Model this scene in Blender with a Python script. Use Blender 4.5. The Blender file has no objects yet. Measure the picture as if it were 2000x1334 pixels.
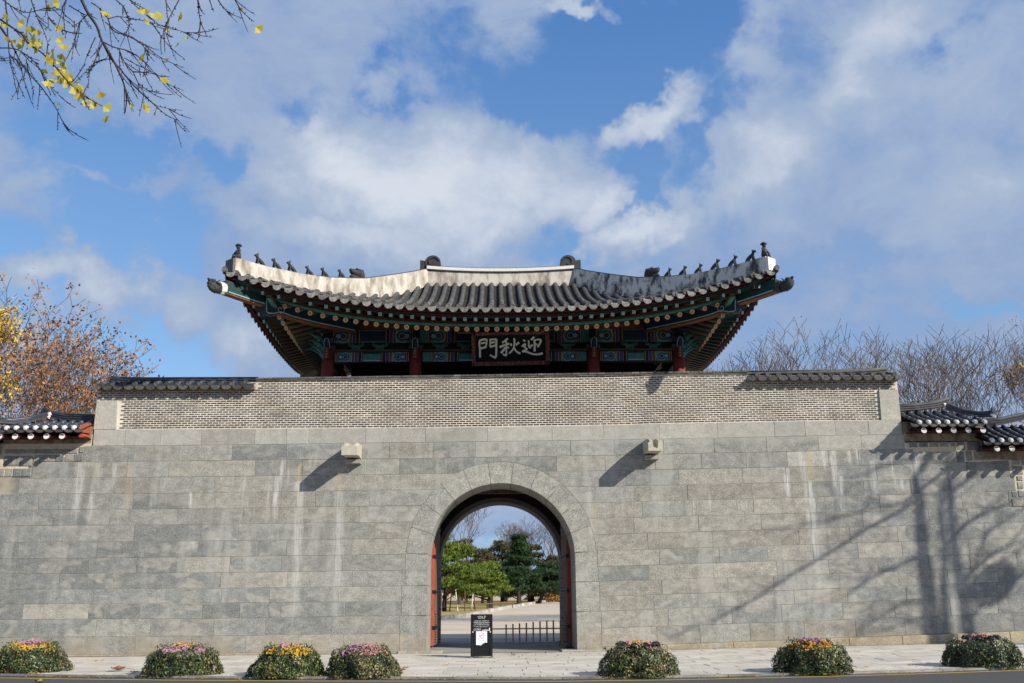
import bpy, math, random
import numpy as np
from mathutils import Matrix, Vector, noise

random.seed(7); RNG = np.random.default_rng(7)
SC = bpy.context.scene
COL = SC.collection

# ---------------------------------------------------------------- camera
cam_d = bpy.data.cameras.new("camera")
cam = bpy.data.objects.new("camera", cam_d); COL.objects.link(cam)
cam_d.sensor_width = 36.0; cam_d.lens = 35.0; cam_d.clip_end = 6000
cam.location = (-0.22, -28.0, 1.45)
_m = (Matrix.Rotation(math.radians(-1.06), 4, 'Z') @ Matrix.Rotation(math.radians(90 + 14.37), 4, 'X')
      @ Matrix.Rotation(math.radians(-0.5), 4, 'Z'))
cam.rotation_euler = _m.to_euler()
SC.camera = cam

# ---------------------------------------------------------------- exposure
SC.view_settings.view_transform = 'Standard'
SC.view_settings.look = 'None'
SC.view_settings.exposure = 0.22
SC.view_settings.gamma = 1.0
SC.view_settings.use_curve_mapping = False
SC.cycles.max_bounces = 6; SC.cycles.diffuse_bounces = 3

# ---------------------------------------------------------------- sun
SUNV = Vector((1.28, -1.0, 0.87)).normalized()      # towards the sun
sun_d = bpy.data.lights.new("sun", 'SUN'); sun_d.energy = SUN_E = 5.0
sun_d.angle = math.radians(0.53); sun_d.color = (1.0, 0.935, 0.825)
sun = bpy.data.objects.new("sun", sun_d); COL.objects.link(sun)
sun.rotation_euler = (-SUNV).to_track_quat('-Z', 'Y').to_euler(); sun.location = (30, -30, 30)

LINES = [[(-11.536, 6.112), (-10.948, 6.111), (-8.405, 6.118), (-2.338, 6.117), (3.194, 6.159), (4.511, 6.196), (9.067, 6.251), (11.473, 6.26)], [(-11.691, 5.648), (-8.087, 5.649), (-2.332, 5.69), (3.179, 5.73), (9.03, 5.813), (11.501, 5.841)], [(-11.647, 5.194), (-8.058, 5.21), (-2.613, 5.233), (3.092, 5.29), (8.993, 5.381), (11.471, 5.42), (12.912, 5.441)], [(-13.089, 4.745), (-8.029, 4.763), (-2.462, 4.799), (3.005, 4.857), (8.955, 4.944), (12.655, 5.009), (12.861, 5.018)], [(-13.928, 4.315), (-7.999, 4.309), (-2.598, 4.364), (2.991, 4.419), (8.917, 4.501), (12.604, 4.578), (14.45, 4.626)], [(-13.876, 3.878), (-8.112, 3.875), (-2.59, 3.928), (2.976, 3.975), (8.881, 4.079), (11.639, 4.148), (14.263, 4.204)], [(-13.825, 3.448), (-8.084, 3.446), (-2.583, 3.477), (2.962, 3.54), (8.844, 3.645), (14.642, 3.783)], [(-13.772, 2.997), (-8.054, 2.997), (-2.575, 3.029), (2.947, 3.101), (8.664, 3.212), (14.582, 3.35)], [(-13.72, 2.558), (-8.025, 2.568), (-2.568, 2.601), (2.862, 2.658), (8.627, 2.776), (14.522, 2.91)], [(-13.673, 2.158), (-7.997, 2.147), (-2.7, 2.172), (2.778, 2.228), (8.592, 2.357), (14.467, 2.511)], [(-13.624, 1.747), (-7.97, 1.732), (-2.693, 1.754), (2.765, 1.829), (8.559, 1.964), (14.413, 2.119)], [(-13.579, 1.36), (-7.944, 1.346), (-2.713, 1.349), (2.753, 1.431), (8.525, 1.566), (14.362, 1.743)], [(-13.531, 0.961), (-7.917, 0.943), (-2.734, 0.968), (2.74, 1.043), (8.494, 1.193), (14.308, 1.355)], [(-13.477, 0.502), (-7.887, 0.49), (-2.78, 0.508), (2.726, 0.593), (8.455, 0.735), (14.248, 0.914)], [(-13.423, 0.041), (-7.857, 0.041), (-2.799, 0.04), (2.711, 0.114), (8.416, 0.267), (14.18, 0.425)]]
ROWS = [[-11.513, -10.626, -9.63, -8.494, -6.987, -6.103, -5.469, -3.869, -2.184, -0.419, 1.409, 2.88, 4.465, 6.126, 7.76, 8.636, 9.51, 10.469, 11.435], [-11.729, -10.344, -9.079, -7.607, -6.082, -4.574, -3.193, -1.968, -0.77, 0.735, 1.923, 3.157, 4.568, 6.006, 7.502, 8.982, 10.219, 11.479], [-13.105, -11.881, -10.493, -9.339, -6.931, -5.61, -4.258, -2.9, -1.56, 1.517, 2.889, 4.312, 5.623, 6.888, 8.063, 9.234, 10.1, 11.694, 12.897], [-13.446, -10.82, -9.563, -8.044, -6.395, -4.971, -3.488, 'A', 3.459, 4.947, 6.754, 7.991, 9.388, 10.569, 11.831, 13.153, 14.384], [-13.902, -12.848, -11.645, -10.259, -8.698, -7.038, -5.21, -3.718, 'A', 3.673, 5.18, 6.984, 8.595, 10.162, 11.493, 12.639, 14.48], [-13.592, -12.419, -10.856, -8.992, -7.204, -5.411, -3.978, 'A', 3.9, 5.291, 7.009, 8.772, 10.579, 11.745, 12.908, 14.234], [-13.297, -12.092, -10.156, -8.702, -7.297, -5.498, -3.709, 'A', 3.639, 5.445, 7.196, 8.595, 10.05, 11.914, 13.011, 14.583], [-13.266, -12.527, -11.112, -9.828, -8.369, -6.711, -5.947, -4.16, 'A', 4.006, 5.815, 8.216, 9.647, 10.991, 12.26, 13.453], [-13.261, -11.308, -10.009, -8.721, -7.473, -6.075, -4.407, 'J', 4.306, 5.97, 7.312, 8.581, 9.839, 11.071, 12.938], [-13.533, -12.072, -10.607, -9.217, -7.701, -5.893, -4.124, 'J', 3.991, 5.779, 7.538, 8.985, 10.342, 11.772, 12.932], [-12.281, -11.106, -9.399, -7.646, -6.353, -4.482, 'J', 4.344, 6.158, 7.419, 9.248, 10.872, 12.256, 13.657], [-12.953, -11.2, -9.828, -8.14, -7.132, -6.36, -6.029, -4.294, 'J', 4.105, 5.936, 7.959, 9.429, 11.059, 12.495, 13.6], [-12.591, -10.954, -9.505, -7.809, -6.426, -4.635, 'J', 4.477, 6.22, 7.581, 9.256, 10.689, 12.232, 13.545], [-12.907, -11.226, -9.87, -8.381, -6.924, -5.516, -4.317, 'J', 4.149, 5.317, 6.686, 8.169, 9.576, 10.929, 12.55, 13.916]]
SMALL_LEFT = [(-13.922, 5.564, -13.769, 5.442), (-13.759, 5.563, -13.556, 5.441), (-13.546, 5.562, -13.334, 5.44), (-13.324, 5.56, -13.121, 5.438), (-13.11, 5.559, -12.899, 5.437), (-12.888, 5.558, -12.669, 5.436), (-12.658, 5.556, -12.455, 5.434), (-12.444, 5.555, -12.131, 5.432), (-12.119, 5.553, -11.909, 5.431), (-11.857, 5.586, -11.742, 5.459), (-13.101, 5.399, -12.944, 5.218), (-12.939, 5.398, -12.731, 5.217), (-12.726, 5.396, -12.509, 5.216), (-12.504, 5.395, -12.279, 5.214), (-12.236, 5.412, -11.986, 5.212), (-11.982, 5.411, -11.749, 5.218), (-13.924, 5.369, -13.697, 5.093), (-13.694, 5.368, -13.467, 5.091), (-13.456, 5.366, -13.144, 5.089), (-14.012, 5.026, -13.883, 4.797), (-13.859, 5.025, -13.654, 4.795), (-13.629, 5.024, -13.4, 4.793), (-13.383, 5.022, -13.14, 4.792)]
SMALL_RIGHT = [(11.582, 5.618, 11.803, 5.466), (11.865, 5.622, 12.107, 5.47), (12.172, 5.625, 12.404, 5.473), (12.464, 5.626, 12.706, 5.479), (12.765, 5.624, 12.902, 5.483), (12.95, 5.623, 13.179, 5.371), (13.242, 5.627, 13.568, 5.369), (13.631, 5.64, 13.704, 5.236), (12.92, 5.328, 13.113, 5.043), (13.18, 5.332, 13.34, 5.073), (13.407, 5.335, 13.562, 5.093), (14.466, 5.1, 14.684, 4.955), (14.748, 5.133, 14.947, 4.953), (14.453, 4.909, 14.737, 4.667), (14.547, 4.63, 14.7, 4.499), (14.538, 4.461, 14.695, 4.266), (14.344, 4.191, 14.461, 4.048), (14.532, 4.228, 14.644, 4.047), (14.313, 3.998, 14.629, 3.785)]
STREAKS = [(-11.8, 5.159, 3.118, 0.123, 0, 0.6), (-11.384, 4.374, 3.254, 0.11, 0, 0.5), (-11.331, 5.157, 4.373, 0.096, 1, 0.5), (-10.833, 5.153, 4.37, 0.082, 0, 0.5), (-10.394, 5.179, 3.664, 0.123, 1, 0.55), (-8.68, 4.327, 3.792, 0.055, 0, 0.9), (-9.7, 4.334, 3.799, 0.11, 0, 0.5), (-8.544, 2.998, 2.681, 0.164, 0, 0.5), (-6.306, 4.766, 3.356, 0.082, 0, 0.9), (-5.68, 5.121, 2.934, 0.068, 1, 0.7), (-5.658, 4.62, 0.038, 0.151, 0, 0.6), (-4.543, 4.97, 3.903, 0.11, 1, 0.4), (-4.535, 4.328, 0.029, 0.164, 0, 0.5), (-5.968, 2.182, 1.707, 0.068, 0, 0.6), (8.005, 4.889, 3.816, 0.096, 0, 0.8), (8.438, 5.395, 4.24, 0.11, 0, 0.4), (8.701, 5.393, 4.238, 0.123, 1, 0.7), (8.561, 5.103, 2.136, 0.11, 0, 0.5), (8.673, 4.525, 1.18, 0.096, 0, 0.7), (9.11, 5.391, 4.738, 0.055, 0, 0.8), (9.373, 5.389, 3.665, 0.11, 0, 0.7), (9.527, 4.663, 3.522, 0.082, 0, 0.6), (9.827, 5.386, 4.878, 0.082, 0, 0.6), (10.078, 5.414, 4.92, 0.082, 0, 0.8), (10.456, 5.091, 3.941, 0.096, 0, 0.5), (11.777, 5.404, 4.218, 0.096, 0, 0.8), (11.25, 4.58, 4.149, 0.055, 0, 0.6), (2.412, 4.28, 2.666, 0.11, 0, 0.35), (2.545, 3.924, 3.012, 0.082, 1, 0.35), (-2.752, 0.475, 0.013, 0.096, 1, 0.5), (-7.85, 3.09, 2.607, 0.068, 0, 0.4)]
BEDS = [(-10.087, -5.754, 0, 0.686, 0.632), (-6.543, -6.884, 0, 0.705, 0.586), (-4.281, -7.547, 0, 0.685, 0.585), (-2.772, -7.736, 0, 0.685, 0.569), (2.454, -8.472, 0.015, 0.676, 0.585), (5.69, -8.636, 0.05, 0.641, 0.583), (9.175, -8.095, 0.087, 0.678, 0.559)]
KERB = [(-10.31, -6.52), (-6.87, -7.5), (-3.78, -8.15), (0.08, -8.71), (2.86, -9.05), (5.65, -9.11), (7.58, -8.98), (9.63, -8.67)]
YEL = [(-10.04, -7.07), (-6.71, -7.99), (-3.69, -8.6), (0.08, -9.13), (2.8, -9.45), (5.54, -9.45), (7.43, -9.33), (9.44, -9.04)]
SHADOW = [[(11.64, 0.211), (11.666, 1.56), (11.646, 2.525), (11.668, 3.365), (11.667, 4.003), (11.694, 4.649), (12.377, 5.517)], [(12.648, 0.202), (12.613, 1.416), (12.533, 2.518), (12.552, 3.641), (12.612, 4.643), (12.654, 5.369)], [(12.046, 0.208), (12.105, 1.557), (12.247, 2.52), (12.277, 3.643), (12.406, 4.5)], [(11.667, 4.003), (11.002, 3.61), (10.094, 3.165), (9.035, 2.545), (7.995, 2.001), (7.107, 1.462), (6.233, 0.996), (5.587, 0.733)], [(11.759, 2.385), (11.299, 2.361), (10.405, 1.982), (9.959, 1.779), (9.509, 1.51)], [(11.662, 1.152), (11.035, 1.225), (10.288, 0.826), (9.622, 0.47)], [(11.716, 0.881), (10.829, 0.62), (9.822, 0.361)], [(12.394, 2.798), (12.994, 3.355), (13.761, 3.704), (14.142, 3.843)], [(12.646, 1.689), (13.159, 2.374), (13.463, 3.07), (14.004, 3.348), (14.607, 3.74)], [(12.488, 1.553), (13.053, 2.098), (13.758, 2.578), (14.289, 2.783)], [(12.701, 1.552), (13.41, 2.095), (14.098, 2.436), (14.638, 2.711)], [(12.714, 0.738), (13.304, 1.274), (13.916, 1.61), (14.552, 2.086)], [(11.69, 4.217), (12.431, 4.716), (12.948, 5.367)], [(12.619, 4.211), (13.298, 4.638), (13.928, 4.997)], [(12.611, 5.005), (11.896, 5.155), (11.004, 5.015), (10.399, 4.802)], [(11.69, 4.217), (11.174, 3.864), (10.293, 3.728), (8.822, 3.385), (8.094, 3.25)]]
TWIGS = [[(-3.698, -20.5, 6.37), (-3.628, -20.5, 6.238), (-3.547, -20.5, 6.121), (-3.488, -20.5, 5.978), (-3.407, -20.5, 5.849), (-3.325, -20.5, 5.696), (-3.268, -20.5, 5.569), (-3.24, -20.5, 5.443), (-3.241, -20.5, 5.324)], [(-3.683, -20.377, 6.317), (-3.746, -20.377, 6.237), (-3.768, -20.377, 6.104), (-3.78, -20.377, 5.986), (-3.784, -20.377, 5.856)], [(-3.724, -20.258, 6.502), (-3.647, -20.258, 6.447), (-3.567, -20.258, 6.352), (-3.484, -20.258, 6.366), (-3.351, -20.258, 6.346), (-3.181, -20.258, 6.306), (-2.997, -20.258, 6.252), (-2.875, -20.258, 6.212), (-2.75, -20.258, 6.216)], [(-3.616, -20.205, 6.156), (-3.516, -20.205, 6.102), (-3.381, -20.205, 6.062), (-3.243, -20.205, 5.969), (-3.138, -20.205, 5.85), (-3.036, -20.205, 5.758), (-2.877, -20.205, 5.683)], [(-3.653, -20.058, 6.479), (-3.593, -20.058, 6.355), (-3.466, -20.058, 6.3), (-3.313, -20.058, 6.218), (-3.208, -20.058, 6.123), (-3.068, -20.058, 6.041), (-2.943, -20.058, 5.987)], [(-3.444, -20.26, 6.056), (-3.385, -20.26, 5.924), (-3.306, -20.26, 5.832), (-3.251, -20.26, 5.727), (-3.17, -20.26, 5.597), (-3.057, -20.26, 5.506), (-2.856, -20.26, 5.468)], [(-3.672, -20.078, 6.233), (-3.584, -20.078, 6.07), (-3.49, -20.078, 5.962), (-3.382, -20.078, 5.828), (-3.264, -20.078, 5.708), (-3.161, -20.078, 5.615), (-3.058, -20.078, 5.523), (-2.941, -20.078, 5.464)], [(-4.171, -20.971, 5.936), (-4.03, -20.971, 5.838), (-3.912, -20.971, 5.753), (-3.861, -20.971, 5.681), (-3.745, -20.971, 5.596), (-3.661, -20.971, 5.512), (-3.577, -20.971, 5.417), (-3.504, -20.971, 5.334), (-3.435, -20.971, 5.275), (-3.343, -20.971, 5.204), (-3.23, -20.971, 5.134)], [(-4.377, -20.534, 5.892), (-4.207, -20.534, 5.892), (-4.099, -20.534, 5.841), (-4.024, -20.534, 5.777), (-3.959, -20.534, 5.701), (-3.904, -20.534, 5.613), (-3.838, -20.534, 5.525), (-3.744, -20.534, 5.431)], [(-4.681, -20.057, 6.492), (-4.597, -20.057, 6.395), (-4.525, -20.057, 6.299), (-4.435, -20.057, 6.149), (-4.374, -20.057, 6.04), (-4.29, -20.057, 5.933), (-4.181, -20.057, 5.812), (-4.097, -20.057, 5.706), (-4.013, -20.057, 5.586), (-3.955, -20.057, 5.481), (-3.886, -20.057, 5.39)], [(-4.467, -20.351, 5.896), (-4.398, -20.351, 5.903), (-4.283, -20.351, 5.909), (-4.219, -20.351, 5.857)], [(-3.55, -20.099, 6.044), (-3.634, -20.099, 6.044), (-3.714, -20.099, 6.003), (-3.779, -20.099, 5.922), (-3.843, -20.099, 5.842)], [(-2.595, -20.887, 6.156), (-2.574, -20.887, 6.006), (-2.544, -20.887, 5.894), (-2.493, -20.887, 5.795)], [(-3.305, -20.531, 6.377), (-3.203, -20.531, 6.272), (-3.104, -20.531, 6.193), (-3.005, -20.531, 6.102), (-2.935, -20.531, 6.018)], [(-2.991, -20.753, 5.995), (-2.928, -20.753, 5.901), (-2.847, -20.753, 5.794)], [(-2.433, -20.456, 6.428), (-2.354, -20.456, 6.295), (-2.243, -20.456, 6.19)], [(-2.589, -20.426, 6.448), (-2.517, -20.426, 6.341), (-2.442, -20.426, 6.268)], [(-2.474, -20.987, 6.078), (-2.427, -20.987, 5.948)], [(-3.983, -20.783, 6.209), (-3.906, -20.783, 6.019), (-3.837, -20.783, 5.893), (-3.791, -20.783, 5.769)], [(-4.116, -20.721, 6.25), (-4.064, -20.721, 6.084)], [(-4.323, -20.084, 6.559), (-4.345, -20.084, 6.434), (-4.342, -20.084, 6.297), (-4.315, -20.084, 6.16)], [(-4.485, -20.234, 6.57), (-4.41, -20.234, 6.137), (-4.359, -20.234, 5.898), (-4.282, -20.234, 5.741), (-4.271, -20.234, 5.591)], [(-3.96, -20.84, 5.551), (-3.911, -20.84, 5.406), (-3.853, -20.84, 5.274)], [(-4.253, -20.203, 5.983), (-4.205, -20.203, 5.811), (-4.155, -20.203, 5.679)], [(-2.751, -20.861, 6.135), (-2.802, -20.861, 6.009), (-2.849, -20.861, 5.897)], [(-3.035, -20.383, 6.476), (-3.011, -20.383, 6.315), (-2.984, -20.383, 6.195)], [(-3.383, -20.873, 5.789), (-3.425, -20.873, 5.654), (-3.455, -20.873, 5.52)], [(-3.269, -20.998, 5.665), (-3.309, -20.998, 5.521), (-3.342, -20.998, 5.413), (-3.339, -20.998, 5.272)], [(-4.19, -20.129, 6.641), (-4.145, -20.129, 6.447), (-4.049, -20.129, 6.338), (-3.923, -20.129, 6.283), (-3.826, -20.129, 6.283)], [(-3.686, -20.791, 6.179), (-3.709, -20.791, 6.078), (-3.623, -20.791, 5.99), (-3.573, -20.791, 5.939)], [(-3.287, -20.785, 6.184), (-3.213, -20.785, 6.108), (-3.17, -20.785, 5.994), (-3.159, -20.785, 5.869)], [(-3.691, -20.018, 6.463), (-3.56, -20.018, 6.366), (-3.432, -20.018, 6.311), (-3.3, -20.018, 6.187), (-3.256, -20.018, 6.105)], [(-3.443, -20.128, 6.041), (-3.329, -20.128, 5.974), (-3.255, -20.128, 5.954)], [(-3.127, -20.711, 5.577), (-3.015, -20.711, 5.57), (-2.936, -20.711, 5.552)], [(-3.337, -20.039, 5.849), (-3.234, -20.039, 5.769), (-3.138, -20.039, 5.769)], [(-3.816, -20.461, 6.342), (-3.692, -20.461, 6.263), (-3.644, -20.461, 6.25)], [(-4.457, -20.322, 6.485), (-4.341, -20.322, 6.404), (-4.23, -20.322, 6.364), (-4.081, -20.322, 6.405), (-3.974, -20.322, 6.405)]]
GINKGO_LEAVES = [(-4.23, -20.677, 6.085), (-4.424, -20.235, 6.365), (-4.268, -20.386, 6.23), (-4.233, -20.22, 6.294), (-4.159, -20.264, 6.233), (-4.206, -20.621, 5.942), (-4.19, -20.583, 5.939), (-4.059, -20.7, 5.856), (-3.952, -20.713, 5.849), (-3.86, -20.761, 5.807), (-3.867, -20.619, 5.931), (-3.888, -20.438, 6.047), (-3.664, -20.798, 5.773), (-3.934, -20.393, 5.97), (-3.887, -20.597, 5.817), (-3.84, -20.614, 5.756), (-3.94, -20.309, 5.908), (-3.803, -20.512, 5.855), (-3.719, -20.611, 5.771), (-3.925, -20.511, 5.714), (-3.906, -20.377, 5.752), (-3.645, -20.766, 5.569), (-3.898, -20.215, 5.923), (-3.588, -20.786, 5.521), (-3.842, -20.35, 5.69), (-3.824, -20.293, 5.734), (-3.754, -20.789, 5.446), (-3.724, -20.327, 5.689), (-3.571, -20.58, 5.512), (-3.544, -20.453, 5.474), (-3.339, -20.795, 5.353), (-3.305, -20.772, 5.238), (-3.309, -20.691, 5.195), (-3.931, -20.227, 5.55), (-3.792, -20.682, 6.224), (-4.049, -20.347, 6.43), (-3.59, -20.242, 6.417), (-3.297, -20.235, 6.463), (-3.12, -20.593, 6.225), (-2.969, -20.587, 6.171), (-3.078, -20.485, 6.249), (-2.925, -20.335, 6.319), (-3.022, -20.735, 6.019), (-3.016, -20.351, 6.181), (-2.918, -20.322, 6.08), (-2.863, -20.284, 6.156), (-3.051, -20.778, 5.674), (-3.042, -20.233, 5.795), (-2.835, -20.745, 5.675), (-3.164, -20.596, 5.349), (-3.073, -20.434, 5.409), (-2.421, -20.249, 6.462), (-2.192, -20.596, 6.057), (-4.291, -20.245, 6.231), (-4.14, -20.473, 6.058), (-3.904, -20.613, 6.037), (-3.828, -20.61, 6.058), (-4.206, -20.694, 6.037), (-4.164, -20.753, 6.063), (-3.694, -20.711, 5.601), (-3.854, -20.386, 5.734), (-4.068, -20.202, 6.023)]
HOLES = [(7.12, 30.44, 5.52, 3.52, 0, 1.0), (1.52, 28.15, 3.57, 1.67, -20, 0.75), (8.69, 22.81, 1.56, 3.15, 20, 0.9), (11.95, 25.42, 1.09, 3.06, -30, 0.6), (4.85, 19.94, 2.33, 1.6, -40, 0.8), (-11.52, 26.43, 2.31, 1.24, 10, 0.95), (-17.16, 23.26, 1.29, 1.23, 0, 0.8), (-23.19, 23.28, 3.99, 1.05, 15, 0.85), (-26.56, 22.72, 2.02, 1.03, 0, 0.4), (-23.42, 20.29, 3.4, 1.06, -20, 0.85), (-19.82, 19.37, 1.92, 1.64, 0, 0.7), (-26.6, 18.76, 1.72, 1.3, 0, 0.6), (-19.33, 13.59, 3.47, 1.52, 0, 0.8), (-21.32, 16.46, 1.19, 1.63, 0, 0.4), (-6.58, 29.1, 1.6, 0.82, 0, 0.5), (-1.74, 31.16, 1.97, 2.43, -40, 0.5), (27.04, 28.86, 1.33, 0.99, 0, 0.5), (28.19, 13.87, 1.93, 0.58, -20, 0.7), (11.69, 31.19, 3.19, 2.13, 0, 0.75), (-17.08, 12.48, 3.01, 0.7, 0, 0.6), (-25.92, 14.87, 1.96, 1.31, 0, 0.7), (-1.38, 18.93, 3.41, 0.64, 10, 0.4), (13.93, 27.18, 1.23, 1.64, 0, 0.4), (4.51, 18.93, 1.85, 0.73, 0, 0.5), (-19.58, 16.63, 1.62, 1.1, 0, 0.3)]
BRIGHT = [(-6.44, 24.08, 8.13, 3.4, 0, 0.9), (1.46, 23.34, 5.38, 2.87, 0, 0.8), (8.55, 26.5, 2.85, 1.26, 20, 1.0), (5.86, 22.37, 1.88, 1.15, 30, 0.7), (-23.23, 17.07, 3.48, 2.15, 0, 1.0), (14.88, 23.47, 5.69, 2.23, 30, 0.6), (8.91, 20.79, 2.77, 1.44, 20, 0.8), (23.06, 28.6, 3.95, 2.05, 30, 0.7), (-8.17, 19.7, 6.68, 1.44, 0, 0.6), (-18.22, 16.75, 3.03, 1.39, 0, 0.4), (26.33, 21.39, 3.89, 4.19, 0, 0.35), (4.91, 32.9, 2.65, 0.58, 0, 0.7), (15.37, 29.74, 2.16, 1.59, 0, 0.5), (-2.01, 21.32, 5.63, 2.03, 0, 0.6), (28.4, 27.03, 3.1, 2.24, 0, 0.3), (-14.08, 13.65, 1.7, 1.14, 0, 0.4)]


# ---------------------------------------------------------------- world: Nishita sky with clouds by direction
SKYTINT = (.72, 1.0, 1.25, 1)
def make_world():
    w = bpy.data.worlds.new("World"); SC.world = w; w.use_nodes = True
    nt = w.node_tree; N = nt.nodes; K = nt.links; N.clear()
    out = N.new('ShaderNodeOutputWorld'); bg = N.new('ShaderNodeBackground'); K.new(bg.outputs[0], out.inputs[0])
    bg.inputs[1].default_value = 0.12
    sky = N.new('ShaderNodeTexSky'); sky.sky_type = 'NISHITA'; sky.sun_disc = False
    sky.sun_elevation = math.asin(SUNV.z); sky.sun_rotation = math.atan2(SUNV.x, SUNV.y)
    sky.air_density = 1.0; sky.dust_density = 0.1; sky.ozone_density = 1.5
    tc = N.new('ShaderNodeTexCoord')
    sep = N.new('ShaderNodeSeparateXYZ'); K.new(tc.outputs['Generated'], sep.inputs[0])
    def M(op, a, b=None, clamp=False):
        n = N.new('ShaderNodeMath'); n.operation = op; n.use_clamp = clamp
        for i, v in enumerate((a, b)):
            if v is None: continue
            if isinstance(v, (int, float)): n.inputs[i].default_value = v
            else: K.new(v, n.inputs[i])
        return n.outputs[0]
    az = M('MULTIPLY', M('ARCTAN2', sep.outputs[0], sep.outputs[1]), 57.2958)
    el = M('MULTIPLY', M('ARCSINE', sep.outputs[2]), 57.2958)
    def fbm(scale, detail, rough, off, dist=0.0, squash=None):
        mp = N.new('ShaderNodeMapping'); mp.inputs[1].default_value = off
        if squash: mp.inputs[3].default_value = squash
        K.new(tc.outputs['Generated'], mp.inputs[0])
        n = N.new('ShaderNodeTexNoise'); n.inputs['Scale'].default_value = scale; n.inputs['Detail'].default_value = detail
        n.inputs['Roughness'].default_value = rough; n.inputs['Distortion'].default_value = dist
        K.new(mp.outputs[0], n.inputs['Vector']); return n
    wn = fbm(5.0, 3, .55, (3, 1, 7)); wn2 = fbm(15.0, 4, .6, (7, 3, 1))
    ws = N.new('ShaderNodeSeparateXYZ'); K.new(wn.outputs['Color'], ws.inputs[0])
    ws2 = N.new('ShaderNodeSeparateXYZ'); K.new(wn2.outputs['Color'], ws2.inputs[0])
    az2 = M('ADD', M('ADD', az, M('MULTIPLY', M('SUBTRACT', ws.outputs[0], .5), 9.0)), M('MULTIPLY', M('SUBTRACT', ws2.outputs[0], .5), 7.5))
    el2 = M('ADD', M('ADD', el, M('MULTIPLY', M('SUBTRACT', ws.outputs[1], .5), 7.0)), M('MULTIPLY', M('SUBTRACT', ws2.outputs[1], .5), 6.5))
    cmb = N.new('ShaderNodeCombineXYZ'); K.new(az2, cmb.inputs[0]); K.new(el2, cmb.inputs[1])
    def blobs(L, grow, edge):
        tot = None
        for a, e, rx, ry, rot, wt in L:
            mp = N.new('ShaderNodeMapping'); mp.vector_type = 'TEXTURE'
            mp.inputs[1].default_value = (a, e, 0); mp.inputs[2].default_value = (0, 0, math.radians(rot))
            mp.inputs[3].default_value = (rx * grow, ry * grow, 1)
            K.new(cmb.outputs[0], mp.inputs[0])
            ln = N.new('ShaderNodeVectorMath'); ln.operation = 'LENGTH'; K.new(mp.outputs[0], ln.inputs[0])
            mr = N.new('ShaderNodeMapRange'); mr.interpolation_type = 'SMOOTHSTEP'
            mr.inputs[1].default_value = edge; mr.inputs[2].default_value = 1.6; mr.inputs[3].default_value = wt; mr.inputs[4].default_value = 0
            K.new(ln.outputs['Value'], mr.inputs[0])
            tot = mr.outputs[0] if tot is None else M('MAXIMUM', tot, mr.outputs[0])
        return tot
    holes = blobs(HOLES, 1.18, 0.0); bright = blobs(BRIGHT, 1.0, 0.1)
    n1 = fbm(7.0, 9, .62, (0, 0, 2.2), 0.3, (1, 1, 1.5)); n2 = fbm(3.2, 6, .55, (5, 2, 0), 0.2, (1, 1, 1.6))
    n3 = fbm(16.0, 6, .6, (1, 8, 3), 0.4)
    # cloud cover = base + noise - holes
    f = M('ADD', 1.02, M('MULTIPLY', M('SUBTRACT', n1.outputs[0], .5), 3.4))
    f = M('ADD', f, M('MULTIPLY', M('SUBTRACT', n3.outputs[0], .5), .8))
    f = M('ADD', f, M('MULTIPLY', M('SUBTRACT', n2.outputs[0], .5), 0.8))
    f = M('SUBTRACT', f, M('MULTIPLY', M('MULTIPLY', holes, M('SUBTRACT', 1.0, M('MULTIPLY', bright, 1.0, True), True)), 1.75))
    f = M('ADD', f, M('MULTIPLY', bright, .95))
    mr = N.new('ShaderNodeMapRange'); mr.interpolation_type = 'SMOOTHSTEP'
    mr.inputs[1].default_value = 0.0; mr.inputs[2].default_value = 1.1; K.new(f, mr.inputs[0]); cover = mr.outputs[0]
    # brightness of the cloud
    b = M('ADD', M('MULTIPLY', bright, .80), M('MULTIPLY', M('SUBTRACT', n1.outputs[0], .44), 1.5))
    b = M('ADD', b, M('MULTIPLY', M('SUBTRACT', n3.outputs[0], .5), .35), )
    b = M('ADD', b, 0.02, True)
    cr = N.new('ShaderNodeValToRGB'); K.new(b, cr.inputs[0])
    e = cr.color_ramp.elements; e[0].position = 0; e[0].color = (1.95, 2.75, 4.4, 1); e[1].position = 1; e[1].color = (4.9, 5.25, 5.85, 1)
    m = e.new(.45); m.color = (2.85, 3.5, 4.65, 1)
    # sky tint of the clear air
    sm = N.new('ShaderNodeMix'); sm.data_type = 'RGBA'; sm.blend_type = 'MULTIPLY'; sm.inputs[0].default_value = 1.0
    K.new(sky.outputs[0], sm.inputs[6]); sm.inputs[7].default_value = SKYTINT
    er = N.new('ShaderNodeValToRGB'); K.new(M('MULTIPLY', el, 1 / 40.0, True), er.inputs[0])
    er.color_ramp.elements[0].color = (3.6, 4.5, 5.4, 1); em = er.color_ramp.elements.new(.36); em.color = (1.75, 3.0, 4.8, 1); er.color_ramp.elements[2].position = .8; er.color_ramp.elements[2].color = (.66, 1.72, 4.15, 1)
    s2 = N.new('ShaderNodeMix'); s2.data_type = 'RGBA'; s2.inputs[0].default_value = .6; K.new(sm.outputs[2], s2.inputs[6]); K.new(er.outputs[0], s2.inputs[7]); sm = s2
    mx = N.new('ShaderNodeMix'); mx.data_type = 'RGBA'
    K.new(M('MULTIPLY', cover, .97), mx.inputs[0]); K.new(sm.outputs[2], mx.inputs[6]); K.new(cr.outputs[0], mx.inputs[7])
    K.new(mx.outputs[2], bg.inputs[0])
make_world()

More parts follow.
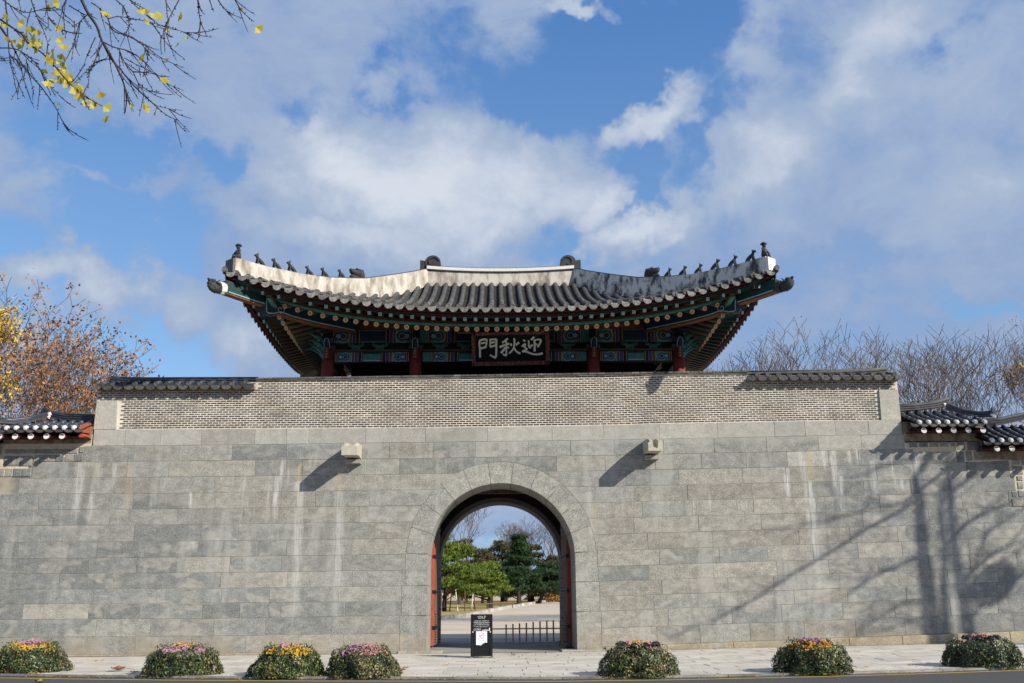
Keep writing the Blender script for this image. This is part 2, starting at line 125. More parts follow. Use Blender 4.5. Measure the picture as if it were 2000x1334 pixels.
# ---------------------------------------------------------------- helpers
WORLD = {}
def link(o, parent=None, wloc=None):
    COL.objects.link(o)
    if parent is not None:
        o.parent = parent
    return o
def tag(o, label=None, cat=None, group=None, kind=None):
    if label: o['label'] = label
    if cat: o['category'] = cat
    if group: o['group'] = group
    if kind: o['kind'] = kind
    return o
def empty(name, loc, label, cat, group=None, rz=0):
    o = bpy.data.objects.new(name, None); COL.objects.link(o); o.location = loc; o.rotation_euler = (0, 0, rz)
    o.empty_display_size = .3
    WORLD[o.name] = Matrix.Translation(loc) @ Matrix.Rotation(rz, 4, 'Z')
    return tag(o, label, cat, group)
class MB:
    def __init__(s): s.v = []; s.f = []; s.m = []; s.n = 0; s.mi = 0
    def add(s, V, F, mi=None):
        b = s.n; s.v.extend([tuple(map(float, p)) for p in V]); s.n += len(V)
        mi = s.mi if mi is None else mi
        for q in F: s.f.append(tuple(b + i for i in q)); s.m.append(mi)
    def box(s, x0, x1, y0, y1, z0, z1, mi=None):
        V = [(x, y, z) for z in (z0, z1) for y in (y0, y1) for x in (x0, x1)]
        s.add(V, [(0, 2, 3, 1), (4, 5, 7, 6), (0, 1, 5, 4), (2, 6, 7, 3), (0, 4, 6, 2), (1, 3, 7, 5)], mi)
    def obox(s, c, ax, ay, az, mi=None):   # oriented box: centre and three half axes
        c = Vector(c); ax = Vector(ax); ay = Vector(ay); az = Vector(az)
        V = [c + i * ax + j * ay + k * az for k in (-1, 1) for j in (-1, 1) for i in (-1, 1)]
        s.add(V, [(0, 2, 3, 1), (4, 5, 7, 6), (0, 1, 5, 4), (2, 6, 7, 3), (0, 4, 6, 2), (1, 3, 7, 5)], mi)
    def beam(s, a, b, w, h, mi=None, up=(0, 0, 1)):
        a = Vector(a); b = Vector(b); d = (b - a); l = d.length; d.normalize()
        sd = d.cross(Vector(up)).normalized(); u = sd.cross(d)
        s.obox((a + b) / 2, d * l / 2, sd * w / 2, u * h / 2, mi)
    def prism(s, poly, y0, y1, mi=None, bev=0.0):   # polygon in x,z extruded along y (y0 = front)
        n = len(poly)
        if bev:
            P = [Vector(p) for p in poly]; c = sum(P, Vector((0, 0))) / n
            ins = []
            for i in range(n):
                a = P[i - 1]; b = P[i]; d = P[(i + 1) % n]
                e1 = (b - a).normalized(); e2 = (d - b).normalized(); n1 = Vector((-e1.y, e1.x)); n2 = Vector((-e2.y, e2.x))
                m = (n1 + n2)
                if m.length < 1e-4: m = n1
                m.normalize()
                if m.dot(c - b) < 0 and n <= 4: m = -m
                ins.append(b + m * bev)
            V = [(p.x, y0, p.y) for p in ins] + [(p[0], y0 + bev * .8, p[1]) for p in poly] + [(p[0], y1, p[1]) for p in poly]
            F = [tuple(range(n))] + [(i, n + i, n + (i + 1) % n, (i + 1) % n) for i in range(n)] + [(n + i, 2 * n + i, 2 * n + (i + 1) % n, n + (i + 1) % n) for i in range(n)] + [tuple(range(3 * n - 1, 2 * n - 1, -1))]
        else:
            V = [(p[0], y0, p[1]) for p in poly] + [(p[0], y1, p[1]) for p in poly]
            F = [tuple(range(n))] + [(i, n + i, n + (i + 1) % n, (i + 1) % n) for i in range(n)] + [tuple(range(2 * n - 1, n - 1, -1))]
        s.add(V, F, mi)
    def tube(s, P, R, k=8, mi=None, caps=True, sq=(1, 1), up=(0, 0, 1)):
        P = [Vector(p) for p in P]; n = len(P)
        if not isinstance(R, (list, tuple)): R = [R] * n
        V = []; u = Vector(up)
        for i in range(n):
            t = (P[min(i + 1, n - 1)] - P[max(i - 1, 0)])
            if t.length < 1e-9: t = Vector((0, 0, 1))
            t.normalize()
            if abs(t.dot(u)) > .95: u = Vector((1, 0, 0)) if abs(t.x) < .9 else Vector((0, 1, 0))
            a = t.cross(u).normalized(); b = a.cross(t); u = b
            for j in range(k):
                th = 2 * math.pi * j / k
                V.append(P[i] + a * (math.cos(th) * R[i] * sq[0]) + b * (math.sin(th) * R[i] * sq[1]))
        F = [(i * k + j, i * k + (j + 1) % k, (i + 1) * k + (j + 1) % k, (i + 1) * k + j) for i in range(n - 1) for j in range(k)]
        if caps: F += [tuple(range(k - 1, -1, -1)), tuple(range((n - 1) * k, n * k))]
        s.add(V, F, mi)
    def disc(s, c, nrm, r, k=16, mi=None, h=0.0, up=(0, 0, 1)):
        nrm = Vector(nrm).normalized(); u = Vector(up)
        if abs(nrm.dot(u)) > .95: u = Vector((1, 0, 0))
        a = nrm.cross(u).normalized(); b = a.cross(nrm); c = Vector(c)
        top = [c + nrm * h + a * math.cos(2 * math.pi * i / k) * r + b * math.sin(2 * math.pi * i / k) * r for i in range(k)]
        if h:
            bot = [p - nrm * h for p in top]
            s.add(top + bot, [tuple(range(k))] + [(i, k + i, k + (i + 1) % k, (i + 1) % k) for i in range(k)], mi)
        else: s.add(top, [tuple(range(k))], mi)
    def arrays(s, V, F, mi=None):      # numpy bulk
        b = s.n; s.v.extend(map(tuple, V.tolist())); s.n += len(V)
        F = (F + b).tolist(); s.f.extend(map(tuple, F))
        if mi is None: mi = s.mi
        s.m.extend(mi.tolist() if hasattr(mi, 'tolist') else [mi] * len(F))
    def mesh(s, name, mats, smooth=False):
        me = bpy.data.meshes.new(name); me.from_pydata(s.v, [], s.f)
        for m in (mats if isinstance(mats, (list, tuple)) else [mats]): me.materials.append(m)
        if any(s.m): me.polygons.foreach_set('material_index', s.m)
        if smooth: me.polygons.foreach_set('use_smooth', [True] * len(me.polygons))
        me.update(); return me
    def build(s, name, mats, parent=None, smooth=False, kind=None):
        return place(s.mesh(name, mats, smooth), name, parent, None, kind)
def place(me, name, parent=None, M=None, kind=None, color=None):
    """link an object whose mesh coordinates are world coordinates transformed by M"""
    o = bpy.data.objects.new(name, me); COL.objects.link(o)
    M = M if M is not None else Matrix.Identity(4)
    WORLD[o.name] = M.copy()
    if parent is not None:
        o.parent = parent; M = WORLD[parent.name].inverted() @ M
    o.matrix_basis = M
    if kind: o['kind'] = kind
    if color is not None: o.color = color
    return o
def frame(loc, xd, up=(0, 0, 1), s=1.0):
    x = Vector(xd).normalized(); u = Vector(up)
    if abs(x.dot(u)) > .98: u = Vector((0, 1, 0))
    y = u.cross(x).normalized(); z = x.cross(y)
    M = Matrix((x, y, z)).transposed().to_4x4(); M.translation = loc
    return M @ Matrix.Scale(s, 4) if s != 1 else M

# ---------------------------------------------------------------- materials
def nodes(name):
    m = bpy.data.materials.new(name); m.use_nodes = True
    nt = m.node_tree; b = nt.nodes['Principled BSDF']; return m, nt, nt.nodes, nt.links, b
class G:
    """small node-graph helper"""
    def __init__(s, nt): s.nt = nt; s.N = nt.nodes; s.K = nt.links
    def M(s, op, a, b=None, c=None, clamp=False):
        n = s.N.new('ShaderNodeMath'); n.operation = op; n.use_clamp = clamp
        for i, v in enumerate((a, b, c)):
            if v is None: continue
            if isinstance(v, (int, float)): n.inputs[i].default_value = v
            else: s.K.new(v, n.inputs[i])
        return n.outputs[0]
    def noise(s, vec, scale, detail=4, rough=.55, dist=0, sc=None, loc=None, out=0):
        if sc or loc:
            mp = s.N.new('ShaderNodeMapping'); s.K.new(vec, mp.inputs[0])
            if sc: mp.inputs[3].default_value = sc
            if loc is not None:
                if isinstance(loc, tuple): mp.inputs[1].default_value = loc
                else: s.K.new(loc, mp.inputs[1])
            vec = mp.outputs[0]
        n = s.N.new('ShaderNodeTexNoise'); n.inputs['Scale'].default_value = scale; n.inputs['Detail'].default_value = detail
        n.inputs['Roughness'].default_value = rough; n.inputs['Distortion'].default_value = dist
        s.K.new(vec, n.inputs['Vector']); return n.outputs[out]
    def ramp(s, f, stops):
        n = s.N.new('ShaderNodeValToRGB'); s.K.new(f, n.inputs[0]); e = n.color_ramp.elements
        e[0].position = stops[0][0]; e[0].color = tuple(stops[0][1]) + (1,); e[1].position = stops[-1][0]; e[1].color = tuple(stops[-1][1]) + (1,)
        for p, c in stops[1:-1]: q = e.new(p); q.color = tuple(c) + (1,)
        return n.outputs[0]
    def mr(s, f, a, b, c=0, d=1, sm=True):
        n = s.N.new('ShaderNodeMapRange'); n.interpolation_type = 'SMOOTHSTEP' if sm else 'LINEAR'
        for i, v in enumerate((f, a, b, c, d)):
            if isinstance(v, (int, float)): n.inputs[i].default_value = v
            else: s.K.new(v, n.inputs[i])
        return n.outputs[0]
    def mix(s, f, a, b, mode='MIX'):
        n = s.N.new('ShaderNodeMix'); n.data_type = 'RGBA'; n.blend_type = mode
        for i, v in ((0, f), (6, a), (7, b)):
            if isinstance(v, (int, float)): n.inputs[i].default_value = v
            elif isinstance(v, tuple): n.inputs[i].default_value = v + (1,) if len(v) == 3 else v
            else: s.K.new(v, n.inputs[i])
        return n.outputs[2]
    def coord(s, kind='Object'):
        return s.N.new('ShaderNodeTexCoord').outputs[kind]
    def pos(s): return s.N.new('ShaderNodeNewGeometry').outputs['Position']
    def bump(s, h, strength, dist, b):
        n = s.N.new('ShaderNodeBump'); n.inputs['Strength'].default_value = strength; n.inputs['Distance'].default_value = dist
        s.K.new(h, n.inputs['Height']); s.K.new(n.outputs[0], b.inputs['Normal'])
def mat(name, c, c2=None, scale=6, rough=.8, bump=0, bd=.01, detail=5, rand=0, spec=.3, sc=None, lo=.35, hi=.65, wcoord=True):
    m, nt, N, K, b = nodes(name); g = G(nt); b.inputs['Roughness'].default_value = rough
    b.inputs['Specular IOR Level'].default_value = spec
    vec = g.pos() if wcoord else g.coord()
    if c2 is None: c2 = tuple(x * .7 for x in c)
    n = g.noise(vec, scale, detail, .6, sc=sc)
    col = g.ramp(n, [(lo, c), (hi, c2)])
    if rand:
        oi = N.new('ShaderNodeObjectInfo'); f = g.mr(oi.outputs['Random'], 0, 1, 1 - rand, 1 + rand, False)
        hv = N.new('ShaderNodeHueSaturation'); K.new(col, hv.inputs['Color']); K.new(f, hv.inputs['Value']); col = hv.outputs[0]
    K.new(col, b.inputs['Base Color'])
    if bump: g.bump(g.noise(vec, scale * 4, 6, .65), bump, bd, b)
    return m
def flat(name, c, rough=.6, spec=.3):
    return mat(name, c, tuple(x * .82 for x in c), scale=9, rough=rough, spec=spec)

def stone_mat(name='granite', streaks=True, tonemul=1.0):
    m, nt, N, K, b = nodes(name); g = G(nt); b.inputs['Roughness'].default_value = .85; b.inputs['Specular IOR Level'].default_value = .25
    P = g.pos(); oi = N.new('ShaderNodeObjectInfo')
    # speckle of the granite
    sp = g.noise(P, 62, 4, .8); sp2 = g.noise(P, 22, 4, .7)
    base = g.mix(g.mr(sp, .36, .64), (.48, .48, .48), (1.55, 1.54, 1.50))
    sp3 = g.noise(P, 30, 3, .75); base = g.mix(1.0, base, g.mix(g.mr(sp3, .34, .66), (.78, .78, .78), (1.24, 1.24, 1.22)), 'MULTIPLY')
    col = g.mix(1.0, oi.outputs['Color'], base, 'MULTIPLY')
    # patches of lime wash, each stone its own offset
    off = N.new('ShaderNodeCombineXYZ'); K.new(g.M('MULTIPLY', oi.outputs['Random'], 37.0), off.inputs[0]); K.new(g.M('MULTIPLY', oi.outputs['Random'], 11.0), off.inputs[2])
    pa = g.noise(P, 1.15, 5, .5, .6, (1, 1, 1.9), off.outputs[0])
    pm = g.mr(pa, .50, .58)
    big = g.noise(P, .33, 3, .5)
    pm = g.M('MULTIPLY', pm, g.mr(big, .36, .6, .25, .8))
    col = g.mix(g.M('MULTIPLY', pm, .8), col, (.345, .33, .295))
    md = g.noise(P, 4.2, 6, .68, .4, (1, 1, 1.4), off.outputs[0]); col = g.mix(g.mr(md, .30, .72, 0, 1.0), g.mix(1.0, col, (.80, .80, .79), 'MULTIPLY'), g.mix(1.0, col, (1.22, 1.21, 1.19), 'MULTIPLY'))
    # edge of the patch
    ed = g.mr(g.M('ABSOLUTE', g.M('SUBTRACT', pa, .515)), 0, .012, .16, 0)
    col = g.mix(g.M('MULTIPLY', ed, g.mr(big, .4, .6)), col, (.17, .16, .14))
    # darker damp patches
    pd = g.noise(P, 1.6, 5, .55, .3, (1, 1, 2.2), off.outputs[0])
    col = g.mix(g.mr(pd, .6, .72, 0, .42), col, (.15, .145, .14))
    if streaks:
        sx = N.new('ShaderNodeSeparateXYZ'); K.new(P, sx.inputs[0])
        wob = g.noise(P, 1.3, 3, .5); X = g.M('ADD', sx.outputs[0], g.M('MULTIPLY', g.M('SUBTRACT', wob, .5), .16)); Z = sx.outputs[2]
        fine = g.noise(P, 20, 5, .6, 0, (1, 1, .08))
        for x, zt, zb, hw, k, st in STREAKS:
            a = g.mr(g.M('ABSOLUTE', g.M('SUBTRACT', X, x)), hw * .15, hw * 1.25, 1, 0)
            v = g.M('MULTIPLY', g.mr(Z, zb, zb + (zt - zb) * .55), g.mr(Z, zt - .02, zt + .03, 1, 0))
            f = g.M('MULTIPLY', g.M('MULTIPLY', a, v), g.mr(fine, .36, .58, .2, 1.0))
            col = g.mix(g.M('MULTIPLY', f, st * .95, clamp=True), col, (.56, .555, .53) if k == 0 else (.44, .36, .20))
        # drips below the upper joints
        dr = g.noise(P, 7, 4, .6, 0, (1, 1, .07)); reg = g.noise(P, .55, 2, .5, 0, None, (4, 0, 3))
        f = g.M('MULTIPLY', g.mr(dr, .54, .66), g.mr(reg, .5, .62))
        f = g.M('MULTIPLY', f, g.M('MULTIPLY', g.mr(Z, 3.2, 4.6), g.mr(Z, 5.2, 5.3, 1, 0)))
        col = g.mix(g.M('MULTIPLY', f, .6), col, (.54, .53, .50))
        wv = g.noise(P, 1.5, 5, .6, .2, (1, 1, .16)); wz = g.noise(P, .5, 3, .5, 0, None, (9, 0, 2))
        wm = g.M('MULTIPLY', g.mr(wv, .50, .62), g.mr(wz, .42, .58)); col = g.mix(g.M('MULTIPLY', wm, .42), col, (.40, .395, .37))
        wd_ = g.noise(P, 2.3, 5, .6, .2, (1, 1, .13), (3, 0, 8)); col = g.mix(g.M('MULTIPLY', g.mr(wd_, .56, .68), .30), col, (.12, .12, .115))
        # soil-stained foot
        ft = g.M('MULTIPLY', g.mr(Z, .15, .7, 1, 0), g.mr(g.noise(P, 1.2, 4, .6), .35, .6))
        col = g.mix(g.M('MULTIPLY', ft, .55), col, (.30, .25, .165))
        tp = g.mr(Z, 5.55, 5.72, 0, .35)
        col = g.mix(tp, col, (.40, .385, .35))
    K.new(col, b.inputs['Base Color'])
    h = g.M('ADD', g.M('MULTIPLY', sp, .6), g.noise(P, 5, 5, .6))
    g.bump(h, .35, .012, b)
    return m
M_STONE = stone_mat()
M_STONE_IN = mat('passage_stone', (.34, .32, .29), (.24, .23, .21), 2, .85, .3)
M_MORTAR = mat('joint_mortar', (.36, .32, .25), (.20, .19, .165), 1.1, .9, lo=.42, hi=.58)
M_CORE = mat('wall_core', (.25, .24, .22), None, 2, .9)
M_BRICK = mat('dark_brick', (.06, .052, .046), (.03, .027, .025), 14, .85, rand=.45)
M_BMORTAR = mat('pale_lime_mortar', (.76, .70, .59), (.52, .475, .40), 1.3, .9, .3)
M_TILE = mat('grey_roof_tile', (.115, .112, .106), (.045, .045, .045), 5, .6, .35, rand=.28, spec=.5, lo=.32, hi=.68)
M_TILE2 = mat('black_roof_tile', (.045, .05, .062), (.028, .031, .04), 7, .38, .2, rand=.22, spec=.6)
M_TILEEND = mat('weathered_tile_end', (.19, .185, .175), (.07, .07, .067), 22, .75, .5, rand=.3, lo=.4, hi=.62)
M_DRIP = mat('pale_drip_tile', (.30, .29, .27), (.12, .118, .11), 16, .8, .4, rand=.3)
M_PLAST = mat('weathered_roof_plaster', (.57, .53, .46), (.22, .19, .145), 4.0, .85, .5, lo=.42, hi=.66, sc=(1, 1, .45), detail=8)
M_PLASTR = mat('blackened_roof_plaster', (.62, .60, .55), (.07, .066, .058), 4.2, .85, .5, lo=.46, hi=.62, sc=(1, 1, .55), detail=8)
M_WHITE = mat('white_lime', (.74, .72, .67), (.62, .60, .55), 12, .8)
M_RED = mat('red_timber', (.26, .04, .033), (.17, .028, .025), 6, .65)
M_REDB = mat('bright_red_paint', (.42, .09, .055), (.33, .07, .04), 6, .6)
M_MAROON = mat('maroon_eave_board', (.06, .010, .010), (.035, .007, .007), 5, .7)
M_TEAL = mat('teal_paint', (.075, .27, .23), (.045, .18, .155), 10, .6)
M_DTEAL = mat('dark_teal_paint', (.010, .048, .045), (.006, .028, .03), 8, .6)  # this and the orange paint are darkened to carry the shade under the eaves
M_TEALL = mat('pale_teal_line', (.32, .55, .50), (.22, .42, .40), 12, .6)
M_ORANGE = mat('burnt_orange_paint', (.22, .065, .025), (.14, .04, .017), 8, .6)
M_CREAM = mat('cream_paint', (.42, .34, .22), (.3, .24, .15), 20, .6)
M_NAVY = mat('navy_paint', (.018, .035, .075), (.012, .025, .05), 8, .6)
M_BLUE = mat('blue_paint', (.035, .06, .24), (.03, .05, .17), 8, .6)
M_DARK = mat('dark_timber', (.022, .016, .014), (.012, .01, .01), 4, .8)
M_BLACK = flat('black_paint', (.008, .008, .011), .6, .2)
M_BROWN = mat('old_brown_timber', (.20, .115, .075), (.13, .07, .045), 7, .75, .2, sc=(6, 6, 1))
M_IRON = flat('black_iron', (.012, .012, .014), .5)
M_GOLD = mat('ivory_lettering', (.92, .90, .80), (.86, .84, .74), 6, .6)
M_PAVE = None

# ================================================================ ground, pavement, road
def gz(x): return max(0.0, .011 * (x - 1.0))
KX = [p[0] for p in KERB]; KY = [p[1] for p in KERB]
def interp_ext(x, X, Y):
    if x <= X[0]: s = (Y[1] - Y[0]) / (X[1] - X[0]); return Y[0] + (x - X[0]) * s
    if x >= X[-1]: s = (Y[-1] - Y[-2]) / (X[-1] - X[-2]); return Y[-1] + (x - X[-1]) * s
    return float(np.interp(x, X, Y))
def kerb_y(x): return interp_ext(max(-16, min(17, x)), KX, KY)
def yel_y(x): return min(interp_ext(max(-16, min(17, x)), [p[0] for p in YEL], [p[1] for p in YEL]), kerb_y(x) - .16)
ROADZ = -.03
def strip(name, y0f, y1f, dz, m, x0=-60, x1=60, step=1.0, kind='structure', lab=None, y1b=None):
    b = MB(); xs = np.arange(x0, x1 + .01, step); V = []; F = []
    for x in xs: V += [(x, y0f(x), gz(x) + dz), (x, y1f(x), gz(x) + dz)]
    for i in range(len(xs) - 1): F.append((2 * i, 2 * i + 2, 2 * i + 3, 2 * i + 1))
    b.add(V, F); o = b.build(name, m)
    return tag(o, lab, kind=kind)
def pave_mat():
    m, nt, N, K, b = nodes('pavement_stone'); g = G(nt); P = g.pos(); oi = N.new('ShaderNodeObjectInfo'); b.inputs['Roughness'].default_value = .85
    c = g.ramp(g.noise(P, 1.4, 5, .6), [(.3, (.68, .63, .54)), (.7, (.55, .51, .44))])
    c = g.mix(g.mr(g.noise(P, 60, 3, .7), .4, .7, 0, .35), c, (.27, .25, .22))
    c = g.mix(g.mr(g.noise(P, .7, 4, .6, .5), .5, .66, 0, .45), c, (.36, .335, .29))
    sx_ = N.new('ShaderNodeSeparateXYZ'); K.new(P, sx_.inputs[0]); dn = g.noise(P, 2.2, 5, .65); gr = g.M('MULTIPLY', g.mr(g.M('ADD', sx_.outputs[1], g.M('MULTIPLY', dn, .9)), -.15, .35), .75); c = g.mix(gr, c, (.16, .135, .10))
    st_ = g.M('MULTIPLY', g.mr(dn, .56, .62), g.mr(g.noise(P, .45, 2, .5), .45, .6)); c = g.mix(g.M('MULTIPLY', st_, .45), c, (.20, .18, .15))
    hv = N.new('ShaderNodeHueSaturation'); K.new(c, hv.inputs['Color']); K.new(g.mr(oi.outputs['Random'], 0, 1, .86, 1.08, False), hv.inputs['Value'])
    K.new(hv.outputs[0], b.inputs['Base Color']); g.bump(g.noise(P, 30, 5, .6), .4, .008, b); return m
M_PAVE = pave_mat()
M_JOINT = mat('dirty_paving_joint', (.12, .10, .08), (.20, .17, .13), 2, .95)
M_KERB = mat('kerb_granite', (.30, .285, .255), (.17, .16, .145), 3, .85, .3, rand=.15)
M_ROAD = mat('road_asphalt', (.10, .097, .09), (.06, .058, .055), 40, .85, .5, lo=.3, hi=.7)
M_YEL = mat('yellow_road_paint', (.66, .46, .07), (.45, .32, .09), 8, .7, lo=.4, hi=.75)
M_GRND = mat('courtyard_sand', (.66, .55, .42), (.45, .375, .29), .55, .95, .3, sc=(.35, 2.2, 1))
M_GRASS = mat('dry_lawn_ground', (.44, .33, .11), (.30, .24, .08), 1.2, .95, .5, sc=(.4, 1.5, 1))

b = MB(); R = 2500
b.add([(-R, -R, -.35), (R, -R, -.35), (R, 10, -.35), (-R, 10, -.35)], [(0, 1, 2, 3)])
tag(b.build('terrain', mat('far_ground', (.20, .17, .12), None, .05, .95)), kind='structure')
tag(strip('road', lambda x: -70, lambda x: kerb_y(x) - .005, ROADZ, M_ROAD), 'grey asphalt road along the kerb in front of the palace wall')
tag(strip('road_line', lambda x: yel_y(x) - .05, lambda x: yel_y(x) + .05, ROADZ + .004, M_YEL, -30, 30, .5), 'yellow painted line along the kerb')
pavement = strip('pavement', lambda x: kerb_y(x) - .0, lambda x: .3, -.022, M_JOINT)
pavement['label'] = 'pale stone pavement between the kerb and the palace wall'
WORLD[pavement.name] = Matrix.Identity(4)
# paving stones: rows parallel with the kerb
rng = random.Random(3)
cells = []
NR = 15
for r in range(NR):
    x = -17 + rng.random() * .9
    while x < 18:
        w = rng.choice((.75, .9, .9, 1.05)); cells.append((r, x, x + w)); x += w
def pav_y(x, t): return kerb_y(x) + .14 + (-.09 - (kerb_y(x) + .14)) * t
def px_of(c):
    r, a, b_ = c; xm = (a + b_) / 2; y = pav_y(xm, (r + .5) / NR); return (abs(xm) < .52 * (y + 28)), y
vis = [c for c in cells if px_of(c)[0]]; vis.sort(key=lambda c: c[0]); first = set(vis[:295])
stuff = MB()
def paver(mb, c):
    r, a, b_ = c; j = .013; dz = rng.uniform(-.004, .004) 
    P = []
    for x, t in ((a + j, (r) / NR), (b_ - j, (r) / NR), (b_ - j, (r + 1) / NR), (a + j, (r + 1) / NR)):
        P.append((x, pav_y(x, t) + (j * .8 if t == r / NR else -j * .8), gz(x) + dz))
    V = P + [(p[0], p[1], p[2] - .03) for p in P]
    mb.add(V, [(0, 1, 2, 3), (0, 4, 5, 1), (1, 5, 6, 2), (2, 6, 7, 3), (3, 7, 4, 0)])
for c in cells:
    if c in first:
        q = MB(); paver(q, c); q.build('paving_stone', M_PAVE, pavement)
    else: paver(stuff, c)
stuff.build('paving_stones', M_PAVE, pavement, kind='stuff')
x = -16.0
while x < 17:
    w = 1.0; q = MB(); a, c_ = x + .006, x + w - .006
    ya, yb = kerb_y(a), kerb_y(c_)
    V = [(a, ya, gz(a) + ROADZ - .05), (c_, yb, gz(c_) + ROADZ - .05), (c_, yb + .14, gz(c_) - .05), (a, ya + .14, gz(a) - .05),
         (a, ya + .012, gz(a) + .012), (c_, yb + .012, gz(c_) + .012), (c_, yb + .135, gz(c_) + .012), (a, ya + .135, gz(a) + .012)]
    q.add(V, [(0, 1, 5, 4), (4, 5, 6, 7), (3, 7, 6, 2), (0, 4, 7, 3), (1, 2, 6, 5)])
    q.build('kerb_stone', M_KERB, pavement); x += w
# ground inside the palace
def iz(y): return 0.0 if y < 10 else .01 * (y - 10)
KI = [(-4.9, 22.0), (-3.4, 30.9), (-1.75, 38.5), (-.4, 50), (1.45, 64.5), (4.0, 81.6), (7.1, 101), (12, 125)]
b = MB(); b.add([(-300, 9.4, -.02), (300, 9.4, -.02), (300, 10, -.02), (-300, 10, -.02), (300, 260, 2.48), (-300, 260, 2.48), (300, 1500, 2.4), (-300, 1500, 2.4)], [(0, 1, 2, 3), (3, 2, 4, 5), (5, 4, 6, 7)])
tag(b.build('courtyard', M_GRND), 'sandy courtyard ground beyond the archway', kind='structure')
b = MB(); b.add([(-12, -.08, .005), (12, -.08, .005), (12, 9.4, .005), (-12, 9.4, .005)], [(0, 1, 2, 3)]); b.add([(-12, 9.4, .005), (12, 9.4, .005), (12, 9.4, -.03), (-12, 9.4, -.03)], [(0, 1, 2, 3)])
tag(b.build('passage_floor', mat('slab_floor', (.36, .35, .33), (.27, .26, .25), 1.2, .8, .2)), 'stone floor slab under the gate', kind='structure')
b = MB(); V = []; F = []
for i, (x, y) in enumerate(KI): V += [(x, y, iz(y) - .01), (-90 + x, y, iz(y) - .01)]
for i in range(len(KI) - 1): F.append((2 * i, 2 * i + 2, 2 * i + 3, 2 * i + 1))
b.add(V, F); tag(b.build('lawn', M_GRASS), 'golden dry lawn left of the path behind the gate', kind='structure')
lawn_n = 0
kroot = empty('courtyard_kerb', (KI[0][0], KI[0][1], 0), 'row of pale kerb stones edging the lawn beyond the archway', 'kerb')
MK = mat('old_kerb_stone', (.50, .48, .44), (.30, .28, .26), .9, .9, rand=.3)
for i in range(len(KI) - 1):
    a = Vector((KI[i][0], KI[i][1], iz(KI[i][1]))); c_ = Vector((KI[i + 1][0], KI[i + 1][1], iz(KI[i + 1][1]))); n = max(1, int((c_ - a).length / 1.7))
    for k in range(n):
        p0 = a.lerp(c_, k / n); p1 = a.lerp(c_, (k + .94) / n); q = MB(); q.beam(p0 + Vector((0, 0, .08)), p1 + Vector((0, 0, .08)), .22, .24 + rng.uniform(-.03, .03)); q.build('kerb_stone', MK, kroot)

# ================================================================ gate wall of dressed stone
ACX, ACZ, RI, RO = -.046, 2.504, 2.03, 2.615
def Lz(i, x):
    l = LINES[i]; return interp_ext(x, [p[0] for p in l], [p[1] for p in l]) if x < l[0][0] - .01 or x > l[-1][0] + .01 else float(np.interp(x, [p[0] for p in l], [p[1] for p in l]))
gate = empty('gate_wall', (0, 0, 0), 'long grey granite palace wall with a round-arched gateway through it', 'stone wall')
TONES = {'blue': (.205, .214, .211), 'grey': (.248, .248, .237), 'warm': (.280, .267, .243), 'lite': (.345, .336, .312)}
def tone(x, z, rr):
    w = {'blue': .35, 'grey': 1.0, 'warm': .35, 'lite': .15}
    if x < -5 and z < 3.6: w['blue'] += 2.2
    if x < -9 and z < 4.4: w['blue'] += 2
    if x < -5 and z < 3.6: w['warm'] = .12
    if x > 8 and z < 4.6: w['blue'] += 1.8
    if x > 12: w['blue'] += 1.5
    if 2.5 < x < 9 and 1.0 < z < 5.2: w['warm'] += 1.6
    if -8 < x < -3 and 2.6 < z < 4.6: w['warm'] += .9
    if z > 5.6: w = {'grey': .3, 'warm': .8, 'lite': 3}
    elif z > 5.15: w['lite'] += .3; w['blue'] += .2
    else: w['lite'] = 0
    if z < .55 : w['warm'] += 1.4
    ks = list(w); t = TONES[rr.choices(ks, [w[k] for k in ks])[0]]; f = rr.uniform(.84, 1.12)
    return (t[0] * f, t[1] * f, t[2] * f, 1)
def clip_arch(poly):
    out = []
    for x, z in poly:
        if z >= ACZ - .0:
            d = math.hypot(x - ACX, z - ACZ)
            if d < RO + .009:
                s = (RO + .009) / max(d, 1e-3); x, z = ACX + (x - ACX) * s, ACZ + (z - ACZ) * s
        out.append((x, z))
    o2 = [out[0]]
    for p in out[1:]:
        if math.hypot(p[0] - o2[-1][0], p[1] - o2[-1][1]) > .012: o2.append(p)
    if math.hypot(o2[0][0] - o2[-1][0], o2[0][1] - o2[-1][1]) < .012: o2.pop()
    return o2
rr = random.Random(11)
nst = 0; far = MB()
def stone(poly, y1=.14, bev=.007, name='stone', col=None, parent=None, dy=None, mate=None):
    xs = [p[0] for p in poly]; zs = [p[1] for p in poly]
    q = MB(); q.prism(poly, 0, y1, bev=bev)
    M = Matrix.Translation((0, rr.uniform(-.003, .003) if dy is None else dy, 0))
    return place(q.mesh(name, mate or M_STONE), name, parent or gate, M, color=col or tone(sum(xs) / len(xs), sum(zs) / len(zs), rr))
J = .0045
JAMBL = [-2.687, -2.769, -2.807]; JAMBR = [2.599, 2.627, 2.653]
def jamb_x(r, side):
    k = 0 if r in (8, 9) else (1 if r in (10, 11) else 2)
    return (JAMBL if side < 0 else JAMBR)[k]
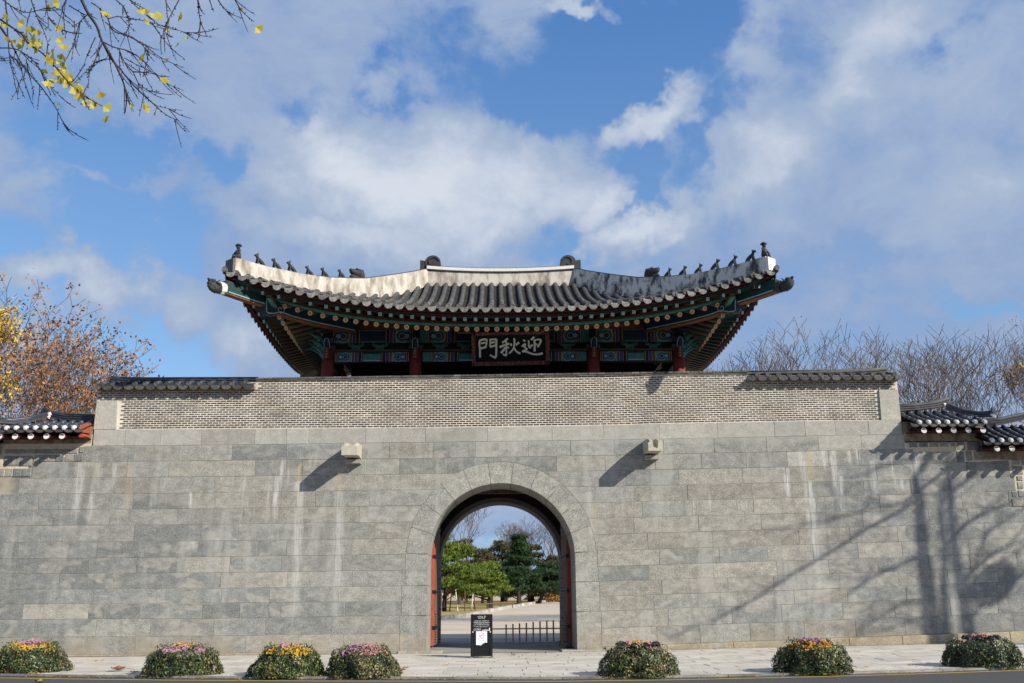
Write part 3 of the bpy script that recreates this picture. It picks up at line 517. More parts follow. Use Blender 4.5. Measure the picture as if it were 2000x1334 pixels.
for r in range(14):
    xs = ROWS[r]; segs = []
    nums = [x for x in xs if not isinstance(x, str)]
    # outward continuation (under the palace walls' stones only where those are absent)
    runs = []
    if any(isinstance(x, str) for x in xs):
        k = [i for i, x in enumerate(xs) if isinstance(x, str)][0]
        if xs[k] == 'A':
            zm = (Lz(r, 0) + Lz(r + 1, 0)) / 2
            L_ = xs[:k] + [('arc', -1)]; R_ = [('arc', 1)] + xs[k + 1:]
        else: L_ = xs[:k] + [jamb_x(r, -1)]; R_ = [jamb_x(r, 1)] + xs[k + 1:]
        runs = [L_, R_]
    else: runs = [list(xs)]
    for ri, run in enumerate(runs):
        if ri == 0 and r >= 4:
            x = run[0]; 
            while x > -17: x -= rr.uniform(1.1, 1.9); run.insert(0, x)
        if ri == len(runs) - 1 and r >= 5:
            x = run[-1]
            while x < 18: x += rr.uniform(1.1, 1.9); run.append(x)
        for a, b_ in zip(run, run[1:]):
            arcL = isinstance(b_, tuple); arcR = isinstance(a, tuple)
            if arcL: b_ = ACX - .3
            if arcR: a = ACX + .3
            pts = []
            a2, b2 = a + J, b_ - J
            n = 1
            need = (a2 < RO + .1 and b2 > -RO - .1 and r < 9)
            if need:
                z0a, z0b, z1a, z1b = Lz(r + 1, a2) + J, Lz(r + 1, b2) + J, Lz(r, a2) - J, Lz(r, b2) - J
                def seg(p, q_, n=26): return [(p[0] + (q_[0] - p[0]) * i / n, p[1] + (q_[1] - p[1]) * i / n) for i in range(n)]
                poly = seg((a2, z0a), (b2, z0b)) + seg((b2, z0b), (b2, z1b)) + seg((b2, z1b), (a2, z1a)) + seg((a2, z1a), (a2, z0a))
                # keep the boundary outside the ring; drop the part folded on to the arch
                poly2 = clip_arch(poly)
                inside = [math.hypot(x - ACX, z - ACZ) < RO + .009 and z > ACZ for x, z in poly]
                if any(inside):
                    if arcL or arcR or True:
                        s = -1 if (a2 + b2) / 2 < ACX else 1
                        if arcL or arcR:
                            # exact: straight bottom/top to the circle, arc between
                            def cx(z): return ACX + s * math.sqrt(max(0, (RO + .009) ** 2 - max(0, z - ACZ) ** 2))
                            zb = Lz(r + 1, s * 2.4) + J; zt = Lz(r, s * 2.4) - J
                            arc = [(cx(zb + (zt - zb) * i / 8), zb + (zt - zb) * i / 8) for i in range(9)]
                            if s < 0: poly2 = [(a2, z0a)] + arc + [(a2, z1a)]
                            else: poly2 = [(b2, z1b)] + arc[::-1] + [(b2, z0b)]; poly2 = poly2[::-1]; poly2 = [(b2, z0b)] + [(b2, z1b)] + arc[::-1]
                        stone(poly2, bev=0); nst += 1; continue
                poly2 = [(a2, z0a), (b2, z0b), (b2, z1b), (a2, z1a)]
            else:
                poly2 = [(a2, Lz(r + 1, a2) + J), (b2, Lz(r + 1, b2) + J), (b2, Lz(r, b2) - J), (a2, Lz(r, a2) - J)]
            if b2 < -14.3 or a2 > 14.9: far.prism(poly2, 0, .14, bev=.007)
            else: stone(poly2); nst += 1
o = far.build('stones', M_STONE, gate, kind='stuff'); o.color = (.25, .26, .26, 1)
# jamb stones (front arch), full depth of the front vault
DV = 1.72
for s in (-1, 1):
    zs = [2.60 if s < 0 else 2.64, Lz(10, s * 2.5), Lz(12, s * 2.5), .0 if s < 0 else .03]
    for k in range(3):
        xo = (JAMBL if s < 0 else JAMBR)[k] - s * J; xi = ACX + s * RI
        x0, x1 = sorted((xo, xi))
        q = MB(); q.prism([(x0, zs[k + 1] + J), (x1, zs[k + 1] + J), (x1, zs[k] - J), (x0, zs[k] - J)], -.004, DV, bev=.008)
        place(q.mesh('jamb_stone', M_STONE), 'jamb_stone', gate, color=(.28, .275, .255, 1) if s > 0 else (.25, .252, .243, 1))
NV = 11; t0 = math.asin((2.60 - ACZ) / RI)
for k in range(NV):
    a0 = t0 + (math.pi - 2 * t0) * k / NV; a1 = t0 + (math.pi - 2 * t0) * (k + 1) / NV; g_ = .0024
    P = [(ACX + RO * math.cos(a), ACZ + RO * math.sin(a)) for a in np.linspace(a0 + g_, a1 - g_, 6)] + [(ACX + RI * math.cos(a), ACZ + RI * math.sin(a)) for a in np.linspace(a1 - g_, a0 + g_, 6)]
    q = MB(); q.prism(P, -.004, DV); place(q.mesh('arch_stone', M_STONE), 'arch_stone', gate, color=rr.choice([(.285, .279, .258, 1), (.265, .262, .246, 1), (.30, .293, .27, 1)]))
# mortar seen in the joints
q = MB(); ym = .008
for i in range(24):
    a0, a1 = math.pi * i / 24, math.pi * (i + 1) / 24
    def rect(a):
        c, s_ = math.cos(a), math.sin(a); k = min(3.4 / abs(c) if abs(c) > 1e-6 else 1e9, 3.2 / abs(s_) if abs(s_) > 1e-6 else 1e9); return (ACX + c * k, ym, ACZ + s_ * k)
    P = [(ACX + 2.3 * math.cos(a0), ym, ACZ + 2.3 * math.sin(a0)), (ACX + 2.3 * math.cos(a1), ym, ACZ + 2.3 * math.sin(a1))]
    q.add([P[0], rect(a0), rect(a1), P[1]], [(0, 1, 2, 3)])
q.add([(ACX - 3.4, ym, 0), (ACX - 2.3, ym, 0), (ACX - 2.3, ym, ACZ), (ACX - 3.4, ym, ACZ)], [(0, 1, 2, 3)]); q.add([(ACX + 3.4, ym, 0), (ACX + 2.3, ym, 0), (ACX + 2.3, ym, ACZ), (ACX + 3.4, ym, ACZ)], [(0, 1, 2, 3)])
def topz(x): return 6.10 if x < 9 else 6.2
for x0, x1 in ((-11.5, ACX - 3.4), (ACX + 3.4, 11.4)): q.add([(x0, ym, -.05), (x1, ym, -.05), (x1, ym, topz(x1)), (x0, ym, topz(x0))], [(0, 1, 2, 3)])
q.add([(ACX - 3.4, ym, ACZ + 3.2), (ACX + 3.4, ym, ACZ + 3.2), (ACX + 3.4, ym, 6.12), (ACX - 3.4, ym, 6.12)], [(0, 1, 2, 3)])
for x0, x1, z in ((-18, -13.9, 4.9), (-13.9, -11.5, 5.66), (11.4, 13.1, 5.6), (13.1, 18, 4.8)): q.add([(x0, ym, -.05), (x1, ym, -.05), (x1, ym, z), (x0, ym, z)], [(0, 1, 2, 3)])
q.build('mortar', M_MORTAR, gate)
# body of the gate block with passage: front vault | chamber | rear vault
q = MB(); yb = 6.6
for x0, x1 in ((-11.5, -2.75), (2.66, 11.4)): q.box(x0, x1, .15, yb, -.05, 6.1)
q.box(-2.75, 2.66, .15, yb, 5.15, 6.1)
q.box(-18.5, -11.5, .15, 1.2, -.05, 4.9); q.box(11.4, 18.5, .15, 1.2, -.05, 4.8)
q.build('wall_body', M_CORE, gate)
q = MB()
for x0, x1 in ((-2.75, -2.45), (2.36, 2.66)): q.box(x0, x1, DV, 5.25, 0, 5.15)
q.box(-2.45, 2.36, DV, 5.25, 5.0, 5.12)
q.build('chamber_wall', M_DARK, gate)
for k in range(9):
    q = MB(); x = -2.1 + k * .5; q.box(x, x + .16, DV + .02, 5.2, 4.86, 4.995); q.build('ceiling_beam', M_DARK, gate)
q = MB()   # lintel above the doors, weathered painted board
q.box(-2.4, 2.3, DV + .02, DV + .2, 4.42, 4.86); q.build('lintel', mat('old_painted_lintel', (.10, .045, .03), (.03, .02, .018), 5, .8), gate)
q = MB()   # rear vault ring: darkened stone and a dark timber face standing in for shade
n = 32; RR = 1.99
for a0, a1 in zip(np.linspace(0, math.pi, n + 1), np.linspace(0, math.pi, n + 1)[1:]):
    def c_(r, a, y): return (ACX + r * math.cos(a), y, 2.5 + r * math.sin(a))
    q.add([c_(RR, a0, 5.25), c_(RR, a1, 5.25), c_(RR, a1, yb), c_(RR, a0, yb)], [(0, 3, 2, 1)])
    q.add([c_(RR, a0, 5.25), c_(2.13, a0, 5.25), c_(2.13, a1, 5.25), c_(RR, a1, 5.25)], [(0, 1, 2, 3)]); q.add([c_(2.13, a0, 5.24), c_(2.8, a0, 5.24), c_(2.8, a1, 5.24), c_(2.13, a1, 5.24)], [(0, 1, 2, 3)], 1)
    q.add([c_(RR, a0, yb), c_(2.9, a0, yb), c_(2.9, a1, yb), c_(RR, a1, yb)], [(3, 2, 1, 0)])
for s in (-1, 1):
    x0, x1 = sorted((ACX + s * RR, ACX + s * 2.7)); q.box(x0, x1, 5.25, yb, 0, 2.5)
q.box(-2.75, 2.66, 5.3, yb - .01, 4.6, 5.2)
q.build('rear_vault', [mat('shaded_vault_stone', (.20, .19, .17), (.13, .125, .115), 2, .85), M_DARK], gate)
# plinth course that shows along the foot of the wall
pj = [-14.3, -12.6, -11, -9.2, -7.6, -6.1, -4.6, -3.1]
PJ = [pj] + [[2.75, 4.4, 6.2, 8.0] + [9.35, 10.8, 12.3, 13.75, 15.2, 16.7]]
for run in PJ:
    for a, b_ in zip(run, run[1:]):
        def pz(x): return max(.035, Lz(14, x)) - .004
        P = [(a + .005, gz(a) - .06), (b_ - .005, gz(b_) - .06), (b_ - .005, pz(b_)), (a + .005, pz(a))]
        q = MB(); q.prism(P, -.07, .14, bev=.01); place(q.mesh('plinth_stone', M_STONE), 'plinth_stone', gate, color=(.36, .31, .22, 1))
for s in (-1, 1):   # threshold ends at the jambs
    x = ACX + s * RI; x0, x1 = sorted((x - s * .42, x + s * .75)); q = MB(); q.prism([(x0, -.04), (x1, -.04), (x1, .05), (x0, .05)], -.16, .6, bev=.008)
    place(q.mesh('threshold_stone', M_STONE), 'threshold_stone', gate, color=(.42, .40, .35, 1))
# doors standing open
for s in (-1, 1):
    side = 'left' if s < 0 else 'right'
    q = MB(); x = ACX + s * (RI - .09)
    root = empty('gate_door', (x, DV + .05, .05), 'tall red and brown timber gate door with iron straps, open against the %s side of the arch' % side, 'door', 'doors of the gateway')
    q.box(*sorted((x - s * .0, x + s * .14)), DV + .03, DV + .14, .1, 3.95); q.build('door_edge', M_REDB if s < 0 else M_RED, root)
    for k in range(5):
        y0 = DV + .15 + k * .44; q = MB(); q.box(*sorted((x - s * .03, x + s * .04)), y0, y0 + .43, .12, 4.05); q.build('door_plank', M_BROWN, root)
    for z in (.55, 1.55, 2.55, 3.45):
        q = MB(); q.box(*sorted((x - s * .045, x + s * .05)), DV + .02, DV + 2.32, z, z + .10); q.build('iron_strap', M_IRON, root)
        q = MB()
        for k in range(9): q.disc((x - s * .045, DV + .25 + k * .24, z + .05), (-s, 0, 0), .02, 6, h=.02)
        q.build('stud', M_IRON, root, kind='stuff')
    q = MB()
    for k in range(12): q.disc((x - s * .03, DV + .2, .2 + k * .07), (-s, -.3, 0), .018, 6, h=.03); q.disc((x - s * .03, DV + 2.28, .2 + k * .3), (-s, -.3, 0), .022, 6, h=.03)
    q.build('stud', M_IRON, root, kind='stuff')
# rain spouts
def spout(x0, w, lab):
    # x0..x0+w at the wall; profile along y from wall to tip, channel on top
    root = empty('stone_spout', (x0 + w / 2, 0, 5.2), lab, 'rain spout', 'stone rain spouts above the arch')
    q = MB(); L = 1.0; ny = 9; z0 = 5.17 if x0 < 0 else 5.235
    rings = []
    for i in range(ny):
        t = i / (ny - 1); y = .1 - t * (L + .1); zt = z0 + .47 - .0 * t - .16 * (t ** 3); zb = z0 + .02 + .045 * math.sin(t * math.pi) + .02 * t
        zc = zt - (.10 + .10 * t if x0 > 0 else .03)
        xa, xb = x0, x0 + w
        rings.append([(xa, y, zb), (xb, y, zb), (xb, y, zt - .05), (xb - .05, y, zt), (xb - w * .30, y, zt - .01), (xb - w * .36, y, zc), (xa + w * .36, y, zc), (xa + w * .30, y, zt - .01), (xa + .05, y, zt), (xa, y, zt - .05)])
    V = [p for r_ in rings for p in r_]; k = 10
    F = [(i * k + j, i * k + (j + 1) % k, (i + 1) * k + (j + 1) % k, (i + 1) * k + j) for i in range(ny - 1) for j in range(k)] + [tuple(range((ny - 1) * k, ny * k)), tuple(range(k - 1, -1, -1))]
    q.add(V, F); q.build('spout', mat('pale_spout_granite', (.50, .465, .385), (.40, .37, .30), 9, .85, .5), root)
    q = MB(); q.prism([(x0 - .0, z0 - .09), (x0 + w, z0 - .09), (x0 + w, z0 + .015), (x0, z0 + .015)], -.30, .1); q.build('corbel', M_STONE_IN, root)
spout(-4.38, .42, 'pale carved rain spout jutting from the wall, to the left of the arch')
spout(3.98, .40, 'pale carved rain spout jutting from the wall, to the right of the arch')

# ================================================================ brick parapet
par = empty('brick_parapet', (0, .05, 6.1), 'long parapet of small dark bricks in pale mortar on top of the gate wall', 'parapet')
PL, PR = -11.54, 11.45
def ptop(x): return 7.585 + (x + 7) * .0105
cand = []
bw, bh = .175, .0625
YB = .06
for r in range(24):
    n = int((PR - PL) / bw) + 2
    for k in range(n):
        x = PL + .02 + (k + (.5 if r % 2 else 0)) * bw; x1 = x + .145
        if x1 > PR - .01: continue
        z = Lz(0, min(max(x, -11), 9.0)) + (0.0 if x < 9 else .004 * 0) + .035 + r * bh
        lim = ptop(x) - .075 if -7.05 < x < 7.12 else (7.27 if x < 0 else 7.46)
        if z + .035 > lim: continue
        if x < -10.86 and z < 6.94: 
            continue
        if x1 > 10.87 and z < 7.14: continue
        cand.append((x, z))
cand.sort(key=lambda c: (c[1] > 6.9, abs(c[0]))); keep = set(cand[:298])
q = MB(); q.box(0, .145, -.011, .01, 0, .031); brick_me = q.mesh('brick', M_BRICK); st = MB()
for x, z in cand:
    if (x, z) in keep: place(brick_me, 'brick', par, Matrix.Translation((x, YB, z)))
    else:
        d = rr.uniform(-.003, .002); st.box(x + rr.uniform(-.004, .004), x + .145 + rr.uniform(-.004, .004), YB - .011 + d, YB + .01, z, z + .031 + rr.uniform(-.003, .003))
def brick_stuff_mat():
    m, nt, N, K, b_ = nodes('dark_brick_mass'); g = G(nt); P = g.pos(); b_.inputs['Roughness'].default_value = .85
    v = N.new('ShaderNodeTexVoronoi'); v.inputs['Scale'].default_value = 1; mp = N.new('ShaderNodeMapping'); mp.inputs[3].default_value = (1 / .175, 1, 1 / .0625); K.new(P, mp.inputs[0]); K.new(mp.outputs[0], v.inputs['Vector'])
    s = N.new('ShaderNodeSeparateColor'); K.new(v.outputs['Color'], s.inputs[0])
    K.new(g.ramp(s.outputs[0], [(0, (.045, .04, .036)), (.7, (.085, .072, .062)), (.9, (.16, .135, .11)), (1, (.24, .2, .16))]), b_.inputs['Base Color']); return m
st.build('bricks', brick_stuff_mat(), par, kind='stuff')
q = MB()
zl = lambda x: Lz(0, min(max(x, -11), 9.0))
xs = list(np.linspace(PL, PR, 24))
for a, b_ in zip(xs, xs[1:]):
    ta = ptop(a) - .05 if -7.05 < a < 7.12 else (7.42 if a < 0 else 7.58); tb = ptop(b_) - .05 if -7.05 < b_ < 7.12 else (7.42 if b_ < 0 else 7.58)
    t_ = min(ta, tb) if (ta > 7.5) != (tb > 7.5) else None
    q.add([(a, YB, zl(a)), (b_, YB, zl(b_)), (b_, YB, tb), (a, YB, ta)], [(0, 1, 2, 3)])
q.box(PL, PR, YB + .012, .55, 6.1, 7.36)
q.box(-7.05, 7.12, YB + .012, .55, 7.36, 7.5)
q.build('mortar_face', M_BMORTAR, par)
for x0, x1, z1, lab in ((-11.54, -10.93, 6.95, 'l'), (10.86, 11.43, 7.15, 'r')):
    z0 = Lz(0, x0 if x0 < 0 else 9) + .003
    q = MB(); q.prism([(x0, z0), (x1 + (.03 if lab == 'l' else 0), z0), (x1, z1), (x0 + .02, z1)], YB - .05, .5, bev=.01); place(q.mesh('corner_stone', M_STONE), 'corner_stone', par, color=(.42, .395, .33, 1))
x = -7.05; rr2 = random.Random(4)
while x < 7.1:
    w = .245; x1 = min(x + w - .012, 7.13); q = MB(); z = ptop(x) - .055
    q.prism([(x, z), (x1, z + .0025), (x1, z + .055), (x, z + .052)], YB - .075 + rr2.uniform(-.006, .006), .5, bev=.006); q.build('coping_brick', M_TILEEND if rr2.random() < .25 else M_TILE, par); x += w
q = MB(); q.prism([(-7.05, ptop(-7.05) - .085), (7.13, ptop(7.13) - .085), (7.13, ptop(7.13) - .056), (-7.05, ptop(-7.05) - .056)], YB - .045, .5); q.build('coping_bed', mat('coping_bed_lime', (.33, .27, .19), None, 5), par)

# ================================================================ tiled wall roofs
def drip_mesh(name, w=.24, h=.12, m=None, t=.02):
    q = MB(); n = 8
    top = [(-w / 2 + w * i / n, .035 * (1 - (2 * i / n - 1) ** 2) * -1 + .03) for i in range(n + 1)]
    bot = [(w / 2 * math.cos(math.pi * i / n), -h * math.sin(math.pi * i / n) ** .8) for i in range(n + 1)]
    P = [(x, z) for x, z in top] + [(x * .97, z - .004) for x, z in bot[1:-1]]
    V = [(0, x, z) for x, z in P] + [(-t, x, z) for x, z in P]; k = len(P)
    q.add(V, [tuple(range(k - 1, -1, -1)), tuple(range(k, 2 * k))] + [(i, (i + 1) % k, k + (i + 1) % k, k + i) for i in range(k)])
    return q.mesh(name, m)
def endcap_mesh(name, r, m, dome=False, l=.10):
    q = MB(); k = 12
    def ring(x, rr_): return [(x, rr_ * math.cos(2 * math.pi * i / k), rr_ * math.sin(2 * math.pi * i / k)) for i in range(k)]
    if dome: Rg = [ring(-l, r * .95), ring(-.03, r), ring(.01, r * .8), ring(.028, r * .45)]
    else: Rg = [ring(-l, r * .93), ring(0, r), ring(.004, r * .80), ring(-.006, r * .74), ring(-.002, r * .3)]
    V = [p for x in Rg for p in x]; F = [(i * k + j, i * k + (j + 1) % k, (i + 1) * k + (j + 1) % k, (i + 1) * k + j) for i in range(len(Rg) - 1) for j in range(k)] + [tuple(range((len(Rg) - 1) * k, len(Rg) * k))]
    q.add(V, F); return q.mesh(name, m)
def tile_mesh(name, r, L, m, r2=None, k=7):
    """half round cover tile, axis +x pointing down the slope (front end at +x)"""
    q = MB(); r2 = r2 or r * 1.06; V = []
    for x, R_ in ((-L / 2, r * .94), (L / 2, r2)):
        for i in range(k + 1):
            th = math.pi * i / k * 1.1 - .05 * math.pi; V.append((x, R_ * math.cos(th), R_ * math.sin(th)))
        for i in range(k + 1):
            th = math.pi * i / k * 1.1 - .05 * math.pi; V.append((x, R_ * .82 * math.cos(th), R_ * .82 * math.sin(th)))
    n = 2 * (k + 1); F = [(i, i + 1, n + i + 1, n + i) for i in range(k)] + [(n + i, n + i + 1, n + k + 1 + i + 1, n + k + 1 + i) for i in range(k)]
    q.add(V, F); return q.mesh(name, m, True)
def wall_roof(root, x0, x1, ye, ze, yr, zr, yback, zback, sp, tr, mt, capmat, dome, ridge_h, dripm, dh=.12, rise=.0, first=None, rz=None, endface=None, slope_tiles=2, disc_r=None):
    """roof of a wall: cover tiles from ridge (yr,zr) to eave (ye,ze)"""
    n = int(round((x1 - x0) / sp)); xs = [x0 + sp * (.5 + i) for i in range(n)]
    L = math.hypot(yr - ye, zr - ze); tm = tile_mesh('cover_tile', tr, L / slope_tiles + .03, mt); cm = endcap_mesh('end_tile', disc_r or tr * 1.05, capmat, dome); dm = drip_mesh('drip_tile', sp * .95, dh, dripm)
    d = Vector((0, ye - yr, ze - zr)).normalized()
    for x in xs:
        for j in range(slope_tiles):
            t = (j + .5) / slope_tiles; c = Vector((x, yr, zr)).lerp(Vector((x, ye, ze)), t); place(tm, 'cover_tile', root, frame(c + Vector((0, 0, .004 * (slope_tiles - j))), d))
        place(cm, 'end_tile', root, frame(Vector((x, ye - .02, ze + .0)), (0, -1, -.12)))
    for i in range(n + 1):
        x = x0 + sp * i
        place(dm, 'drip_tile', root, frame(Vector((x, ye - .005, ze - .045)), (0, -1, -.1)))
    q = MB()    # pan tiles front and back slopes with stepped courses
    ns = 7
    for j in range(ns):
        t0_, t1_ = j / ns, (j + 1) / ns; a = (yr + (ye - yr) * t0_, zr + (ze - zr) * t0_ - .035); b_ = (yr + (ye - yr) * t1_, zr + (ze - zr) * t1_ - .012)
        q.add([(x0, a[0], a[1]), (x1, a[0], a[1]), (x1, b_[0], b_[1]), (x0, b_[0], b_[1])], [(0, 3, 2, 1)]); q.add([(x0, b_[0], b_[1]), (x1, b_[0], b_[1]), (x1, b_[0], b_[1] - .03), (x0, b_[0], b_[1] - .03)], [(0, 3, 2, 1)])
    q.add([(x0, yr, zr - .02), (x1, yr, zr - .02), (x1, yback, zback), (x0, yback, zback)], [(0, 1, 2, 3)])
    q.add([(x0, ye, ze - .045), (x1, ye, ze - .045), (x1, yback, zback - .03), (x0, yback, zback - .03)], [(0, 1, 2, 3)])
    q.build('pan_tiles', mt, root)

def ridge_stack(root, pts, h, w, mt, name='ridge', layers=4, capr=.06):
    """stacked ridge along a polyline of (x,y,z) base points"""
    P = [Vector(p) for p in pts]
    for j in range(layers):
        q = MB(); z0 = h * j / layers; z1 = h * (j + 1) / layers - .011; ww = w * (1 - .22 * (j % 2) - .05 * j)
        for a, b_ in zip(P, P[1:]):
            d = (b_ - a); d.z = 0; sd = Vector((-d.y, d.x, 0)).normalized() * ww / 2
            V = [a + sd + Vector((0, 0, z0)), a - sd + Vector((0, 0, z0)), b_ - sd + Vector((0, 0, z0)), b_ + sd + Vector((0, 0, z0))]
            V += [v + Vector((0, 0, z1 - z0)) for v in V]; q.add(V, [(0, 1, 2, 3), (4, 7, 6, 5), (0, 4, 5, 1), (1, 5, 6, 2), (2, 6, 7, 3), (3, 7, 4, 0)])
        q.build(name + '_tile', mt, root)
    q = MB(); q.tube([p + Vector((0, 0, h + .01)) for p in P], capr, 8); q.build(name + '_cap', mt, root, True)
M_ENDD = mat('dark_tile_end', (.12, .118, .112), (.05, .05, .05), 14, .75, .4, rand=.35)
for s, x0, x1, zd, zr, lab in ((-1, -11.5, -7.06, 7.37, 7.47, 'left'), (1, 7.14, 11.45, 7.545, 7.60, 'right')):
    root = empty('parapet_roof', ((x0 + x1) / 2, .2, zd), 'narrow row of dark tiles capping the %s end of the brick parapet' % lab, 'tiled coping', 'tiled copings at the ends of the brick parapet')
    wall_roof(root, x0 + .02, x1, -.22, zd, .28, zr + .06, .62, zd - .03, .305, .062, M_TILE if s > 0 else M_TILE2, M_ENDD, False, .16, M_ENDD, .115, slope_tiles=1, disc_r=.068)
    ends = [(x0 + .22, .3, zr + .075), (x0 + .5, .3, zr + .045), (x0 + 1.2, .3, zr + .03), (x1, .3, zr + .02 )] if s < 0 else [(x0, .3, zr + .0), (x0 + 2.6, .3, zr + .035), (x1 - .6, .3, zr + .065), (x1 - .2, .3, zr + .10)]
    ridge_stack(root, ends, .13, .30, M_TILE if s > 0 else M_TILE2, capr=.045)
    q = MB(); q.box(x0, x1, -.10, .6, zd - .14, zd - .055); q.build('eave_bed', mat('eave_lime_' + lab, (.25, .20, .15), (.12, .10, .08), 6), root)

def palace_roof(name, lab, x0, x1, eave_z, ridge_z, hip_end, hip_len, ridge_pts, sp_raf, roof_left_open, side_board=None, wall_z=None):
    root = empty(name, ((x0 + x1) / 2, .6, wall_z), lab, 'wall roof', 'tiled roofs of the palace wall')
    sp = .262; ye, yr = -.75, .6; n = int((x1 - x0) / sp); tr = .062
    tm = tile_mesh('cover_tile', tr, .36, M_TILE2); cm = endcap_mesh('end_cap', tr * 1.08, M_WHITE, True); dm = drip_mesh('drip_tile', sp * .96, .085, M_TILE)
    def top_t(x):   # fraction of the slope (0 ridge..1 eave) where the row starts
        e = (x - x0) if hip_end < 0 else (x1 - x)
        return max(0, 1 - e / hip_len) if hip_end and e < hip_len else 0
    def P(x, t): 
        z = ridge_z + (eave_z - ridge_z) * (t + .22 * t * (1 - t)); return Vector((x, yr + (ye - yr) * t, z))
    for i in range(n):
        x = x0 + sp * (i + .5); t = top_t(x); L = (1 - t) * 1.45; k = max(1, int(L / .33))
        for j in range(k):
            a = P(x, t + (1 - t) * j / k); b_ = P(x, t + (1 - t) * (j + 1) / k); place(tm, 'cover_tile', root, frame((a + b_) / 2, b_ - a) @ Matrix.Diagonal(((b_ - a).length / .34, 1, 1, 1)))
        place(cm, 'end_cap', root, frame(P(x, 1) + Vector((0, -.02, 0)), (0, -1, -.35)))
    for i in range(n + 1): place(dm, 'drip_tile', root, frame(P(x0 + sp * i, 1) + Vector((0, -.005, -.03)), (0, -1, -.2)))
    q = MB(); ns = 9
    for j in range(ns):
        t0_, t1_ = j / ns, (j + 1) / ns
        for i in range(n):
            xa = x0 + sp * i; xb = xa + sp; tt = min(top_t(xa + .01), top_t(xb - .01))
            if t1_ <= tt: continue
            A = P(xa, t0_) - Vector((0, 0, .045)); B_ = P(xa, t1_) - Vector((0, 0, .02)); xm = (xa + xb) / 2
            q.add([(xa, A.y, A.z + .03), (xm, A.y, A.z - .015), (xb, A.y, A.z + .03), (xb, B_.y, B_.z + .03), (xm, B_.y, B_.z - .015), (xa, B_.y, B_.z + .03)], [(0, 5, 4, 1), (1, 4, 3, 2)])
    q.build('pan_tiles', M_TILE2, root)
    q = MB(); xa, xb = (x0 + (hip_len if hip_end < 0 else 0), x1 - (hip_len if hip_end > 0 else 0))
    q.add([(xa, yr, ridge_z), (xb, yr, ridge_z), (xb, 1.95, eave_z), (xa, 1.95, eave_z)], [(0, 1, 2, 3)]); q.build('rear_slope', M_TILE2, root)
    q = MB(); q.add([(x0, ye + .03, eave_z - .05), (x1, ye + .03, eave_z - .05), (x1, .1, eave_z + .26), (x0, .1, eave_z + .26)], [(0, 1, 2, 3)])
    q.box(x0, x1, ye + .04, ye + .08, eave_z - .095, eave_z - .03); q.build('eave_board', M_MAROON, root)
    q = MB(); q.add([(x0, .1, eave_z + .2), (x1, .1, eave_z + .2), (x1, 1.9, eave_z - .02), (x0, 1.9, eave_z - .02)], [(0, 1, 2, 3)]); q.build('soffit', M_MAROON, root)
    # round rafters with white ends
    rz_ = eave_z - .222; k = int((x1 - x0) / sp_raf)
    for i in range(k):
        x = x0 + sp_raf * (i + .55); q = MB(); q.tube([(x, -.74, rz_), (x, .35, rz_ + .2)], .068, 12); q.build('rafter', M_MAROON, root, True)
        q = MB(); q.disc((x, -.741, rz_ - .001), (0, -1, .22), .078, 16, h=.006); q.build('rafter_end', M_WHITE, root)
    q = MB(); q.add([(x0, -.42, rz_ + .04), (x1, -.42, rz_ + .04), (x1, .0, rz_ + .03), (x0, .0, rz_ + .03)], [(0, 1, 2, 3)]); q.build('filler_board', M_MAROON, root)
    # main ridge and hip ridge
    ridge_stack(root, ridge_pts, .16, .30, M_TILE if hip_end > 0 else M_TILE2, capr=.055, layers=5)
    if hip_end:
        xs = x0 if hip_end < 0 else x1; sgn = -hip_end
        xa = xs + sgn * (hip_len + .02); H = [(xa, .45, ridge_z + .06), (xs + sgn * hip_len * .66, .02, P(0, .43).z + .07), (xs + sgn * hip_len * .33, -.30, P(0, .68).z + .075), (xs + sgn * .04, -.58, P(0, .88).z + .13)]
        ridge_stack(root, H, .11, .22, M_TILE2, 'hip_ridge', 3, .06)
        q = MB(); q.disc(Vector(H[-1]) + Vector((-sgn * .05, -.03, .16)), (-sgn * .75, -1, .05), .11, 16, h=.05); q.build('hip_end_tile', M_TILE2, root)
        q = MB(); q.tube([Vector(H[-1]) + Vector((-sgn * .03, -.03, .0)), Vector(H[-1]) + Vector((-sgn * .07, -.05, .06))], .08, 10); q.build('hip_end_lime', M_WHITE, root)
        q = MB(); p = Vector(ridge_pts[0] if hip_end < 0 else ridge_pts[-1]); a = Vector(H[0]); q.beam(a + Vector((sgn * .02, -.02, .0)), a + Vector((sgn * .06, .06, .17)), .10, .09); q.build('ridge_lime', M_WHITE, root)
    return root
rt = palace_roof('palace_wall_roof', 'dark tiled roof of the palace wall with white rafter ends, left of the brick parapet', -14.0, -11.55, 6.03, 6.46, -1, .9,
    [(-13.25, .6, 6.66), (-13.05, .6, 6.56), (-12.6, .6, 6.47), (-11.6, .6, 6.43)], .425, False, wall_z=5.7)
q = MB(); q.add([(-11.6, .0, 5.99), (-11.6, .0, 6.30), (-11.6, -.5, 6.18), (-11.6, -.74, 6.04), (-11.6, -.72, 5.93), (-11.6, -.3, 5.97), (-11.64, .0, 5.99), (-11.64, .0, 6.30), (-11.64, -.5, 6.18), (-11.64, -.74, 6.04), (-11.64, -.72, 5.93), (-11.64, -.3, 5.97)],
    [(0, 1, 2, 3, 4, 5), (11, 10, 9, 8, 7, 6)] + [(i, (i + 1) % 6, 6 + (i + 1) % 6, 6 + i)[::-1] for i in range(6)])
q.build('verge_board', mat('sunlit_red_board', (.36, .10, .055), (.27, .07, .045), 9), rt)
q = MB(); q.tube([(-11.66, -.5, 5.87), (-11.66, .0, 5.90)], .06, 10); q.build('rafter', M_REDB, rt)
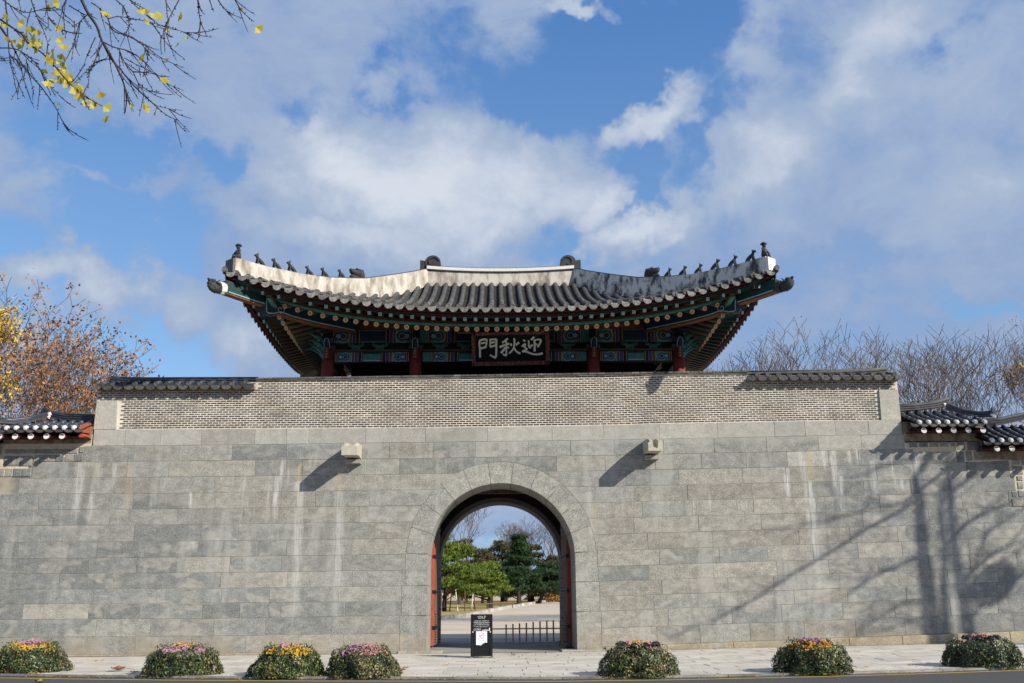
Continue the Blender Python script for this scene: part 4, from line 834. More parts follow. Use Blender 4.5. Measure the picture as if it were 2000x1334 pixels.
rt = palace_roof('palace_wall_roof', 'lower tiled roof of the palace wall at the far left edge', -17.5, -14.02, 5.62, 6.02, 0, .9, [(-17.5, .6, 6.0), (-14.05, .6, 6.0)], .425, False, wall_z=5.3)
rt = palace_roof('palace_wall_roof', 'dark tiled roof of the palace wall with white rafter ends, right of the brick parapet', 11.50, 13.78, 6.05, 6.58, 1, .75,
    [(11.5, .6, 6.60), (12.2, .6, 6.64), (12.8, .6, 6.72), (13.15, .6, 6.82)], .415, False, wall_z=5.7)
rt = palace_roof('palace_wall_roof', 'lower stepped tiled roof of the palace wall at the far right edge', 13.48, 17.6, 5.53, 6.14, 0, .9, [(13.8, .6, 6.14), (14.6, .6, 6.2), (15.4, .6, 6.36), (17.6, .6, 6.36)], .42, False, wall_z=5.2)
# small squared stones under the roofs
M_SQ = stone_mat('rough_square_stone', False); M_SQM = mat('raised_pale_joint', (.64, .56, .42), (.46, .39, .28), 6, .9)
for nm, RECT, lab, bands in (('upper_stonework', SMALL_LEFT, 'small squared stones with raised pale joints under the left palace wall roof', [(-14.3, -13.24, 4.82, 5.72), (-13.26, -11.9, 5.33, 5.72), (-11.92, -11.55, 5.62, 5.98), (-18, -14.28, 4.7, 5.3)]),
                             ('upper_stonework', SMALL_RIGHT, 'small squared stones with raised pale joints under the right palace wall roofs', [(11.45, 13.1, 5.34, 5.6), (13.05, 14.5, 5.04, 5.62), (14.38, 15.4, 3.85, 5.2), (15.4, 18, 4.6, 5.2)])):
    root = empty(nm, ((RECT[0][0]), 0, 5.3), lab, 'stonework', 'small stonework under the palace wall roofs')
    q = MB()
    for bi_, (a, b_, c_, d) in enumerate(bands): q.box(a, b_, -.002 + .0035 * bi_ , .3, c_, d)
    q.build('raised_joint', M_SQM, root)
    ex = [(x, z + .02, x + .2, z + .2) for x in np.arange(-17.6, -14.4, .24) for z in (4.85, 5.06)] if nm and RECT is SMALL_LEFT else [(x, z, x + .2, z + .19) for x in np.arange(15.0, 17.6, .24) for z in (4.7, 4.92)]
    for a, z1, c_, z0 in RECT:
        z0, z1 = sorted((z0, z1)); q = MB(); P = [(a, z0), (c_, z0 + .004), (c_, z1), (a, z1)]; q.prism(P, -.016 + rr.uniform(-.008, .006), .1, bev=.014)
        if abs(c_ - a) > .04: place(q.mesh('square_stone', M_SQ), 'square_stone', root, color=rr.choice([(.17, .18, .185, 1), (.22, .22, .21, 1), (.25, .24, .22, 1)]))
    q = MB()
    for a, z0, c_, z1 in ex: q.prism([(a, z0), (c_, z0), (c_, z1), (a, z1)], -.012, .1, bev=.012)
    o = q.build('square_stones', M_SQ, root, kind='stuff'); o.color = (.2, .2, .2, 1)
    q = MB()
    if RECT is SMALL_LEFT: q.box(-14.0, -11.56, .0, .3, 5.725, 6.2); q.box(-18, -14.0, 0, .3, 5.3, 5.75)
    else: q.box(11.45, 13.72, .0, .3, 5.64, 6.2); q.box(13.5, 18, -.004, .3, 5.10, 5.65)
    q.build('plaster_band', mat('earthen_plaster', (.36, .29, .20), (.13, .095, .07), 3.5, .95, .4), root)
q = MB(); q.box(-18.5, -11.5, .3, 1.2, 4.9, 6.0); q.box(11.4, 18.5, .3, 1.2, 4.8, 5.9); q.build('wall_body', M_CORE, gate)

# ================================================================ pavilion over the gate
pav = empty('gate_pavilion', (0, 3.3, 6.9), 'painted wooden gate pavilion with a sweeping dark tiled hip roof above the wall', 'pavilion')
YC = 3.3
def f_eave(u, off): x = u * 7.5; return Vector((x, -1.5 - .97 * abs(u) ** 2.5 + off, 0))
def s_eave(s): return lambda u, off: Vector((s * (7.0 + .5 * abs(u) ** 2.5 - off), YC + u * 5.77, 0))
def b_eave(u, off): return Vector((-u * 7.5, 2 * YC + 1.5 + .97 * abs(u) ** 2.5 - off, 0))
ZF = dict(cover=(9.24, .80, 2.5), sq=(8.97, .80, 2.3), rd=(8.85, .95, 2.8)); ZS = dict(cover=(9.05, .99, 2.4), sq=(8.80, .97, 2.3), rd=(8.70, 1.0, 2.6))
def zc(side, kind, u): a, k, p = (ZF if side in 'FB' else ZS)[kind]; return a + k * abs(u) ** p
SIDES = {'F': (f_eave, Vector((0, 1, 0)), 15.0), 'B': (b_eave, Vector((0, -1, 0)), 15.0), 'L': (s_eave(-1), Vector((1, 0, 0)), 11.54), 'R': (s_eave(1), Vector((-1, 0, 0)), 11.54)}
HS = [0, .10, .20, .36, .53, .72, .79, .90, .97, 1.0]; HB = [10.03, 10.03, 10.10, 10.18, 10.35, 10.63, 10.76, 11.10, 11.37, 11.50]
HT = [(0, 10.42), (.15, 10.42), (.33, 10.51), (.46, 10.64), (.63, 10.92), (.77, 11.28), (.89, 11.61), (.97, 11.85), (1, 11.93)]
def hipb(s): return float(np.interp(s, HS, HB))
def hipt(s): return float(np.interp(s, [a for a, b_ in HT], [b_ for a, b_ in HT]))
HA = (7.45, -2.3); HE = (2.45, 3.3)
def hip_plan(s, sx=1, sy=1): return (sx * (HA[0] + (HE[0] - HA[0]) * s), YC + sy * ((HA[1] + (HE[1] - HA[1]) * s) - YC))   # sy=+1 front, -1 rear
def row_path(side, c, n=14):
    """points of a cover tile row from eave to hip/ridge; c = coordinate along the eave"""
    if side in 'FB':
        u = c / 7.5; e = SIDES[side][0](u if side == 'F' else -u, 0); z0 = zc('F', 'cover', u) + .05
        s = min(1, max(0, (HA[0] - abs(c)) / (HA[0] - HE[0]))); yh = HA[1] + (HE[1] - HA[1]) * s; zt = hipb(s)
        if side == 'B': yh = 2 * YC - yh
        E_, T_ = Vector((c, e.y, z0)), Vector((c, yh, zt))
    else:
        u = (c - YC) / 5.77; sg = -1 if side == 'L' else 1; e = SIDES[side][0](u, 0); z0 = zc('L', 'cover', u) + .05
        s = min(1, max(0, (abs(YC - HA[1]) - abs(c - YC)) / (HE[1] - HA[1]))); xh = HA[0] + (HE[0] - HA[0]) * s
        E_, T_ = Vector((e.x, c, z0)), Vector((sg * xh, c, hipb(s)))
    L = (T_ - E_).length
    k = .30 if L > 1.5 else .1
    out = []
    for i in range(n + 1):
        t = i / n; p = E_.lerp(T_, t); p.z = E_.z + (T_.z - E_.z) * (t - k * t * (1 - t)); out.append(p)
    return out, L
SPT = .298
cover = []; panmb = MB()
end_me = endcap_mesh('end_tile', .078, M_TILEEND); dripm = drip_mesh('drip_tile', .245, .135, M_DRIP)
capme = tile_mesh('cover_tile', .072, .36, M_TILE)
for side in 'FLRB':
    half = 7.46 if side in 'FB' else 5.7; n = int(half / SPT)
    cs = [i * SPT for i in range(-n, n + 1)]
    prev = None
    for i, c in enumerate(cs):
        cc = c if side in 'FB' else YC + c
        P, L = row_path(side, cc)
        # split in tiles of equal length
        k = max(1, int(round(L / .33)))
        for j in range(k):
            def at(t):
                f = t * (len(P) - 1); a = min(int(f), len(P) - 2); return P[a].lerp(P[a + 1], f - a)
            a, b_ = at(j / k), at((j + 1) / k); cover.append((side, j, a, b_))
        d = (P[0] - P[1]).normalized(); d.z *= .5
        if side != 'B':
            place(end_me, 'end_tile', pav, frame(P[0] + Vector((0, 0, -.045)) + d * .02, d))
        # pan channel between this row and the next
        if i < len(cs) - 1:
            P2, L2 = row_path(side, (cs[i + 1]) if side in 'FB' else YC + cs[i + 1]); m = max(4, int(max(L, L2) / .13))
            A = []
            for j in range(m + 1):
                f = j / m * (len(P) - 1); a = min(int(f), len(P) - 2); p = P[a].lerp(P[a + 1], f - a); q_ = P2[a].lerp(P2[a + 1], f - a); A.append((p, q_))
            for j in range(m):
                (a0, b0), (a1, b1) = A[j], A[j + 1]; dz0 = Vector((0, 0, -.035)); dz1 = Vector((0, 0, -.062)); m0 = (a0 + b0) / 2 + Vector((0, 0, -.085)); m1 = (a1 + b1) / 2 + Vector((0, 0, -.112))
                V = [a0 + dz0, m0, b0 + dz0, b1 + dz1, m1, a1 + dz1]; panmb.add(V, [(0, 1, 4, 5), (1, 2, 3, 4)])
                if j: 
                    lo = [a0 + dz0, m0, b0 + dz0]; hi = [a0 + Vector((0, 0, -.062)), (a0 + b0) / 2 + Vector((0, 0, -.112)), b0 + Vector((0, 0, -.062))]; panmb.add(lo + hi, [(0, 3, 4, 1), (1, 4, 5, 2)])
            if side != 'B':
                mid = (P[0] + P2[0]) / 2; dd = ((P[0] - P[1]).normalized() + (P2[0] - P2[1]).normalized()); dd.z *= .3
                place(dripm, 'drip_tile', pav, frame(mid + Vector((0, 0, -.075)) + dd.normalized() * .015, dd))
cover.sort(key=lambda c: (c[0] != 'F', c[1])); st = MB(); kk = 0
for side, j, a, b_ in cover:
    d = (a - b_); M = frame((a + b_) / 2 + Vector((0, 0, -.05)), d) @ Matrix.Diagonal((d.length / .34, 1, 1, 1))
    if side == 'F' and kk < 299: place(capme, 'cover_tile', pav, M @ Matrix.Translation((rr.uniform(-.01, .01), rr.uniform(-.006, .006), rr.uniform(-.004, .008))) @ Matrix.Rotation(rr.uniform(-.03, .03), 4, 'Z')); kk += 1
    else:
        k = 6; V = []
        for x, R_ in ((-.18, .068), (.18, .077)):
            for i in range(k + 1):
                th = math.pi * i / k; V.append(M @ Vector((x, R_ * math.cos(th), R_ * math.sin(th))))
        st.add(V, [(i, i + 1, k + 2 + i, k + 1 + i) for i in range(k)] + [tuple(range(k + 1, 2 * k + 2))])
st.build('cover_tiles', M_TILE, pav, kind='stuff'); panmb.build('pan_tiles', mat('pan_tile', (.06, .056, .052), (.02, .02, .02), 7, .7, .3), pav, kind='stuff')
# roof deck under the tiles (dark boards) for every slope
q = MB()
for side in 'FLRB':
    half = 7.45 if side in 'FB' else 5.72; cs = np.linspace(-half, half, 31); rows = []
    for c in cs:
        P, L = row_path(side, c if side in 'FB' else YC + c, 6); rows.append([p + Vector((0, 0, -.13)) for p in P])
    for i in range(len(rows) - 1):
        for j in range(6): q.add([rows[i][j], rows[i + 1][j], rows[i + 1][j + 1], rows[i][j + 1]], [(0, 1, 2, 3)])
q.build('roof_deck', M_DARK, pav)
# hip ridges, main ridge: limed
def wall_strip(mb, T, B_, w, cap=True):   # T,B_ lists of plan points & z : solid wall with thickness w
    n = len(T); L_ = []; 
    for i in range(n):
        a = Vector(T[max(0, i - 1)][:2]); b_ = Vector(T[min(n - 1, i + 1)][:2]); d = (b_ - a).normalized(); s = Vector((-d.y, d.x)) * w / 2
        L_.append((Vector((T[i][0] + s.x, T[i][1] + s.y, T[i][2])), Vector((T[i][0] - s.x, T[i][1] - s.y, T[i][2])), Vector((B_[i][0] - s.x, B_[i][1] - s.y, B_[i][2])), Vector((B_[i][0] + s.x, B_[i][1] + s.y, B_[i][2]))))
    V = [p for r_ in L_ for p in r_]; F = [(4 * i + j, 4 * i + (j + 1) % 4, 4 * (i + 1) + (j + 1) % 4, 4 * (i + 1) + j) for i in range(n - 1) for j in range(4)] + [(3, 2, 1, 0), tuple(range(4 * n - 4, 4 * n))]
    mb.add(V, F)
for sx in (-1, 1):
    for sy in (1, -1):
        ss = np.linspace(.022, 1.0, 22); T = []; B_ = []
        for s in ss: x, y = hip_plan(s, sx, sy); T.append((x, y, hipt(s))); B_.append((x, y, hipb(s) - .22))
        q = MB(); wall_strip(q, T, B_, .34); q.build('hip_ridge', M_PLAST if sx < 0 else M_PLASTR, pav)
        q = MB(); T2 = [(x, y, z + .035) for x, y, z in T]; T1 = [(x, y, z + .002) for x, y, z in T]; k = 8; wall_strip(q, T2[k:], T1[k:], .26); q.build('hip_cap_tile', M_TILE2, pav)
        x, y = hip_plan(.016, sx, sy); q = MB(); d = Vector((sx * 5, -sy * 5.6, 0)).normalized(); q.obox((x, y, 10.2), d * .04, Vector((-d.y, d.x, 0)) * .18, (0, 0, .19)); q.build('hip_end_tile', M_TILE if sx < 0 else M_WHITE, pav)
xs = np.linspace(-2.42, 2.42, 15); top = [11.92 + .10 * (x / 2.45) ** 2 for x in xs]
q = MB(); wall_strip(q, [(x, YC, z - .155) for x, z in zip(xs, top)], [(x, YC, 11.2) for x in xs], .36); q.build('main_ridge', M_PLAST, pav)
q = MB(); wall_strip(q, [(x, YC, z - .125) for x, z in zip(xs, top)], [(x, YC, z - .156) for x, z in zip(xs, top)], .46); q.build('ridge_band_tile', M_TILE2, pav)  # thin black tile course below the crest
q = MB(); wall_strip(q, [(x, YC, z - .02) for x, z in zip(xs, top)], [(x, YC, z - .124) for x, z in zip(xs, top)], .44); q.build('ridge_crest', M_WHITE, pav)
q = MB(); wall_strip(q, [(x, YC, z + .02) for x, z in zip(xs, top)], [(x, YC, z - .019) for x, z in zip(xs, top)], .30); q.build('ridge_cap_tile', M_TILE2, pav)
M_CLAY = mat('dark_clay_figure', (.05, .05, .052), (.028, .028, .03), 20, .6, .5, bd=.02)
for sx in (-1, 1):   # ridge end ornaments: curl and square block
    q = MB(); cx, cz_ = sx * 2.23, 12.13
    q.prism([(cx + .26 * math.cos(a), cz_ + .25 * math.sin(a)) for a in np.linspace(0, 2 * math.pi, 22)[:-1]], YC - .15, YC + .15)
    q.prism([(cx + sx * a, z) for a, z in ((.08, 11.88), (.42, 11.92), (.42, 12.22), (.20, 12.19), (.05, 12.28))][::(1 if sx < 0 else -1)], YC - .13, YC + .13)
    q.prism([(cx + sx * a, z) for a, z in ((-.16, 11.83), (.2, 11.83), (.2, 12.05), (-.16, 12.0))][::(1 if sx < 0 else -1)], YC - .2, YC + .2)
    pts = [(cx + r_ * math.cos(a), YC - .16, cz_ + r_ * math.sin(a)) for r_, a in [(.21 - .012 * i, (math.pi * .9 - i * .42) if sx > 0 else (math.pi * .1 + i * .42)) for i in range(13)]]
    q.tube(pts, .028, 6); q.build('ridge_end_ornament', M_CLAY, pav)
# roof figures on the hips
def beast(seed, man=False):
    r_ = random.Random(seed); q = MB(); s = 1.0
    if man:   # seated guardian with hat, hands on knees
        q.tube([(0, 0, .0), (0, 0, .12), (.01, 0, .24), (0, 0, .34)], [.075, .085, .075, .04], 8); q.tube([(0, 0, .33), (.01, 0, .38), (.01, 0, .45)], [.035, .055, .045], 8)
        q.tube([(0, 0, .43), (0, 0, .455), (0, 0, .49)], [.095, .085, .04], 10); 
        for e in (-1, 1): q.tube([(0, e * .05, .06), (.11, e * .07, .12), (.14, e * .07, 0)], [.045, .038, .03], 6); q.tube([(0, e * .07, .3), (.04, e * .12, .22), (.12, e * .07, .14)], [.03, .026, .022], 6)
        q.tube([(-.05, 0, .02), (-.12, 0, .0)], [.05, .02], 6); return q
    q.tube([(-.17, 0, .0), (-.15, 0, .07), (-.10, 0, .14), (-.02, 0, .20), (.045, 0, .24), (.06, 0, .27)], [.05, .062, .058, .05, .042, .035], 8)
    q.tube([(.045, 0, .25), (.07, 0, .30), (.10, 0, .31), (.15, 0, .295)], [.035, .05, .044, .022], 8)
    for e in (-1, 1):
        q.tube([(.03, e * .035, .23), (.055, e * .045, .12), (.085, e * .045, .0)], [.03, .022, .024], 6)
        q.tube([(-.13, e * .04, .08), (-.08, e * .055, .05), (-.07, e * .055, 0)], [.04, .03, .026], 6)
        if seed % 2: q.tube([(.06, e * .025, .33), (.03 - .01 * e, e * .03, .40)], [.016, .006], 5)
        else: q.tube([(.07, e * .03, .33), (.06, e * .04, .365)], [.02, .008], 5)
    if seed % 3 == 0: q.tube([(-.02, 0, .22), (-.05, 0, .30)], [.016, .005], 5); q.tube([(-.07, 0, .18), (-.11, 0, .25)], [.014, .005], 5)
    q.tube([(-.16, 0, .03), (-.21, 0, .02), (-.23, 0, .08)], [.02, .016, .008], 5); return q
FS = {-1: [0.045, 0.135, 0.21, 0.28, 0.365, 0.44, 0.525], 1: [0.04, 0.095, 0.175, 0.255, 0.335, 0.41, 0.485]}
for sx in (-1, 1):
    for i, s in enumerate(FS[sx]):
        x, y = hip_plan(s, sx, 1); d = Vector((sx * 5, -5.6, 0)).normalized(); z = hipt(s)
        sc = [1.0, 1.0, .95, .98, .88, .9, .85][i]
        place(beast(i + (3 if sx > 0 else 0), i == 0).mesh('roof_figure', M_CLAY, True), 'roof_figure', pav, frame((x, y, z - .01), d, s=sc))
    s = {-1: .60, 1: .56}[sx]; x, y = hip_plan(s, sx, 1); d = Vector((sx * 5, -5.6, 0)).normalized(); q = MB()
    q.tube([(-.17, 0, .0), (-.17, 0, .14), (-.14, 0, .26), (-.05, 0, .30)], [.10, .13, .12, .05], 8); q.tube([(-.12, 0, .17), (.02, 0, .20), (.14, 0, .22), (.20, 0, .26)], [.13, .11, .075, .035], 8)
    q.tube([(-.1, 0, .06), (.03, 0, .06), (.14, 0, .08), (.19, 0, .05)], [.1, .08, .05, .025], 8); q.tube([(-.15, 0, .26), (-.20, 0, .34)], [.06, .01], 6); q.tube([(-.02, 0, .28), (-.05, 0, .35)], [.045, .01], 6)
    for e in (-1, 1): q.tube([(.0, e * .07, .27), (.03, e * .08, .31)], [.04, .02], 6)
    place(q.mesh('dragon_figure', M_CLAY, True), 'dragon_figure', pav, frame((x, y, hipt(s) - .01), d, s=1.12))
# corner rafters and dragon-head tile at their tips
DG = Vector((5, -5.6, 0)).normalized()
for sx in (-1, 1):
    for sy in (1, -1):
        d = Vector((-sx * DG.x, -sy * DG.y, 0))      # inwards
        tip = Vector((sx * HA[0], YC + sy * (HA[1] - YC), 0)) - d * .04; nrm = Vector((-d.y, d.x, 0))
        def P3(a, z, o=0): return tip + d * a + Vector((0, 0, z)) + nrm * o
        def plate(poly, w, name, m):
            q = MB(); n = len(poly); V = [P3(a, z, -w / 2) for a, z in poly] + [P3(a, z, w / 2) for a, z in poly]
            q.add(V, [tuple(range(n)), tuple(range(2 * n - 1, n - 1, -1))] + [(i, n + i, n + (i + 1) % n, (i + 1) % n) for i in range(n)]); return q.build(name, m, pav)
        up = [(0, 9.40), (.5, 9.36), (1.0, 9.33), (1.3, 9.32), (2.6, 9.5), (2.6, 9.72), (0, 9.74)]; lo = [(1.28, 9.16), (1.35, 9.08), (1.55, 9.10), (1.8, 9.20), (2.2, 9.16), (3.0, 9.15), (4.6, 9.20), (4.6, 9.5), (1.3, 9.5)]
        plate(up, .20, 'corner_rafter_upper', M_DTEAL); plate(lo, .22, 'corner_rafter_lower', M_NAVY)
        plate([(0, 9.375), (.5, 9.335), (1.0, 9.305), (1.28, 9.30), (1.28, 9.325), (1.0, 9.33), (.5, 9.36), (0, 9.40)], .21, 'orange_soffit', M_ORANGE)
        plate([(1.55, 9.075), (1.8, 9.175), (2.2, 9.135), (3.0, 9.125), (4.6, 9.175), (4.6, 9.2), (3.0, 9.15), (2.2, 9.16), (1.8, 9.2), (1.55, 9.1)], .23, 'orange_soffit', M_ORANGE)
        for e in (-1, 1):
            q = MB()
            def ln(pts, r_=.016): q.tube([P3(a, z, e * .112) for a, z in pts], r_, 5)
            ln([(.08, 9.43), (.5, 9.40), (1.0, 9.37), (1.24, 9.36)]); ln([(1.30, 9.48), (1.32, 9.14), (1.38, 9.12), (1.55, 9.14), (1.8, 9.24), (2.2, 9.20), (3.0, 9.19), (4.5, 9.24)])
            ln([(1.78 + (.02 + .011 * i) * math.cos(i * .62), 9.31 + (.02 + .011 * i) * math.sin(i * .62)) for i in range(14)], .012); q.build('painted_edge', M_TEALL, pav)
        if sy > 0:
            q = MB(); o = -1
            pth = [P3(.02, 9.52), P3(-.14, 9.50), P3(-.26, 9.50), P3(-.36, 9.56), P3(-.46, 9.63)]
            q.tube([pth[1], pth[2], pth[3], pth[4]], [.155, .15, .125, .085], 10, sq=(.8, 1)); q.tube([P3(-.24, 9.44), P3(-.38, 9.46), P3(-.48, 9.53)], [.11, .08, .04], 8)
            q.tube([P3(-.25, 9.62), P3(-.30, 9.69), P3(-.38, 9.69)], [.05, .045, .03], 7); q.tube([P3(-.44, 9.66), P3(-.49, 9.71)], [.045, .03], 7)
            for e in (-1, 1): q.tube([P3(-.2, 9.56, e * .1), P3(-.28, 9.62, e * .12), P3(-.2, 9.70, e * .12)], [.04, .03, .01], 6); q.tube([P3(-.36, 9.62, e * .07), P3(-.4, 9.65, e * .09)], [.03, .02], 6)
            q.build('dragon_head_tile', M_CLAY, pav, True)
            q = MB(); q.tube([P3(.04, 9.53), P3(-.12, 9.51)], [.165, .17], 10, sq=(.8, 1)); q.build('lime_collar', M_WHITE if sx < 0 else M_CLAY, pav)
# rafters ------------------------------------------------------------
def rosette_mat():
    m, nt, N, K, b_ = nodes('painted_rosette'); g = G(nt); s = N.new('ShaderNodeSeparateXYZ'); K.new(g.coord(), s.inputs[0]); b_.inputs['Roughness'].default_value = .6
    y, z = s.outputs[1], s.outputs[2]; r_ = g.M('SQRT', g.M('ADD', g.M('MULTIPLY', y, y), g.M('MULTIPLY', z, z))); a = g.M('ARCTAN2', z, y)
    pet = g.M('ABSOLUTE', g.M('SINE', g.M('MULTIPLY', a, 3.0))); lim = g.M('ADD', g.M('MULTIPLY', pet, .030), .022)
    inside = g.M('LESS_THAN', r_, lim); rim = g.M('GREATER_THAN', r_, .066); core = g.M('LESS_THAN', r_, .016)
    c = g.mix(inside, (.62, .50, .30), (.36, .10, .02)); c = g.mix(core, c, (.55, .30, .06)); c = g.mix(rim, c, (.30, .15, .07)); K.new(c, b_.inputs['Base Color']); return m
def square_mat():
    m, nt, N, K, b_ = nodes('painted_square_end'); g = G(nt); s = N.new('ShaderNodeSeparateXYZ'); K.new(g.coord(), s.inputs[0]); b_.inputs['Roughness'].default_value = .6
    y = g.M('ABSOLUTE', s.outputs[1]); z = g.M('ABSOLUTE', s.outputs[2]); mx = g.M('MAXIMUM', y, z)
    fr = g.M('MULTIPLY', g.M('GREATER_THAN', mx, .030), g.M('LESS_THAN', mx, .043)); cr = g.M('MULTIPLY', g.M('LESS_THAN', g.M('MINIMUM', y, z), .007), g.M('LESS_THAN', mx, .022))
    c = g.mix(g.M('MAXIMUM', fr, cr), (.03, .16, .15), (.50, .66, .60)); K.new(c, b_.inputs['Base Color']); return m
M_ROS = rosette_mat(); M_SQE = square_mat()
q = MB(); q.disc((0, 0, 0), (1, 0, 0), .076, 18, h=.006); ros_me = q.mesh('rosette', M_ROS)
q = MB(); q.box(0, .005, -.05, .05, -.05, .05); sqe_me = q.mesh('painted_end', M_SQE)
q = MB(); q.tube([(0, 0, 0), (-.25, 0, 0), (-.5, 0, 0), (-2.6, 0, 0)], .074, 10); q.m = [0] * len(q.m)
raf_me = q.mesh('rafter', [mat('painted_rafter', (.035, .085, .07), (.12, .055, .03), 9, .6, sc=(1, 1, 1), wcoord=False, lo=.45, hi=.55)], True)  # rafter paint tones lowered to hold some of the eave shade
q = MB(); q.box(-1.3, 0, -.049, .049, -.052, .052); fly_me = q.mesh('flying_rafter', [mat('painted_flying_rafter', (.015, .06, .05), (.10, .038, .015), 7, .6, wcoord=False, lo=.48, hi=.52)])
HUBX, HUBY = 4.7, 1.9
def inward(side, p):
    n = SIDES[side][1]
    if side in 'FB':
        yy = HUBY if side == 'F' else 2 * YC - HUBY
        if abs(p.x) > HUBX: return (Vector((math.copysign(HUBX, p.x), yy, 0)) - Vector((p.x, p.y, 0))).normalized()
    else:
        if abs(p.y - YC) > YC - HUBY: return (Vector((math.copysign(HUBX, p.x), YC + math.copysign(YC - HUBY, p.y - YC), 0)) - Vector((p.x, p.y, 0))).normalized()
    return n
def along(side, s0, s1, lim):
    half = 7.5 if side in 'FB' else 5.77; c = s0 / 2; out = []
    while c < lim:
        out += [c / half, -c / half]; c += s0 if c < .62 * half else s1
    return sorted(out)
for side in 'FLR':
    fn = SIDES[side][0]; nn = SIDES[side][1]
    for u in along(side, .285, .345, 6.25 if side == 'F' else 4.5):
        p = fn(u, .95); p.z = zc(side, 'rd', u); d = inward(side, p); ax = (-d + Vector((0, 0, -.42))).normalized()
        r_ = place(raf_me, 'rafter', pav, frame(p, ax)); place(ros_me, 'rosette', r_, frame(p + ax * .0005, ax))
    for u in along(side, .295, .42, 7.25 if side == 'F' else 5.5):
        p = fn(u, .35); p.z = zc(side, 'sq', u); d = inward(side, p); ax = (-d + Vector((0, 0, -.25))).normalized()
        r_ = place(fly_me, 'flying_rafter', pav, frame(p, ax)); place(sqe_me, 'painted_end', r_, frame(p + ax * .0005, ax))
    # long curved boards
    def board(off, kind, z0, z1, t, m, name, lim=.955):
        us = np.linspace(-lim, lim, 41); q = MB()
        pf = [(fn(u, off) + Vector((0, 0, zc(side, kind, u)))) for u in us]; V = []; F = []
        for p in pf: V += [p + Vector((0, 0, z0)), p + Vector((0, 0, z1)), p + Vector((0, 0, z1)) + nn * t, p + Vector((0, 0, z0)) + nn * t]
        for i in range(len(pf) - 1): F += [(4 * i + j, 4 * i + (j + 1) % 4, 4 * i + 4 + (j + 1) % 4, 4 * i + 4 + j) for j in range(4)]
        q.add(V, F); q.build(name, m, pav)
    board(.86, 'rd', .082, .135, .12, M_TEAL, 'teal_strip', .86); board(.89, 'rd', .136, .215, .10, M_ORANGE, 'orange_board', .87)
    board(.33, 'sq', .056, .085, .1, M_DTEAL, 'green_strip'); board(.24, 'sq', .086, .17, .12, M_MAROON, 'maroon_board', .975); board(.08, 'cover', -.14, -.04, .10, M_MAROON, 'eave_board', .985)
    # soffits between rafters
    us = np.linspace(-.96, .96, 41); q = MB(); q2 = MB()
    for u0, u1 in zip(us, us[1:]):
        def sp(u, off, kind, dz): p = fn(u, off); p.z = zc(side, kind, u) + dz; return p
        q.add([sp(u0, .34, 'sq', .06), sp(u1, .34, 'sq', .06), sp(u1, .95, 'sq', .19), sp(u0, .95, 'sq', .19)], [(0, 1, 2, 3)])
        if abs(u0) < .86 and abs(u1) < .86:
            a, b_ = sp(u0, .95, 'rd', .08), sp(u1, .95, 'rd', .08); ia = inward(side, a); ib = inward(side, b_)
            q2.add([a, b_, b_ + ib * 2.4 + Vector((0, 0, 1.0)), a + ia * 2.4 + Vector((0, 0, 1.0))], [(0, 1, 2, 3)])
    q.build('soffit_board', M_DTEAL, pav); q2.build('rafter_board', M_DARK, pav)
# little orange arches between the flying rafters
q = MB()
for u in along('F', .295, .42, 6.4):
    u2 = u + .1475 / 7.5; p = f_eave(u2, .80); z = zc('F', 'rd', u2) + .225
    q.tube([(p.x - .05, p.y, z), (p.x - .035, p.y, z + .05), (p.x, p.y, z + .07), (p.x + .035, p.y, z + .05), (p.x + .05, p.y, z)], .009, 4)
q.build('painted_arches', M_ORANGE, pav, kind='stuff')
# timber frame ---------------------------------------------------------
CX = [-5.23, -2.59, 2.78, 5.375]; CYS = [1.3, 3.3, 5.3]
def column(x, y):
    q = MB(); q.tube([(x, y, 6.9), (x, y, 7.8), (x, y, 8.72)], [.19, .185, .175], 16); return q.build('column', M_RED, pav, True)
for x in CX:
    for y in ((1.3, 5.3) if abs(x) < 5 else CYS): column(x, y)
for x in (-5.23, 5.375):   # painted capital block on every front column
    pass
def motif(q, xe, s, z0, z1, y, full=True):
    """painted end pattern from beam end xe going in direction s; materials by index"""
    h = z1 - z0; zc_ = (z0 + z1) / 2; x = xe; L = [(.02, 7), (.03, 3), (.02, 7), (.03, 3), (.02, 7), (.36, 1)]
    for w, mi in L:
        a, b_ = sorted((x, x + s * w)); q.box(a, b_, y - .006, y, z0 + .01, z1 - .01, mi); x += s * w
    cxm = x - s * .16
    for r_, mi, dy in ((.47, 6, .009), (.42, 1, .012), (.32, 4, .015), (.22, 6, .018), (.17, 3, .021), (.08, 5, .024)):
        R_ = r_ * h; q.disc((cxm, y - dy, zc_), (0, -1, 0), R_, 18, mi)
    q.disc((cxm - s * .15, y - .0135, zc_), (0, -1, 0), .3 * h, 14, 4); q.disc((cxm - s * .15, y - .0165, zc_), (0, -1, 0), .16 * h, 12, 6)
    for w, mi in ((.03, 7), (.07, 5), (.02, 7), (.09, 4), (.015, 7), (.07, 3), (.02, 0), (.022, 7)):
        a, b_ = sorted((x, x + s * w)); q.box(a, b_, y - .007, y, z0 + .01, z1 - .01, mi); x += s * w
    return x
MS = [M_DTEAL, M_TEAL, M_NAVY, M_MAROON, M_BLUE, M_ORANGE, M_TEALL, M_CREAM]
